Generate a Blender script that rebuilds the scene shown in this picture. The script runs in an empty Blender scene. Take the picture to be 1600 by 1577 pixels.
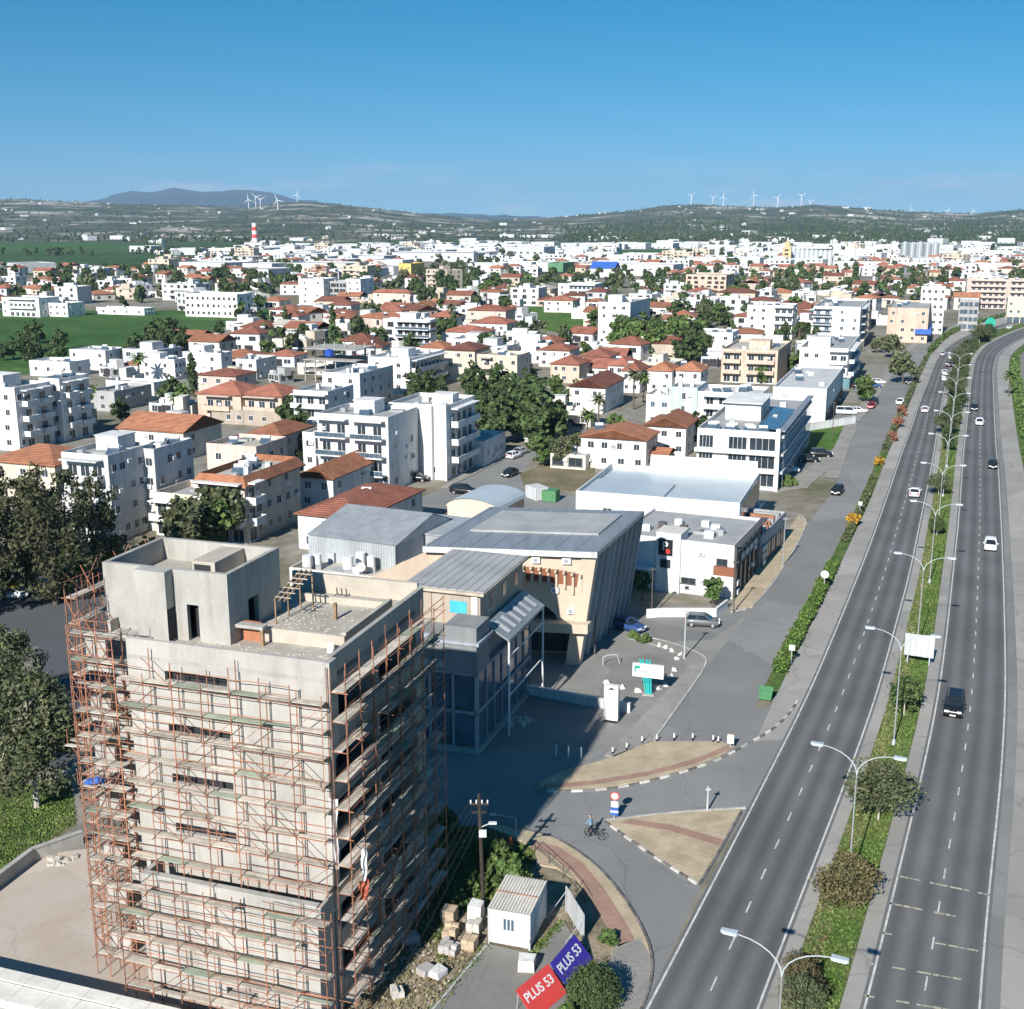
import bpy, bmesh, math, random
import numpy as np
from mathutils import Vector, Matrix
random.seed(7)
rnd = random.random
def U(a, b): return a + (b - a) * rnd()
SC = bpy.context.scene
COL = SC.collection
# ------------------------------------------------------------------ camera
F, CX, CY, YH, H = 1850.0, 800.0, 788.5, 340.0, 46.0      # focal length and horizon in photo pixels, flying height
PITCH = math.atan((CY - YH) / F)
cp, sp = math.cos(PITCH), math.sin(PITCH)
cam_d = bpy.data.cameras.new('camera'); cam = bpy.data.objects.new('camera', cam_d); COL.objects.link(cam)
cam.location = (0, 0, H); cam.rotation_euler = (math.pi / 2 - PITCH, 0, 0)
cam_d.sensor_width = 36; cam_d.sensor_fit = 'HORIZONTAL'; cam_d.lens = 36 * F / 1600
cam_d.clip_start = 0.5; cam_d.clip_end = 60000
SC.camera = cam
# ------------------------------------------------------------------ sky, sun, exposure
SUN_AZ, SUN_EL = 204.0, 31.0
w = bpy.data.worlds.new('World'); SC.world = w; w.use_nodes = True
nt = w.node_tree; nt.nodes.clear()
sky = nt.nodes.new('ShaderNodeTexSky'); sky.sky_type = 'NISHITA'; sky.sun_disc = False
sky.sun_elevation = math.radians(SUN_EL); sky.sun_rotation = math.radians(SUN_AZ)
sky.altitude = 200; sky.air_density = 1.0; sky.dust_density = 0.0; sky.ozone_density = 3.0
tc = nt.nodes.new('ShaderNodeTexCoord'); mp = nt.nodes.new('ShaderNodeMapping'); mp.inputs['Scale'].default_value = (1, 1, 1.05); mp.inputs['Location'].default_value = (0, 0, 0.10)
nm = nt.nodes.new('ShaderNodeVectorMath'); nm.operation = 'NORMALIZE'
hs = nt.nodes.new('ShaderNodeHueSaturation'); hs.inputs['Saturation'].default_value = 1.5; hs.inputs['Hue'].default_value = .488
bg = nt.nodes.new('ShaderNodeBackground'); bg.inputs['Strength'].default_value = 0.066
wo = nt.nodes.new('ShaderNodeOutputWorld')
# thin low cloud wisps all round the horizon
cmap = nt.nodes.new('ShaderNodeMapping'); cmap.inputs['Scale'].default_value = (7, 7, 55); cmap.inputs['Location'].default_value = (3.3, 1.2, 0); nt.links.new(tc.outputs['Generated'], cmap.inputs['Vector'])
cn = nt.nodes.new('ShaderNodeTexNoise'); cn.inputs['Scale'].default_value = 1; cn.inputs['Detail'].default_value = 7; nt.links.new(cmap.outputs[0], cn.inputs['Vector'])
cr_ = nt.nodes.new('ShaderNodeMapRange'); cr_.inputs['From Min'].default_value = .54; cr_.inputs['From Max'].default_value = .74; nt.links.new(cn.outputs['Fac'], cr_.inputs['Value'])
sz_ = nt.nodes.new('ShaderNodeSeparateXYZ'); nt.links.new(tc.outputs['Generated'], sz_.inputs[0])
ce = nt.nodes.new('ShaderNodeMapRange'); ce.inputs['From Min'].default_value = .05; ce.inputs['From Max'].default_value = .015; ce.inputs['To Max'].default_value = .85; nt.links.new(sz_.outputs[2], ce.inputs['Value'])
cx_ = nt.nodes.new('ShaderNodeMath'); cx_.operation = 'MULTIPLY'; nt.links.new(cr_.outputs[0], cx_.inputs[0]); nt.links.new(ce.outputs[0], cx_.inputs[1])
cm = nt.nodes.new('ShaderNodeMix'); cm.data_type = 'RGBA'; cm.inputs['B'].default_value = (7, 7.6, 8.2, 1); nt.links.new(cx_.outputs[0], cm.inputs['Factor'])
for a, b in ((tc.outputs['Generated'], mp.inputs['Vector']), (mp.outputs[0], nm.inputs[0]), (nm.outputs[0], sky.inputs['Vector']),
             (sky.outputs[0], hs.inputs['Color']), (hs.outputs[0], cm.inputs['A']), (cm.outputs['Result'], bg.inputs['Color']), (bg.outputs[0], wo.inputs['Surface'])):
    nt.links.new(a, b)
sun_d = bpy.data.lights.new('sun', 'SUN'); sun_d.energy = 5.0; sun_d.angle = math.radians(0.5); sun_d.color = (1.0, 0.96, 0.90)
sun = bpy.data.objects.new('sun', sun_d); COL.objects.link(sun)
_a, _e = math.radians(SUN_AZ), math.radians(SUN_EL)
sun.rotation_euler = Vector((math.sin(_a) * math.cos(_e), math.cos(_a) * math.cos(_e), math.sin(_e))).to_track_quat('Z', 'Y').to_euler()
sun.location = (-200, -400, 300)
vs = SC.view_settings; vs.view_transform = 'Standard'; vs.look = 'None'; vs.exposure = 0.66; vs.gamma = 1.0; vs.use_curve_mapping = False
SC.cycles.max_bounces = 6; SC.cycles.diffuse_bounces = 3; SC.cycles.glossy_bounces = 2; SC.cycles.transmission_bounces = 3
SC.cycles.volume_bounces = 0; SC.cycles.transparent_max_bounces = 6
SC.cycles.use_adaptive_sampling = True; SC.cycles.use_denoising = True
# ------------------------------------------------------------------ where a photo pixel meets a level plane
def G(x, y, z=0.0):
    u = (x - CX) / F; v = (CY - y) / F
    t = (z - H) / (-sp + v * cp)
    return Vector((u * t, (cp + v * sp) * t, z))
def PX(X, Y, Z):
    a = Y * cp - (Z - H) * sp; b = Y * sp + (Z - H) * cp
    return CX + F * X / a, CY - F * b / a
def solve(X, Y, z, dx, dy, xp):
    return ((xp - CX) * (Y * cp + (H - z) * sp) - F * X) / (F * dx - (xp - CX) * dy * cp)
# ------------------------------------------------------------------ materials (all procedural)
MATS = {}
def mat(name, c, r=0.85, var=0.12, sc=0.6, metal=0.0, bump=0.0, bsc=None, c2=None, island=0.0, st=(1, 1, 1), spec=0.3, objr=0.0, fine=0.0, fsc=6.0, thr=None, emit=0, streak=0.0, course=0.0):
    m = bpy.data.materials.new(name); m.use_nodes = True; t = m.node_tree; N = t.nodes; L = t.links
    bs = N['Principled BSDF']; bs.inputs['Roughness'].default_value = r; bs.inputs['Metallic'].default_value = metal
    bs.inputs['Specular IOR Level'].default_value = spec
    c = tuple(c[:3]); hi = c2 or tuple(min(1, k * (1 + var)) for k in c); lo = c if c2 else tuple(k * (1 - var) for k in c)
    geo = N.new('ShaderNodeNewGeometry'); mpn = N.new('ShaderNodeMapping'); mpn.inputs['Scale'].default_value = tuple(sc * k for k in st)
    L.new(geo.outputs['Position'], mpn.inputs['Vector'])
    no = N.new('ShaderNodeTexNoise'); no.inputs['Scale'].default_value = 1.0; no.inputs['Detail'].default_value = 5; no.inputs['Roughness'].default_value = 0.6
    L.new(mpn.outputs[0], no.inputs['Vector'])
    ramp = N.new('ShaderNodeMapRange'); ramp.inputs['From Min'].default_value = thr[0] if thr else 0.3; ramp.inputs['From Max'].default_value = thr[1] if thr else 0.7
    L.new(no.outputs['Fac'], ramp.inputs['Value']); fac = ramp.outputs[0]
    mx = N.new('ShaderNodeMix'); mx.data_type = 'RGBA'; mx.inputs['A'].default_value = (*lo, 1); mx.inputs['B'].default_value = (*hi, 1)
    L.new(fac, mx.inputs['Factor']); col = mx.outputs['Result']
    def mul(src, val_socket, lo_, hi_):
        r_ = N.new('ShaderNodeMapRange'); r_.inputs['To Min'].default_value = lo_; r_.inputs['To Max'].default_value = hi_
        L.new(val_socket, r_.inputs['Value'])
        q = N.new('ShaderNodeMix'); q.data_type = 'RGBA'; q.blend_type = 'MULTIPLY'; q.inputs['Factor'].default_value = 1
        L.new(src, q.inputs['A']); L.new(r_.outputs[0], q.inputs['B']); return q.outputs['Result']
    if island: col = mul(col, geo.outputs['Random Per Island'], 1 - island, 1 + island)
    if objr:
        oi = N.new('ShaderNodeObjectInfo'); col = mul(col, oi.outputs['Random'], 1 - objr, 1 + objr)
    if fine:
        n2 = N.new('ShaderNodeTexNoise'); n2.inputs['Scale'].default_value = fsc; n2.inputs['Detail'].default_value = 4
        L.new(geo.outputs['Position'], n2.inputs['Vector']); col = mul(col, n2.outputs['Fac'], 1 - fine, 1 + fine)
    if streak:
        sm = N.new('ShaderNodeMapping'); sm.inputs['Scale'].default_value = (1.3, 1.3, .10); L.new(geo.outputs['Position'], sm.inputs['Vector'])
        sn = N.new('ShaderNodeTexNoise'); sn.inputs['Scale'].default_value = 1; sn.inputs['Detail'].default_value = 6; sn.inputs['Roughness'].default_value = .7; L.new(sm.outputs[0], sn.inputs['Vector'])
        sr = N.new('ShaderNodeMapRange'); sr.inputs['From Min'].default_value = .5; sr.inputs['From Max'].default_value = .72; L.new(sn.outputs['Fac'], sr.inputs['Value']); col = mul(col, sr.outputs[0], 1.0, 1 - streak)
    L.new(col, bs.inputs['Base Color'])
    if course:
        sz = N.new('ShaderNodeSeparateXYZ'); L.new(geo.outputs['Position'], sz.inputs[0]); m1 = N.new('ShaderNodeMath'); m1.operation = 'MULTIPLY'; m1.inputs[1].default_value = 2 * math.pi / course; L.new(sz.outputs[2], m1.inputs[0]); m2 = N.new('ShaderNodeMath'); m2.operation = 'SINE'; L.new(m1.outputs[0], m2.inputs[0])
        bp = N.new('ShaderNodeBump'); bp.inputs['Strength'].default_value = .8; bp.inputs['Distance'].default_value = .06; L.new(m2.outputs[0], bp.inputs['Height']); L.new(bp.outputs[0], bs.inputs['Normal'])
    if bump:
        n3 = N.new('ShaderNodeTexNoise'); n3.inputs['Scale'].default_value = bsc or 4; n3.inputs['Detail'].default_value = 5
        L.new(geo.outputs['Position'], n3.inputs['Vector'])
        bp = N.new('ShaderNodeBump'); bp.inputs['Strength'].default_value = bump; bp.inputs['Distance'].default_value = 0.05
        L.new(n3.outputs['Fac'], bp.inputs['Height']); L.new(bp.outputs[0], bs.inputs['Normal'])
    if emit:
        bs.inputs['Emission Color'].default_value = (*c, 1); bs.inputs['Emission Strength'].default_value = emit
    MATS[name] = m; return m
WALLST = (1, 1, .35)
for nme, c in dict(white=(.66, .655, .64), white2=(.58, .58, .57), cream=(.58, .51, .41), beige=(.50, .43, .34), pink=(.57, .46, .40), grey_wall=(.36, .36, .355), panel_grey=(.22, .225, .23), mullion_grey=(.30, .32, .35),  # panel_grey and mullion_grey darkened: the glass building's shadow put into the colour
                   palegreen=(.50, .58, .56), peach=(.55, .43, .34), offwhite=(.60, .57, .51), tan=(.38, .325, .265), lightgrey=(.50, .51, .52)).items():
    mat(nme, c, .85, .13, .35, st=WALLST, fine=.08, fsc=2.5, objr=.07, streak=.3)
mat('concrete', (.37, .355, .325), .9, .18, .5, streak=.25, st=(1, 1, .6), fine=.12, fsc=5, bump=.15, bsc=9)
mat('plaster', (.39, .37, .34), .9, .15, .35, streak=.22, st=(1, 1, .8), fine=.10, fsc=6, bump=.1, bsc=12)
mat('blockwork', (.44, .395, .33), .9, .12, .8, fine=.12, fsc=7)
mat('shade_concrete', (.36, .34, .31), .9, .18, .5, fine=.12, fsc=5)
mat('rubble', (.44, .40, .34), .95, .25, 3, fine=.2, fsc=14)
mat('opening_shade', (.03, .03, .035), .8, .2, 1)  # near-black panels: the shade inside openings is put into the colour
mat('ochre_tile', (.34, .145, .08), .85, .25, .6, fine=.25, fsc=3.5, objr=.25, course=.17)
mat('red_tile', (.27, .105, .068), .85, .3, .5, fine=.28, fsc=3, objr=.38, course=.17)
mat('roofgrey', (.33, .335, .335), .8, .16, .3, fine=.12, fsc=3)
mat('roofwhite', (.50, .50, .50), .75, .14, .3, fine=.1, fsc=3)
mat('roofbeige', (.42, .39, .335), .85, .16, .4, fine=.12, fsc=3)
mat('metalroof', (.30, .325, .345), .5, .12, .3, metal=.35, spec=.5, st=(3, .3, 1))
mat('metalblue', (.46, .52, .55), .45, .08, .2, metal=.15, spec=.5)
mat('glass', (.03, .04, .05), .12, .3, .3, spec=.6)
mat('glassblue', (.07, .11, .15), .1, .3, .3, spec=.7)
mat('tealglass', (.14, .25, .27), .12, .25, .3, spec=.7)
mat('cyan', (.07, .42, .52), .3, .1, 1)
mat('frame_white', (.68, .68, .68), .5, .03, 1)
mat('frame_dark', (.10, .09, .085), .5, .05, 1)
mat('frame_brown', (.16, .09, .05), .6, .05, 1)
mat('steel', (.45, .47, .48), .45, .08, 1, metal=.5)
mat('galv', (.55, .58, .60), .5, .06, 1, metal=.3)
mat('rust', (.29, .135, .085), .85, .3, 2.2, c2=None, fine=.3, fsc=9, objr=.25)
mat('rust_bright', (.42, .175, .095), .8, .25, 2, objr=.25)
mat('plank', (.43, .385, .325), .9, .22, 1.5, objr=.3, fine=.15, fsc=6)
mat('plank_green', (.28, .31, .24), .9, .2, 1.5, objr=.2)
mat('timber', (.30, .20, .12), .9, .25, 2, objr=.2)
mat('black', (.015, .015, .017), .5, .1, 1)
mat('white_paint', (.78, .78, .76), .8, .08, 2, fine=.1)
mat('marking', (.50, .50, .47), .85, .3, 1.2, fine=.4, fsc=7)
mat('marking_yellow', (.40, .375, .28), .85, .35, 3, fine=.3, fsc=12)
mat('red', (.50, .045, .035), .6, .1, 1)
mat('banner_red', (.58, .06, .055), .6, .06, 1)
mat('banner_blue', (.045, .03, .28), .6, .06, 1)
mat('blue', (.04, .12, .42), .6, .1, 1)
mat('bluetank', (.02, .07, .35), .5, .1, 1)
mat('teal', (.03, .42, .40), .5, .08, 1)
mat('greensign', (.02, .33, .24), .5, .08, 1)
mat('greenbin', (.08, .22, .10), .6, .15, 2)
mat('container_red', (.34, .085, .05), .65, .15, 1, fine=.15)
mat('orange', (.70, .16, .04), .6, .1, 1)
mat('brown_panel', (.24, .095, .05), .7, .1, 1)
mat('yellow_wall', (.62, .46, .14), .8, .1, .3)
mat('green_wall', (.10, .22, .12), .8, .1, .3)
mat('tan_tower', (.50, .40, .20), .8, .12, .2)
mat('skin', (.45, .27, .19), .6, .05, 1)
mat('cloth_blue', (.16, .27, .36), .9, .2, 4)
mat('cloth_dark', (.04, .04, .05), .9, .2, 4)
mat('tyre', (.02, .02, .02), .9, .1, 1)
mat('carglass', (.015, .02, .025), .08, .2, 1, spec=.7)
for k, c in dict(car_white=(.78, .78, .78), car_black=(.012, .013, .016), car_silver=(.40, .42, .44), car_grey=(.12, .13, .14), car_blue=(.03, .07, .20), car_red=(.35, .02, .02)).items():
    mat(k, c, .3, .03, 1, spec=.6)
mat('lamp_glass', (.8, .8, .78), .3, .03, 1)
mat('tail_red', (.45, .02, .02), .3, .05, 1)
mat('bark', (.11, .09, .07), .9, .25, 3, st=(1, 1, .3))
mat('pole_wood', (.045, .037, .03), .9, .2, 3, st=(1, 1, .3))
mat('bark_pale', (.42, .38, .31), .9, .2, 3, st=(1, 1, .3))
def leafmat(name, c, c2, isl=.45, sc=.5):
    m = mat(name, c, .75, 0, sc, c2=c2, island=isl, spec=.25, objr=.15)
leafmat('leaf_dark', (.032, .058, .022), (.080, .115, .038), .55)
leafmat('leaf_mid', (.050, .095, .024), (.115, .165, .048), .5)
leafmat('leaf_olive', (.060, .075, .034), (.125, .135, .068), .5)
leafmat('leaf_casuarina', (.042, .050, .024), (.095, .098, .046), .55)
leafmat('leaf_bright', (.075, .145, .025), (.13, .20, .045))
leafmat('leaf_yellow', (.14, .15, .03), (.24, .20, .03))
leafmat('leaf_orange', (.30, .17, .02), (.45, .26, .03))
leafmat('leaf_rust', (.20, .085, .05), (.30, .14, .09))
leafmat('leaf_brown', (.070, .070, .030), (.14, .115, .055), .5)
leafmat('leaf_flower', (.045, .080, .022), (.13, .13, .06))
leafmat('grass_blade', (.060, .125, .022), (.15, .20, .055), sc=.3)
leafmat('grass_dry', (.14, .12, .06), (.22, .19, .11), sc=.25)
# ------------------------------------------------------------------ mesh helpers
class MB:
    def __init__(s): s.v = []; s.f = []; s.m = []
    def quad(s, *p, mi=0):
        n = len(s.v); s.v.extend(tuple(q) for q in p); s.f.append(tuple(range(n, n + len(p)))); s.m.append(mi); return s
    def box(s, x0, x1, y0, y1, z0, z1, mi=0, top=None):
        n = len(s.v)
        s.v += [(x0, y0, z0), (x1, y0, z0), (x1, y1, z0), (x0, y1, z0), (x0, y0, z1), (x1, y0, z1), (x1, y1, z1), (x0, y1, z1)]
        for k, f in enumerate(((3, 2, 1, 0), (4, 5, 6, 7), (0, 1, 5, 4), (1, 2, 6, 5), (2, 3, 7, 6), (3, 0, 4, 7))):
            s.f.append(tuple(n + i for i in f)); s.m.append(top if (top is not None and k == 1) else mi)
        return s
    def bar(s, p, q, r, n=4, r2=None, mi=0, cap=True):
        p = Vector(p); q = Vector(q); d = (q - p)
        if d.length < 1e-6: return s
        d.normalize(); a = d.cross(Vector((0, 0, 1)) if abs(d.z) < .95 else Vector((1, 0, 0))).normalized(); b = d.cross(a)
        r2 = r if r2 is None else r2; k = len(s.v)
        for c, rr in ((p, r), (q, r2)):
            for i in range(n):
                t = 2 * math.pi * (i + .5) / n; s.v.append(tuple(c + a * math.cos(t) * rr + b * math.sin(t) * rr))
        for i in range(n):
            j = (i + 1) % n; s.f.append((k + i, k + n + i, k + n + j, k + j)); s.m.append(mi)
        if cap:
            s.f.append(tuple(k + i for i in range(n))); s.f.append(tuple(k + n + i for i in reversed(range(n)))); s.m += [mi, mi]
        return s
    def tube(s, pts, rs, n=6, mi=0):
        for i in range(len(pts) - 1): s.bar(pts[i], pts[i + 1], rs[i], n, rs[i + 1], mi)
        return s
    def prism(s, poly, z0, z1, mi=0, top=None):
        # poly: list of (x, y), counter-clockwise seen from above
        ar = sum(poly[i][0] * poly[(i + 1) % len(poly)][1] - poly[(i + 1) % len(poly)][0] * poly[i][1] for i in range(len(poly)))
        if ar < 0: poly = list(reversed(poly))
        k = len(s.v); n = len(poly)
        s.v += [(p[0], p[1], z0) for p in poly] + [(p[0], p[1], z1) for p in poly]
        for i in range(n):
            j = (i + 1) % n; s.f.append((k + i, k + j, k + n + j, k + n + i)); s.m.append(mi)
        s.f.append(tuple(k + n + i for i in range(n))); s.m.append(mi if top is None else top)
        s.f.append(tuple(k + i for i in reversed(range(n)))); s.m.append(mi)
        return s
    def mesh(s, name, mats, smooth=False):
        me = bpy.data.meshes.new(name); me.from_pydata(s.v, [], s.f)
        for m in (mats if isinstance(mats, (list, tuple)) else [mats]): me.materials.append(MATS[m] if isinstance(m, str) else m)
        if len(me.materials) > 1: me.polygons.foreach_set('material_index', s.m)
        if smooth: me.polygons.foreach_set('use_smooth', [True] * len(s.f))
        return me
    def build(s, name, mats, parent=None, **k): return obj(name, s.mesh(name, mats, k.pop('smooth', False)), parent, **k)
def obj(name, me, parent=None, loc=None, rz=None, scale=None, kind=None, rot=None):
    o = bpy.data.objects.new(name, me); COL.objects.link(o)
    if parent is not None: o.parent = parent
    if loc is not None: o.location = loc
    if rz is not None: o.rotation_euler = (0, 0, rz)
    if rot is not None: o.rotation_euler = rot
    if scale is not None: o.scale = scale
    if kind: o['kind'] = kind
    return o
def tag(o, label, cat, group=None):
    o['label'] = label; o['category'] = cat
    if group: o['group'] = group
    return o
def thing(name, label, cat, loc=(0, 0, 0), rz=0.0, group=None, scale=None):
    o = bpy.data.objects.new(name, None); COL.objects.link(o); o.location = loc; o.rotation_euler = (0, 0, rz); o.empty_display_size = .2
    if scale is not None: o.scale = (scale,) * 3 if not isinstance(scale, tuple) else scale
    return tag(o, label, cat, group)
def copy_tree(o, parent=None, kids=None):
    c = o.copy(); COL.objects.link(c); c.parent = parent
    for ch in (KIDS.get(o.name) or []): copy_tree(ch, c)
    return c
KIDS = {}
def remember(o):
    KIDS[o.name] = list(o.children)
    for c in o.children: remember(c)
def struct(name, mb, mats, kind='structure', **k): return mb.build(name, mats, kind=kind, **k)
def smoothstep(a, b, x):
    t = min(1, max(0, (x - a) / (b - a))); return t * t * (3 - 2 * t)
# ------------------------------------------------------------------ ground, fields, hills
from mathutils import noise as MN
def ramp_mat(name, stops, sc, r=.95, fine=.25, fsc=1.0, sc2=None, detail=8, rough=.62, st=(1, 1, 1)):
    m = bpy.data.materials.new(name); m.use_nodes = True; t = m.node_tree; N = t.nodes; L = t.links
    bs = N['Principled BSDF']; bs.inputs['Roughness'].default_value = r; bs.inputs['Specular IOR Level'].default_value = .15
    geo = N.new('ShaderNodeNewGeometry'); mpn = N.new('ShaderNodeMapping'); mpn.inputs['Scale'].default_value = tuple(sc * k for k in st)
    L.new(geo.outputs['Position'], mpn.inputs['Vector'])
    no = N.new('ShaderNodeTexNoise'); no.inputs['Scale'].default_value = 1; no.inputs['Detail'].default_value = detail; no.inputs['Roughness'].default_value = rough
    L.new(mpn.outputs[0], no.inputs['Vector'])
    cr = N.new('ShaderNodeValToRGB'); el = cr.color_ramp.elements
    el[0].position, el[0].color = stops[0][0], (*stops[0][1], 1); el[1].position, el[1].color = stops[-1][0], (*stops[-1][1], 1)
    for p_, c_ in stops[1:-1]:
        e = el.new(p_); e.color = (*c_, 1)
    L.new(no.outputs['Fac'], cr.inputs['Fac'])
    n2 = N.new('ShaderNodeTexNoise'); n2.inputs['Scale'].default_value = fsc; n2.inputs['Detail'].default_value = 6
    L.new(geo.outputs['Position'], n2.inputs['Vector'])
    mr = N.new('ShaderNodeMapRange'); mr.inputs['From Min'].default_value = .3; mr.inputs['From Max'].default_value = .7
    mr.inputs['To Min'].default_value = 1 - fine; mr.inputs['To Max'].default_value = 1 + fine; L.new(n2.outputs['Fac'], mr.inputs['Value'])
    q = N.new('ShaderNodeMix'); q.data_type = 'RGBA'; q.blend_type = 'MULTIPLY'; q.inputs['Factor'].default_value = 1
    L.new(cr.outputs[0], q.inputs['A']); L.new(mr.outputs[0], q.inputs['B']); L.new(q.outputs['Result'], bs.inputs['Base Color'])
    MATS[name] = m; return m
ramp_mat('plain', [(.30, (.030, .060, .018)), (.44, (.046, .088, .026)), (.52, (.065, .085, .035)), (.58, (.045, .090, .025)), (.68, (.12, .115, .07))], .004, fsc=.03, fine=.4)
ramp_mat('town_soil', [(.30, (.10, .105, .055)), (.45, (.20, .18, .135)), (.55, (.25, .235, .20)), (.70, (.15, .145, .125))], .03, fsc=.4, fine=.25)
ramp_mat('field_green', [(.30, (.030, .078, .018)), (.5, (.048, .110, .025)), (.70, (.085, .150, .038))], .02, fsc=.25, fine=.35)
ramp_mat('field_bright', [(.30, (.05, .11, .02)), (.5, (.07, .14, .025)), (.70, (.12, .16, .045))], .03, fsc=.4, fine=.3)
ramp_mat('field_dark', [(.30, (.028, .065, .020)), (.5, (.042, .088, .026)), (.70, (.075, .11, .04))], .006, fsc=.08, fine=.35)
ramp_mat('hillside', [(.30, (.030, .046, .023)), (.42, (.052, .072, .036)), (.50, (.085, .092, .054)), (.56, (.15, .14, .098)), (.59, (.36, .335, .275)), (.64, (.45, .42, .35))], .0042, fsc=.025, fine=.5, rough=.7)
ramp_mat('woodland_floor', [(.32, (.022, .032, .016)), (.5, (.04, .048, .026)), (.66, (.075, .07, .042)), (.74, (.2, .18, .13))], .006, fsc=.03, fine=.5, rough=.7)
ramp_mat('mountain', [(.3, (.012, .020, .018)), (.7, (.022, .032, .026))], .0008, fsc=.004, fine=.2)
ramp_mat('site_soil', [(.30, (.11, .09, .06)), (.45, (.22, .18, .125)), (.58, (.30, .25, .18)), (.70, (.16, .15, .08))], .35, fsc=3, fine=.3)
ramp_mat('weedy_soil', [(.30, (.045, .075, .02)), (.48, (.10, .11, .045)), (.56, (.20, .17, .11)), (.70, (.09, .11, .035))], .25, fsc=3, fine=.3)
ramp_mat('median_soil', [(.30, (.045, .09, .02)), (.48, (.075, .13, .03)), (.60, (.13, .14, .055)), (.72, (.20, .17, .11))], .22, fsc=2.5, fine=.35)
ramp_mat('dry_grass', [(.30, (.11, .11, .055)), (.5, (.18, .155, .095)), (.70, (.26, .215, .15))], .15, fsc=2, fine=.25)
mat('yard_concrete', (.43, .35, .285), .9, .12, .25, fine=.10, fsc=3, c2=(.47, .42, .36))
mat('asphalt', (.088, .092, .097), .9, .10, .12, fine=.16, fsc=9)
mat('asphalt_old', (.21, .209, .202), .92, .12, .10, fine=.14, fsc=6)
mat('asphalt_pale', (.31, .295, .27), .93, .12, .12, fine=.12, fsc=5)
mat('pavement', (.27, .26, .235), .92, .12, .3, fine=.12, fsc=5)
mat('forecourt_grey', (.225, .22, .205), .92, .15, .18, fine=.12, fsc=4)
mat('kerb_stone', (.42, .41, .38), .9, .15, 1, objr=.12)
mat('kerb_white', (.50, .48, .44), .9, .25, 3, fine=.2, objr=.2)
mat('kerb_black', (.15, .145, .135), .9, .3, 3, fine=.2, objr=.3)
mat('roof_deck', (.38, .35, .30), .92, .2, .5, fine=.15, fsc=4)
def paving(name, c, c2, bw=.22, bh=.11, rot=0.0):
    m = bpy.data.materials.new(name); m.use_nodes = True; t = m.node_tree; N = t.nodes; L = t.links; bs = N['Principled BSDF']; bs.inputs['Roughness'].default_value = .9
    geo = N.new('ShaderNodeNewGeometry'); mpn = N.new('ShaderNodeMapping'); mpn.inputs['Rotation'].default_value = (0, 0, rot); L.new(geo.outputs['Position'], mpn.inputs['Vector'])
    b = N.new('ShaderNodeTexBrick'); b.inputs['Scale'].default_value = 1; b.inputs['Brick Width'].default_value = bw; b.inputs['Row Height'].default_value = bh
    b.inputs['Mortar Size'].default_value = .012; b.inputs['Color1'].default_value = (*c, 1); b.inputs['Color2'].default_value = (*c2, 1); b.inputs['Mortar'].default_value = tuple(k * .6 for k in c) + (1,)
    L.new(mpn.outputs[0], b.inputs['Vector'])
    n2 = N.new('ShaderNodeTexNoise'); n2.inputs['Scale'].default_value = .5; n2.inputs['Detail'].default_value = 6; L.new(geo.outputs['Position'], n2.inputs['Vector'])
    mr = N.new('ShaderNodeMapRange'); mr.inputs['From Min'].default_value = .3; mr.inputs['From Max'].default_value = .7; mr.inputs['To Min'].default_value = .82; mr.inputs['To Max'].default_value = 1.14; L.new(n2.outputs['Fac'], mr.inputs['Value'])
    q = N.new('ShaderNodeMix'); q.data_type = 'RGBA'; q.blend_type = 'MULTIPLY'; q.inputs['Factor'].default_value = 1
    L.new(b.outputs['Color'], q.inputs['A']); L.new(mr.outputs[0], q.inputs['B']); L.new(q.outputs['Result'], bs.inputs['Base Color'])
    bp = N.new('ShaderNodeBump'); bp.inputs['Strength'].default_value = .4; bp.inputs['Distance'].default_value = .02; L.new(b.outputs['Fac'], bp.inputs['Height']); bp.invert = True; L.new(bp.outputs[0], bs.inputs['Normal'])
    MATS[name] = m
paving('paver_buff', (.46, .38, .26), (.42, .335, .225), .6, .3, .4)
paving('paver_red', (.36, .225, .17), (.32, .195, .145), .4, .2, .4)
paving('paver_slab', (.46, .375, .255), (.40, .32, .215), .8, .5, -.35)
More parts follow.
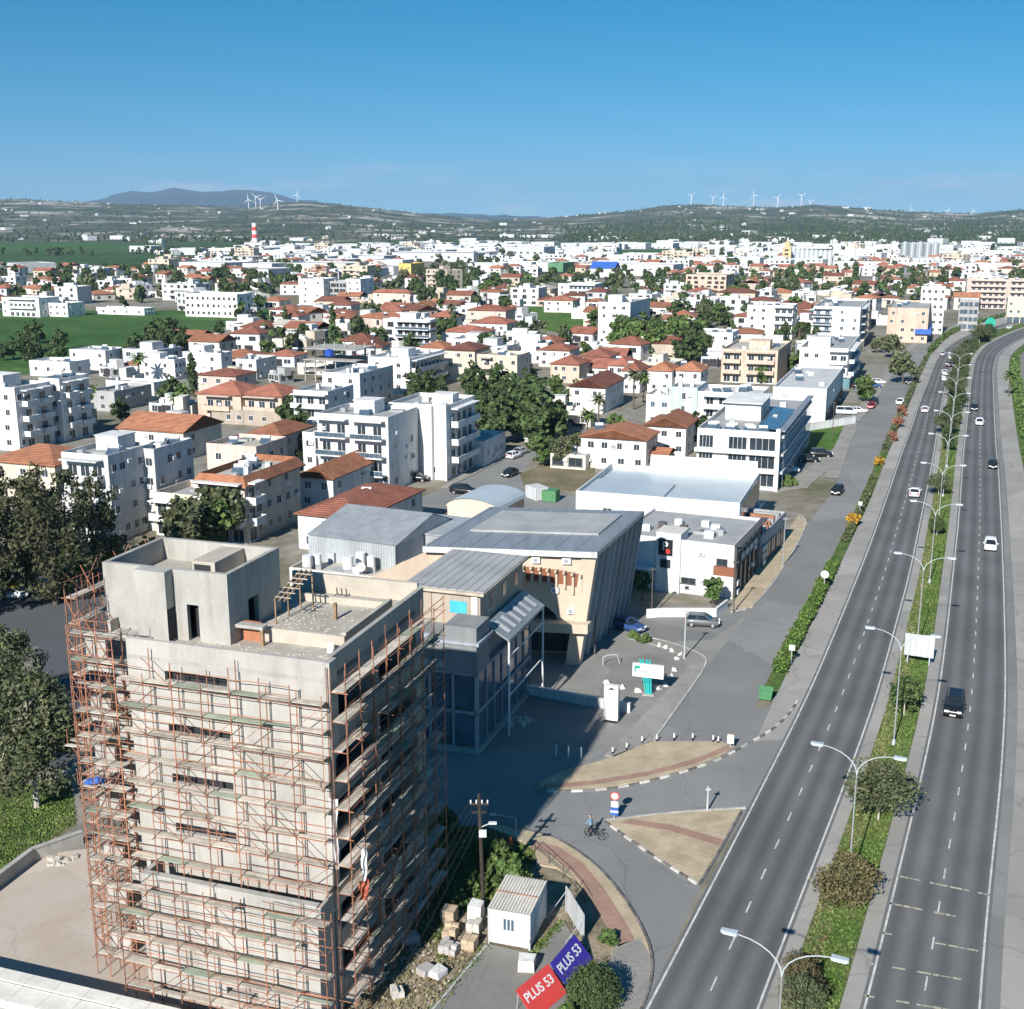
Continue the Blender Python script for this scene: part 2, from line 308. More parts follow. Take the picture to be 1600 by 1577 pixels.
def cracks(name, sc, width, depth, warp=1.5):
    '''tar-sealed cracks and joints over an existing asphalt material'''
    m = MATS[name]; t = m.node_tree; N = t.nodes; L = t.links; bs = N['Principled BSDF']; src = bs.inputs['Base Color'].links[0].from_socket
    geo = N.new('ShaderNodeNewGeometry'); nz = N.new('ShaderNodeTexNoise'); nz.inputs['Scale'].default_value = .35; nz.inputs['Detail'].default_value = 5; L.new(geo.outputs['Position'], nz.inputs['Vector'])
    ad = N.new('ShaderNodeVectorMath'); ad.operation = 'MULTIPLY_ADD'; L.new(nz.outputs['Color'], ad.inputs[0]); ad.inputs[1].default_value = (warp * 2, warp * 2, 0); L.new(geo.outputs['Position'], ad.inputs[2])
    vo = N.new('ShaderNodeTexVoronoi'); vo.feature = 'DISTANCE_TO_EDGE'; vo.inputs['Scale'].default_value = sc; L.new(ad.outputs[0], vo.inputs['Vector'])
    mr = N.new('ShaderNodeMapRange'); mr.inputs['From Max'].default_value = width; mr.inputs['To Min'].default_value = 1 - depth; mr.inputs['To Max'].default_value = 1; L.new(vo.outputs['Distance'], mr.inputs['Value'])
    q = N.new('ShaderNodeMix'); q.data_type = 'RGBA'; q.blend_type = 'MULTIPLY'; q.inputs['Factor'].default_value = 1; L.new(src, q.inputs['A']); L.new(mr.outputs[0], q.inputs['B']); col = q.outputs['Result']
    vp = N.new('ShaderNodeTexVoronoi'); vp.inputs['Scale'].default_value = sc * .6; L.new(ad.outputs[0], vp.inputs['Vector']); m2 = N.new('ShaderNodeMapRange'); m2.inputs['To Min'].default_value = .9; m2.inputs['To Max'].default_value = 1.1; sx_ = N.new('ShaderNodeSeparateColor'); L.new(vp.outputs['Color'], sx_.inputs[0]); L.new(sx_.outputs[0], m2.inputs['Value'])
    q2 = N.new('ShaderNodeMix'); q2.data_type = 'RGBA'; q2.blend_type = 'MULTIPLY'; q2.inputs['Factor'].default_value = 1; L.new(col, q2.inputs['A']); L.new(m2.outputs[0], q2.inputs['B']); L.new(q2.outputs['Result'], bs.inputs['Base Color'])
cracks('asphalt_old', .10, .007, .28); cracks('asphalt_pale', .16, .02, .22); cracks('forecourt_grey', .22, .01, .18); cracks('pavement', .5, .03, .2); cracks('yard_concrete', .12, .006, .15)
# carriageway: wheel tracks worn into the lanes follow the sheet's own across-the-road coordinate
m = mat('asphalt_lane', (.122, .122, .122), .88, .17, .09, fine=.15, fsc=9); t = m.node_tree; N = t.nodes; L = t.links
uv = N.new('ShaderNodeUVMap'); sx = N.new('ShaderNodeSeparateXYZ'); L.new(uv.outputs[0], sx.inputs[0])
ml = N.new('ShaderNodeMath'); ml.operation = 'MULTIPLY'; ml.inputs[1].default_value = 8 * math.pi; L.new(sx.outputs[0], ml.inputs[0])
co = N.new('ShaderNodeMath'); co.operation = 'COSINE'; L.new(ml.outputs[0], co.inputs[0])
mr = N.new('ShaderNodeMapRange'); mr.inputs['From Min'].default_value = -1; mr.inputs['To Min'].default_value = .82; mr.inputs['To Max'].default_value = 1.2; L.new(co.outputs[0], mr.inputs['Value'])
bsl = N['Principled BSDF']; src = bsl.inputs['Base Color'].links[0].from_socket
q = N.new('ShaderNodeMix'); q.data_type = 'RGBA'; q.blend_type = 'MULTIPLY'; q.inputs['Factor'].default_value = 1
L.new(src, q.inputs['A']); L.new(mr.outputs[0], q.inputs['B']); L.new(q.outputs['Result'], bsl.inputs['Base Color'])

mb = MB(); R = 40000
mb.quad((-R, -3000, 0), (R, -3000, 0), (R, R, 0), (-R, R, 0)); struct('ground', mb, 'plain')
def sheet(name, pix, z, m, kind='structure'):
    mb = MB(); p = [G(x, y) for x, y in pix]
    ar = sum(p[i].x * p[(i + 1) % len(p)].y - p[(i + 1) % len(p)].x * p[i].y for i in range(len(p)))
    if ar < 0: p.reverse()
    mb.quad(*[(q.x, q.y, z) for q in p]); return struct(name, mb, m, kind)
def slab(name, pix, z, m, parent=None, kind='structure', side=None):
    mb = MB(); p = [G(x, y) for x, y in pix]; mb.prism([(q.x, q.y) for q in p], 0.0, z, 0, 0)
    return mb.build(name, m, parent, kind=None if parent else kind)
sheet('town_ground', [(-1400, 1900), (2400, 1900), (2600, 560), (2400, 400), (1500, 392), (700, 388), (380, 395), (250, 425), (-300, 440), (-900, 560)], .004, 'town_soil')
sheet('field', [(-500, 487), (60, 484), (395, 486), (355, 508), (300, 548), (210, 575), (-200, 600), (-700, 590)], .010, 'field_green')
sheet('field', [(810, 479), (935, 482), (935, 512), (880, 522), (815, 508)], .010, 'field_bright')
sheet('field', [(430, 463), (650, 466), (640, 476), (400, 478)], .010, 'dry_grass')
sheet('field', [(410, 482), (520, 484), (520, 502), (405, 500)], .010, 'field_green')
sheet('field', [(-300, 400), (0, 398), (230, 396), (330, 400), (260, 416), (230, 424), (0, 424), (-300, 426)], .010, 'field_dark')
sheet('field', [(-300, 381), (180, 379), (235, 385), (215, 393), (-300, 396)], .014, 'field_green')
sheet('field', [(-200, 368), (150, 367), (190, 372), (0, 376), (-200, 376)], .014, 'field_dark')
sheet('field', [(240, 384), (330, 381), (370, 390), (300, 394)], .012, 'field_dark')
sheet('field', [(430, 379), (620, 377), (640, 383), (420, 387)], .012, 'field_green')
sheet('field', [(960, 391), (1080, 389), (1110, 397), (1060, 403), (960, 402)], .012, 'field_green')
sheet('field', [(1262, 664), (1336, 658), (1322, 690), (1306, 702), (1255, 708)], .0165, 'field_bright')
sheet('field', [(905, 462), (985, 462), (985, 470), (905, 470)], .012, 'field_green')
# hills: a polar grid that rises to the ridge line of the photograph
SKY = [(-900, 326), (-300, 322), (0, 315), (60, 313), (120, 317), (180, 319), (260, 322), (330, 324), (400, 325), (440, 320), (480, 318), (540, 322), (600, 328), (660, 335), (760, 343), (830, 342), (900, 337), (980, 331), (1030, 324), (1080, 322), (1130, 324), (1200, 326), (1260, 322), (1320, 326), (1400, 332), (1500, 335), (1570, 329), (1620, 330), (1900, 326), (2500, 330)]
FAR = [(-200, 336), (60, 330), (170, 319), (220, 307), (255, 304), (290, 298), (330, 303), (380, 300), (430, 306), (480, 315), (540, 323), (600, 331), (700, 337), (820, 341)]
def lerp_tab(tab, x):
    if x <= tab[0][0]: return tab[0][1]
    for (x0, y0), (x1, y1) in zip(tab, tab[1:]):
        if x <= x1: return y0 + (y1 - y0) * (x - x0) / (x1 - x0)
    return tab[-1][1]
def hill_h(az_px, dist, ridge, tab, foot):
    top = H + (YH - lerp_tab(tab, az_px)) / F * ridge
    t = (dist - foot) / (ridge - foot)
    if t <= 0: return -2 + 1.5 * t
    base = top * (smoothstep(0, 1, t) if t < 1 else max(-.2, 1 - 1.6 * (t - 1)))
    return base
def hills(name, ridge, foot, tab, m, x0, x1, nx, far, nr, amp, nsc):
    mb = MB(); row = []
    for j in range(nr + 1):
        d = foot - 80 + (far - foot + 80) * (j / nr) ** 1.25; line = []
        for i in range(nx + 1):
            px = x0 + (x1 - x0) * i / nx; X = (px - CX) / F * d
            ft = foot(px) if callable(foot) else foot
            z = hill_h(px, d, ridge, tab, ft); t = min(1, max(0, (d - ft) / (ridge - ft)))
            z += amp * MN.fractal((X * nsc, d * nsc, 3.1), .9, 2.1, 6) * t * (1.15 - t if t < 1 else .15)
            line.append(len(mb.v)); mb.v.append((X, d, z))
        row.append(line)
    for j in range(nr):
        for i in range(nx):
            mb.f.append((row[j][i], row[j][i + 1], row[j + 1][i + 1], row[j + 1][i])); mb.m.append(0)
    return mb.build(name, m, kind='structure', smooth=False)
hills('hills', 6200, 2300, SKY, 'hillside', -700, 2300, 300, 7600, 60, 34, .0016)
hills('mountain', 16500, 11000, FAR, 'mountain', -260, 860, 240, 19500, 40, 260, .0011)
def on_hill(px, d):
    return hill_h(px, d, 6200, SKY, 2300)
# ------------------------------------------------------------------ the dual carriageway
LL = [(890, 1800), (1008, 1577), (1108, 1386), (1169, 1269), (1234, 1140), (1250, 1110), (1277, 1050), (1319, 950), (1359, 850), (1390, 762), (1408, 708), (1422, 672), (1435, 632), (1450, 595), (1462, 564), (1475, 546), (1495, 532), (1515, 522), (1560, 508), (1600, 498), (1700, 482)]
LR = [(1105, 1800), (1187, 1577), (1237, 1444), (1275, 1347), (1319, 1234), (1363, 1113), (1381, 1053), (1400, 981), (1422, 900), (1437, 825), (1452, 753), (1461, 703), (1468, 652), (1475, 615), (1487, 567), (1495, 549), (1507, 535), (1540, 519), (1580, 508), (1650, 494), (1720, 482)]
RL = [(1286, 1800), (1348, 1577), (1369, 1494), (1400, 1369), (1431, 1240), (1444, 1187), (1463, 1095), (1475, 1012), (1487, 903), (1497, 809), (1505, 702), (1511, 652), (1516, 602), (1523, 562), (1537, 542), (1562, 528), (1600, 512), (1660, 497), (1740, 482)]
RR = [(1520, 1800), (1533, 1577), (1547, 1403), (1566, 1225), (1573, 1100), (1573, 1044), (1570, 919), (1566, 825), (1561, 731), (1557, 700), (1554, 640), (1552, 580), (1557, 555), (1575, 540), (1600, 527), (1660, 508), (1760, 488)]
HG = [(1060, 1400), (1196, 1095), (1240, 1006), (1275, 940), (1303, 884), (1328, 831), (1347, 794), (1366, 747), (1382, 706), (1400, 665), (1420, 622), (1435, 585), (1450, 555), (1465, 537), (1487, 520), (1530, 504), (1580, 492), (1650, 480)]
SL = [(1022, 1157), (1106, 1037), (1140, 1000), (1175, 950), (1223, 887), (1261, 819), (1303, 769), (1325, 706), (1335, 668), (1362, 634), (1381, 608), (1410, 562), (1440, 535), (1475, 518), (1520, 503), (1570, 491), (1640, 480)]
def xat(tab, y):
    t = sorted(tab, key=lambda q: -q[1])
    if y >= t[0][1]: (x0, y0), (x1, y1) = t[0], t[1]; return x0 + (x1 - x0) * (y - y0) / (y1 - y0)
    for (x0, y0), (x1, y1) in zip(t, t[1:]):
        if y >= y1: return x0 + (x1 - x0) * (y - y0) / (y1 - y0)
    (x0, y0), (x1, y1) = t[-2], t[-1]; return x1 + (x1 - x0) * (y - y1) / (y1 - y0)
def rows(y0, y1):
    # photo rows with an even stride on the ground
    out = []; d = G(800, y0).y; e = G(800, y1).y
    while d < e:
        out.append(CY + F * (H * cp - d * sp) / (d * cp + H * sp)); d += 4 + d * .012
    return out + [y1]
def edge(tab, ys, off=0.0):
    p = [G(xat(tab, y), y) for y in ys]
    # smooth, then shift sideways by off metres (positive = to the right)
    for _ in range(2):
        p = [p[0]] + [(p[i - 1] + p[i] * 2 + p[i + 1]) / 4 for i in range(1, len(p) - 1)] + [p[-1]]
    if not off: return p
    q = []
    for i in range(len(p)):
        d = (p[min(i + 1, len(p) - 1)] - p[max(i - 1, 0)]).normalized(); q.append(p[i] + Vector((d.y, -d.x, 0)) * off)
    return q
def ribbon(name, a, b, z, m, uvw=False, kind='structure', parent=None, depth=None):
    mb = MB(); n = len(a)
    for p, q in zip(a, b): mb.v += [(p.x, p.y, z), (q.x, q.y, z)]
    for i in range(n - 1): mb.f.append((2 * i, 2 * i + 1, 2 * i + 3, 2 * i + 2)); mb.m.append(0)
    if depth:
        k = len(mb.v)
        for p, q in zip(a, b): mb.v += [(p.x, p.y, z - depth), (q.x, q.y, z - depth)]
        for i in range(n - 1):
            mb.f.append((2 * i, 2 * i + 2, k + 2 * i + 2, k + 2 * i)); mb.f.append((2 * i + 3, 2 * i + 1, k + 2 * i + 1, k + 2 * i + 3)); mb.m += [0, 0]
    o = mb.build(name, m, parent, kind=None if parent else kind)
    if uvw:
        ul = o.data.uv_layers.new(name='UVMap')
        for li, lp in enumerate(o.data.loops): ul.data[li].uv = (lp.vertex_index % 2, (lp.vertex_index // 2) * .1)
    return o
YS = rows(1800, 484)
eLL, eLR, eRL, eRR = edge(LL, YS), edge(LR, YS), edge(RL, YS), edge(RR, YS)
eHG = edge(HG, [y for y in YS if y < 1110]); YH2 = [y for y in YS if y < 1110]
road_left = ribbon('road', edge(LL, YS, -.15), edge(LR, YS, .15), .024, 'asphalt_lane', True)
road_right = ribbon('road', edge(RL, YS, -.15), edge(RR, YS, .15), .024, 'asphalt_lane', True)
ribbon('road_shoulder', edge(LR, YS, .05), edge(LR, YS, 1.15), .020, 'asphalt_pale')
ribbon('road_shoulder', edge(RL, YS, -1.25), edge(RL, YS, -.05), .020, 'asphalt_pale')
ribbon('road_shoulder', edge(RR, YS, .05), edge(RR, YS, 1.0), .020, 'asphalt_old')
ribbon('pavement', edge(RR, YS, 1.0), edge(RR, YS, 4.3), .12, 'asphalt_pale', depth=.12)
ribbon('median', edge(LR, YS, 1.15), edge(RL, YS, -1.25), .13, 'median_soil', depth=.13)
YB = [y for y in YS if y < 1180]
ribbon('verge', edge(HG, YB, .7), edge(LL, YB, -.15), .020, 'asphalt_pale')
ribbon('hedge_bed', edge(HG, YH2, -.75), edge(HG, YH2, .75), .10, 'median_soil', depth=.1)
YSV = [y for y in YS if y < 1160]
ribbon('service_road', edge(SL, YSV, 0), edge(HG, YSV, -.7), .016, 'asphalt_old')
ribbon('pavement', edge(SL, [y for y in YSV if y < 760], -2.6), edge(SL, [y for y in YSV if y < 760], 0), .12, 'pavement', depth=.12)
ribbon('grass_verge', edge(RR, [y for y in YS if y < 1000], 4.3), edge(RR, [y for y in YS if y < 1000], 7.2), .10, 'median_soil', depth=.1)
ribbon('service_road', edge(RR, YS, 7.2), edge(RR, YS, 14.5), .016, 'asphalt_old')
# paint: edge lines are one strip each, lane dashes one piece each
for road, e, off in ((road_left, LL, .12), (road_left, LR, -.12), (road_right, RL, .12), (road_right, RR, -.12)):
    ribbon('edge_line', edge(e, YS, off - .07), edge(e, YS, off + .07), .028, 'marking', parent=road)
def along(e, s0, s1, step):
    """points and headings every step metres along a polyline"""
    acc = 0; nxt = s0; out = []
    for a, b in zip(e, e[1:]):
        L_ = (b - a).length
        while nxt <= acc + L_ and nxt <= s1:
            out.append((a.lerp(b, (nxt - acc) / L_), (b - a).normalized())); nxt += step
        acc += L_
    return out
def strip_piece(name, p, d, ln, wd, z, m, parent):
    n = Vector((d.y, -d.x, 0)); mb = MB(); a = p - d * ln / 2; b = p + d * ln / 2
    mb.quad(*[(q.x, q.y, z) for q in (a - n * wd / 2, a + n * wd / 2, b + n * wd / 2, b - n * wd / 2)]); return mb.build(name, m, parent)
for road, ea, eb in ((road_left, eLL, eLR), (road_right, eRL, eRR)):
    mid = [(a + b) / 2 for a, b in zip(ea, eb)]
    for p, d in along(mid, 1, 330, 4.6): strip_piece('lane_dash', p, d, 1.5, .11, .028, 'marking', road)
    for p, d in along(mid, 332, 900, 9): strip_piece('lane_dash', p, d, 3.0, .13, .028, 'marking', road)
# worn yellow rumble bars across the right-hand carriageway
for px0, px1, yy in ((1402, 1545, 1385), (1390, 1540, 1428), (1378, 1536, 1474), (1360, 1530, 1522), (1350, 1525, 1572)):
    a = G(px0, yy - 16); b = G(px1, yy + 14); k = 0
    while k < 1:
        w_ = U(.04, .16)
        if rnd() < .62: strip_piece('rumble_bar', a.lerp(b, min(1, k + w_ / 2)), (b - a).normalized(), (b - a).length * w_ * .85, U(.12, .24), .028, 'marking_yellow', road_right)
        k += w_
# ------------------------------------------------------------------ junction, islands, pavements, forecourts
sheet('side_street', [(560, 1190), (700, 1160), (860, 1190), (1020, 1150), (1215, 1100), (1250, 1112), (1180, 1245), (1095, 1385), (1015, 1560), (960, 1420), (880, 1330), (790, 1290), (640, 1310), (500, 1330), (380, 1330), (380, 1250)], .012, 'asphalt_old')
sheet('forecourt', [(560, 1190), (700, 960), (960, 950), (1180, 945), (1110, 1040), (1022, 1157), (945, 1185), (860, 1225), (700, 1210)], .008, 'forecourt_grey')
sheet('parking_lane', [(935, 968), (1040, 948), (1175, 955), (1112, 1000), (1050, 1003), (985, 990)], .014, 'asphalt_old')
# kerb stones, laid one by one along a pixel path
def kerb(pix, parent, alt=True, ln=1.0, closed=False, m=None, w_=.22, h=.15):
    p = [G(x, y) for x, y in pix]
    if closed: p.append(p[0])
    for _ in range(2):
        q = [p[0]]
        for a, b in zip(p, p[1:]): q += [a.lerp(b, .25), a.lerp(b, .75)]
        p = q + [p[-1]]
    for i, (c, d) in enumerate(along(p, ln / 2, 1e9, ln)):
        mm = m or (('kerb_white' if i % 2 else 'kerb_black') if alt else 'kerb_stone')
        key = ('kerb', mm, ln)
        if key not in KERB:
            mb = MB(); mb.box(-ln / 2 + .015, ln / 2 - .015, -w_ / 2, w_ / 2, 0, h); mb.v = [(x * (1 if z < .01 else .985), y * (1 if z < .01 else .8), z) for x, y, z in mb.v]; KERB[key] = mb.mesh('kerb_stone', mm)
        obj('kerb_stone', KERB[key], parent, loc=(c.x, c.y, 0), rz=math.atan2(d.y, d.x))
KERB = {}
isl1 = [(838, 1226), (880, 1206), (940, 1190), (985, 1172), (1022, 1160), (1125, 1160), (1148, 1168), (1125, 1183), (1080, 1200), (1000, 1222), (930, 1234), (860, 1238)]
island = slab('paved_island', isl1, .12, 'paver_buff')
slab('red_strip', [(850, 1229), (930, 1221), (1010, 1208), (1085, 1188), (1138, 1166), (1143, 1172), (1085, 1196), (1010, 1215), (930, 1228), (850, 1235)], .124, 'paver_red', island)
kerb([(835, 1238), (930, 1237), (1003, 1225), (1083, 1203), (1130, 1185), (1165, 1165), (1205, 1143), (1232, 1118), (1245, 1098)], island)
tri = [(946, 1284), (1050, 1272), (1158, 1266), (1150, 1282), (1120, 1335), (1092, 1382), (1060, 1362), (1010, 1330)]
triangle = slab('triangle_island', tri, .12, 'paver_slab')
slab('red_strip', [(985, 1282), (1050, 1291), (1130, 1314), (1124, 1324), (1045, 1300), (970, 1288)], .124, 'paver_red', triangle)
kerb([(944, 1284), (1010, 1332), (1060, 1364), (1092, 1384)], triangle, ln=.9)
kerb([(1092, 1384), (1120, 1338), (1160, 1266)], triangle, ln=.9, m='kerb_black')
kerb([(944, 1284), (1050, 1271), (1158, 1264)], triangle, alt=False, ln=.9)
pav = [(752, 1292), (800, 1292), (860, 1308), (900, 1330), (940, 1362), (975, 1405), (1005, 1455), (1020, 1500), (1015, 1545), (990, 1600), (900, 1610), (935, 1540), (962, 1480), (940, 1420), (905, 1380), (870, 1358), (838, 1352), (836, 1328), (800, 1308)]
paving_curve = slab('curved_pavement', pav, .12, 'paver_buff')
slab('red_strip', [(826, 1314), (870, 1324), (910, 1350), (945, 1392), (975, 1440), (992, 1470), (966, 1482), (950, 1452), (925, 1405), (895, 1366), (860, 1338), (832, 1328)], .124, 'paver_red', paving_curve)
slab('concrete_patch', [(962, 1480), (1000, 1468), (1018, 1500), (1012, 1545), (990, 1598), (905, 1600), (938, 1540)], .124, 'pavement', paving_curve)
kerb([(790, 1292), (860, 1307), (900, 1329), (940, 1361), (976, 1405), (1006, 1455), (1021, 1500), (1015, 1548), (990, 1605)], paving_curve, m='kerb_black', ln=.8)
pv2 = slab('pavement', [(1022, 1157), (1106, 1037), (1096, 1024), (1050, 1006), (985, 992), (980, 998), (1050, 1016), (1080, 1038), (1060, 1062), (1000, 1125), (945, 1182), (960, 1184)], .12, 'pavement')
kerb([(1022, 1157), (1075, 1083), (1107, 1036), (1096, 1023), (1050, 1005), (985, 991)], pv2, alt=False)
pv3 = slab('pavement', [(1142, 952), (1176, 950), (1224, 887), (1262, 819), (1248, 806), (1215, 850), (1160, 920)], .12, 'paver_buff')
kerb([(1142, 957), (1178, 950), (1226, 887), (1263, 818), (1250, 805)], pv3, alt=False)
slab('pavement', [(1165, 775), (1262, 762), (1320, 712), (1340, 668), (1320, 668), (1300, 705), (1245, 745), (1165, 760)], .112, 'pavement')
# the construction plot and its neighbours
sheet('site_ground', [(560, 1300), (752, 1292), (836, 1330), (838, 1352), (905, 1380), (962, 1480), (935, 1540), (900, 1640), (380, 1700), (330, 1500)], .016, 'site_soil')
sheet('weed_ground', [(640, 1300), (752, 1290), (836, 1328), (838, 1352), (770, 1400), (690, 1440), (640, 1420), (600, 1400)], .020, 'weedy_soil')
slab('concrete_pad', [(758, 1476), (838, 1494), (880, 1440), (905, 1480), (930, 1545), (890, 1640), (640, 1640), (660, 1590)], .10, 'forecourt_grey')
sheet('yard', [(-300, 1420), (60, 1336), (150, 1325), (190, 1340), (300, 1560), (200, 1640), (-300, 1560)], .016, 'yard_concrete')
sheet('grass_bank', [(-300, 1215), (0, 1232), (110, 1215), (120, 1290), (60, 1330), (0, 1375), (-300, 1500)], .020, 'weedy_soil')
sheet('back_street', [(-200, 905), (60, 890), (200, 870), (205, 905), (100, 930), (140, 1010), (-200, 1010)], .012, 'asphalt')
sheet('back_street', [(60, 930), (150, 900), (180, 1020), (110, 1200), (60, 1200)], .0165, 'asphalt')
sheet('town_street', [(600, 800), (690, 764), (800, 714), (835, 692), (872, 660), (880, 664), (843, 706), (812, 742), (820, 768), (905, 776), (905, 815), (800, 815), (740, 790), (640, 812)], .012, 'asphalt_old')
slab('pavement', [(690, 762), (722, 742), (830, 690), (834, 694), (800, 713), (700, 762)], .12, 'pavement')
slab('dry_plot', [(812, 742), (850, 725), (930, 728), (925, 770), (822, 766)], .10, 'dry_grass')
sheet('town_street', [(1170, 668), (1262, 655), (1258, 662), (1170, 676)], .012, 'asphalt_old')
sheet('car_park', [(1200, 745), (1250, 712), (1318, 702), (1300, 722), (1240, 746)], .0145, 'asphalt_old')
sheet('car_park', [(1290, 655), (1345, 632), (1352, 640), (1338, 655)], .0145, 'asphalt_old')
sheet('car_park', [(1330, 610), (1395, 585), (1410, 565), (1380, 612), (1362, 636)], .0135, 'asphalt_old')
# ------------------------------------------------------------------ the concrete building under construction
def flat_text(name, txt, size, m, parent, loc, rot, extr=.01, align='CENTER', bold=0.0):
    cu = bpy.data.curves.new(name, 'FONT'); cu.body = txt; cu.size = size; cu.extrude = extr; cu.align_x = align; cu.align_y = 'CENTER'; cu.offset = bold
    t_ = bpy.data.objects.new('text_source', cu); COL.objects.link(t_)
    dg = bpy.context.evaluated_depsgraph_get(); me = bpy.data.meshes.new_from_object(t_.evaluated_get(dg)); me.name = name
    bpy.data.objects.remove(t_); me.materials.clear(); me.materials.append(MATS[m])
    return obj(name, me, parent, loc=loc, rot=rot)
A0 = math.radians(18)
C0 = G(507, 1035, 22.3); C0.z = 0
EX = Vector((math.cos(A0), -math.sin(A0), 0)); EY = Vector((math.sin(A0), math.cos(A0), 0))
def L2W(x, y, z=0): return C0 + EX * x + EY * y + Vector((0, 0, z))
cb = thing('concrete_building', 'unfinished grey concrete apartment building wrapped in rusty scaffolding', 'building', C0, -A0)
D = 14.3
mb = MB()                                                     # core behind the openings
mb.box(-12.5, -1.7, .7, D - .3, 0, 21.1); mb.build('core', 'shade_concrete', cb)
# front wall with real slot openings
mb = MB(); slots = [20.25, 17.0, 13.8, 10.6]; z = 8.2; x0, x1, s0, s1 = -12.8, -.02, -10.3, -6.2
for sz in reversed(slots):
    mb.box(x0, x1, 0, .3, z, sz - .3); mb.box(x0, s0, 0, .3, sz - .3, sz + .3); mb.box(s1, x1, 0, .3, sz - .3, sz + .3); z = sz + .3
mb.box(x0, x1, 0, .3, z, 22.3)
mb.box(x0, x0 + .3, .3, 2.2, 0, 21.6)
mb.build('front_wall', 'plaster', cb)
for sz in slots:
    for k in range(3): MB().box(s0 + .9 + k * 1.1, s0 + .94 + k * 1.1, .2, .24, sz - .295, sz + .295).build('window_bar', 'rust', cb)
    MB().box(s0, s1, .62, .66, sz - .5, sz + .5).build('window_void_shade', 'opening_shade', cb)  # dark sheet behind the slot, coloured as the unlit interior
# faint floor bands and joints
for zz in (21.2, 18.0, 14.8, 11.6): MB().box(-12.8, -.02, -.025, -.002, zz - .13, zz + .10).build('slab_edge', 'concrete', cb)
# podium floors that project in front
mb = MB(); mb.box(-11.6, -.02, -2.0, .0, 0, 1.5); mb.box(-11.6, -6.2, -2.0, -1.7, 1.5, 2.0); mb.box(-4.1, -.02, -2.0, -1.7, 1.5, 2.0); mb.box(-11.6, -.02, -2.0, -1.7, 2.0, 8.4)
mb.box(-11.6, -11.3, -1.7, 0, 1.5, 8.4); mb.box(-.32, -.02, -1.7, .0, 1.5, 7.9); mb.box(-11.3, -.32, -1.7, 0, 7.1, 7.35); mb.build('podium_wall', 'plaster', cb)
MB().box(-6.2, -4.1, -1.3, -1.25, 1.4, 2.1).build('window_void_shade', 'opening_shade', cb)
MB().box(-11.6, -.02, -2.05, -1.65, 8.4, 8.5).build('coping', 'concrete', cb)
for zz in (4.1, 7.2): MB().box(-11.62, -.02, -2.03, -2.002, zz - .12, zz + .12).build('slab_edge', 'concrete', cb)
# side balcony fin that leans out at the podium corner
MB().quad((0, -2, 7.2), (0, 1.6, 7.2), (0, 1.6, 8.4), (0, -2, 8.4)).quad((.2, -2, 7.2), (.2, -2, 8.4), (.2, 1.6, 8.4), (.2, 1.6, 7.2)).quad((0, -2, 8.4), (0, 1.6, 8.4), (.2, 1.6, 8.4), (.2, -2, 8.4)).quad((0, -2, 7.2), (0, -2, 8.4), (.2, -2, 8.4), (.2, -2, 7.2)).build('balcony_fin', 'concrete', cb)
# right-hand side: corner pier, balcony slabs, parapets, dark panels painted as the shade inside doorways
MB().box(-.02, .34, -.12, .8, 16.6, 22.32).build('corner_pier', 'concrete', cb)
MB().box(-1.7, -.02, .3, .9, 0, 20.9).box(-1.7, -.02, 12.9, D, 0, 20.9).box(-1.7, -1.6, .9, 12.9, 0, 20.9).box(-1.6, -.02, 6.6, 7.0, 0, 20.9).build('side_wall', 'shade_concrete', cb)
for f in range(7):
    zz = 1.0 + f * 3.2
    MB().box(-1.6, .05, .9, 12.9, zz - .25, zz).build('balcony_slab', 'concrete', cb)
    for ya, yb in ((.9, 6.6), (7.0, 12.9)):
        MB().box(-.15, .0, ya, yb, zz, zz + 1.0).build('balcony_parapet', 'concrete', cb)
        for q in range(2):
            yc = ya + (yb - ya) * (.27 + .46 * q); f < 6 and MB().box(-1.6, -1.56, yc - .8, yc + .8, zz, zz + 2.2).build('doorway_shade', 'opening_shade', cb)
mb = MB(); mb.box(-.3, 0, .8, D, 20.9, 22.3); mb.build('side_parapet', 'concrete', cb)
MB().box(-9.5, -.3, D - .3, D, 0, 22.6).build('back_wall', 'blockwork', cb)
# left wing: open balconies stacked floor by floor
MB().box(-15.4, -12.8, 2.2, D - .3, 0, 21.6).build('left_wall', 'plaster', cb)
for f in range(7):
    zz = 1.0 + f * 3.2
    MB().box(-15.7, -12.8, .1, 2.2, zz - .28, zz).build('balcony_slab', 'concrete', cb)
    MB().box(-15.7, -14.3, .1, .3, zz, zz + U(.9, 1.9)).build('balcony_parapet', 'plaster', cb)
    MB().box(-15.7, -15.5, .3, 2.2, zz, zz + 1.0).build('balcony_parapet', 'plaster', cb)
    if f < 6: MB().box(-14.0, -13.0, 2.16, 2.2, zz, zz + 2.2).build('doorway_shade', 'opening_shade', cb)
mb = MB(); mb.quad((-15.7, .1, 20.4), (-15.7, 2.4, 20.4), (-15.7, 2.4, 22.6), (-15.7, .1, 21.2)); mb.box(-15.7, -15.45, 2.2, D, 20.4, 22.3); mb.build('left_parapet', 'plaster', cb)
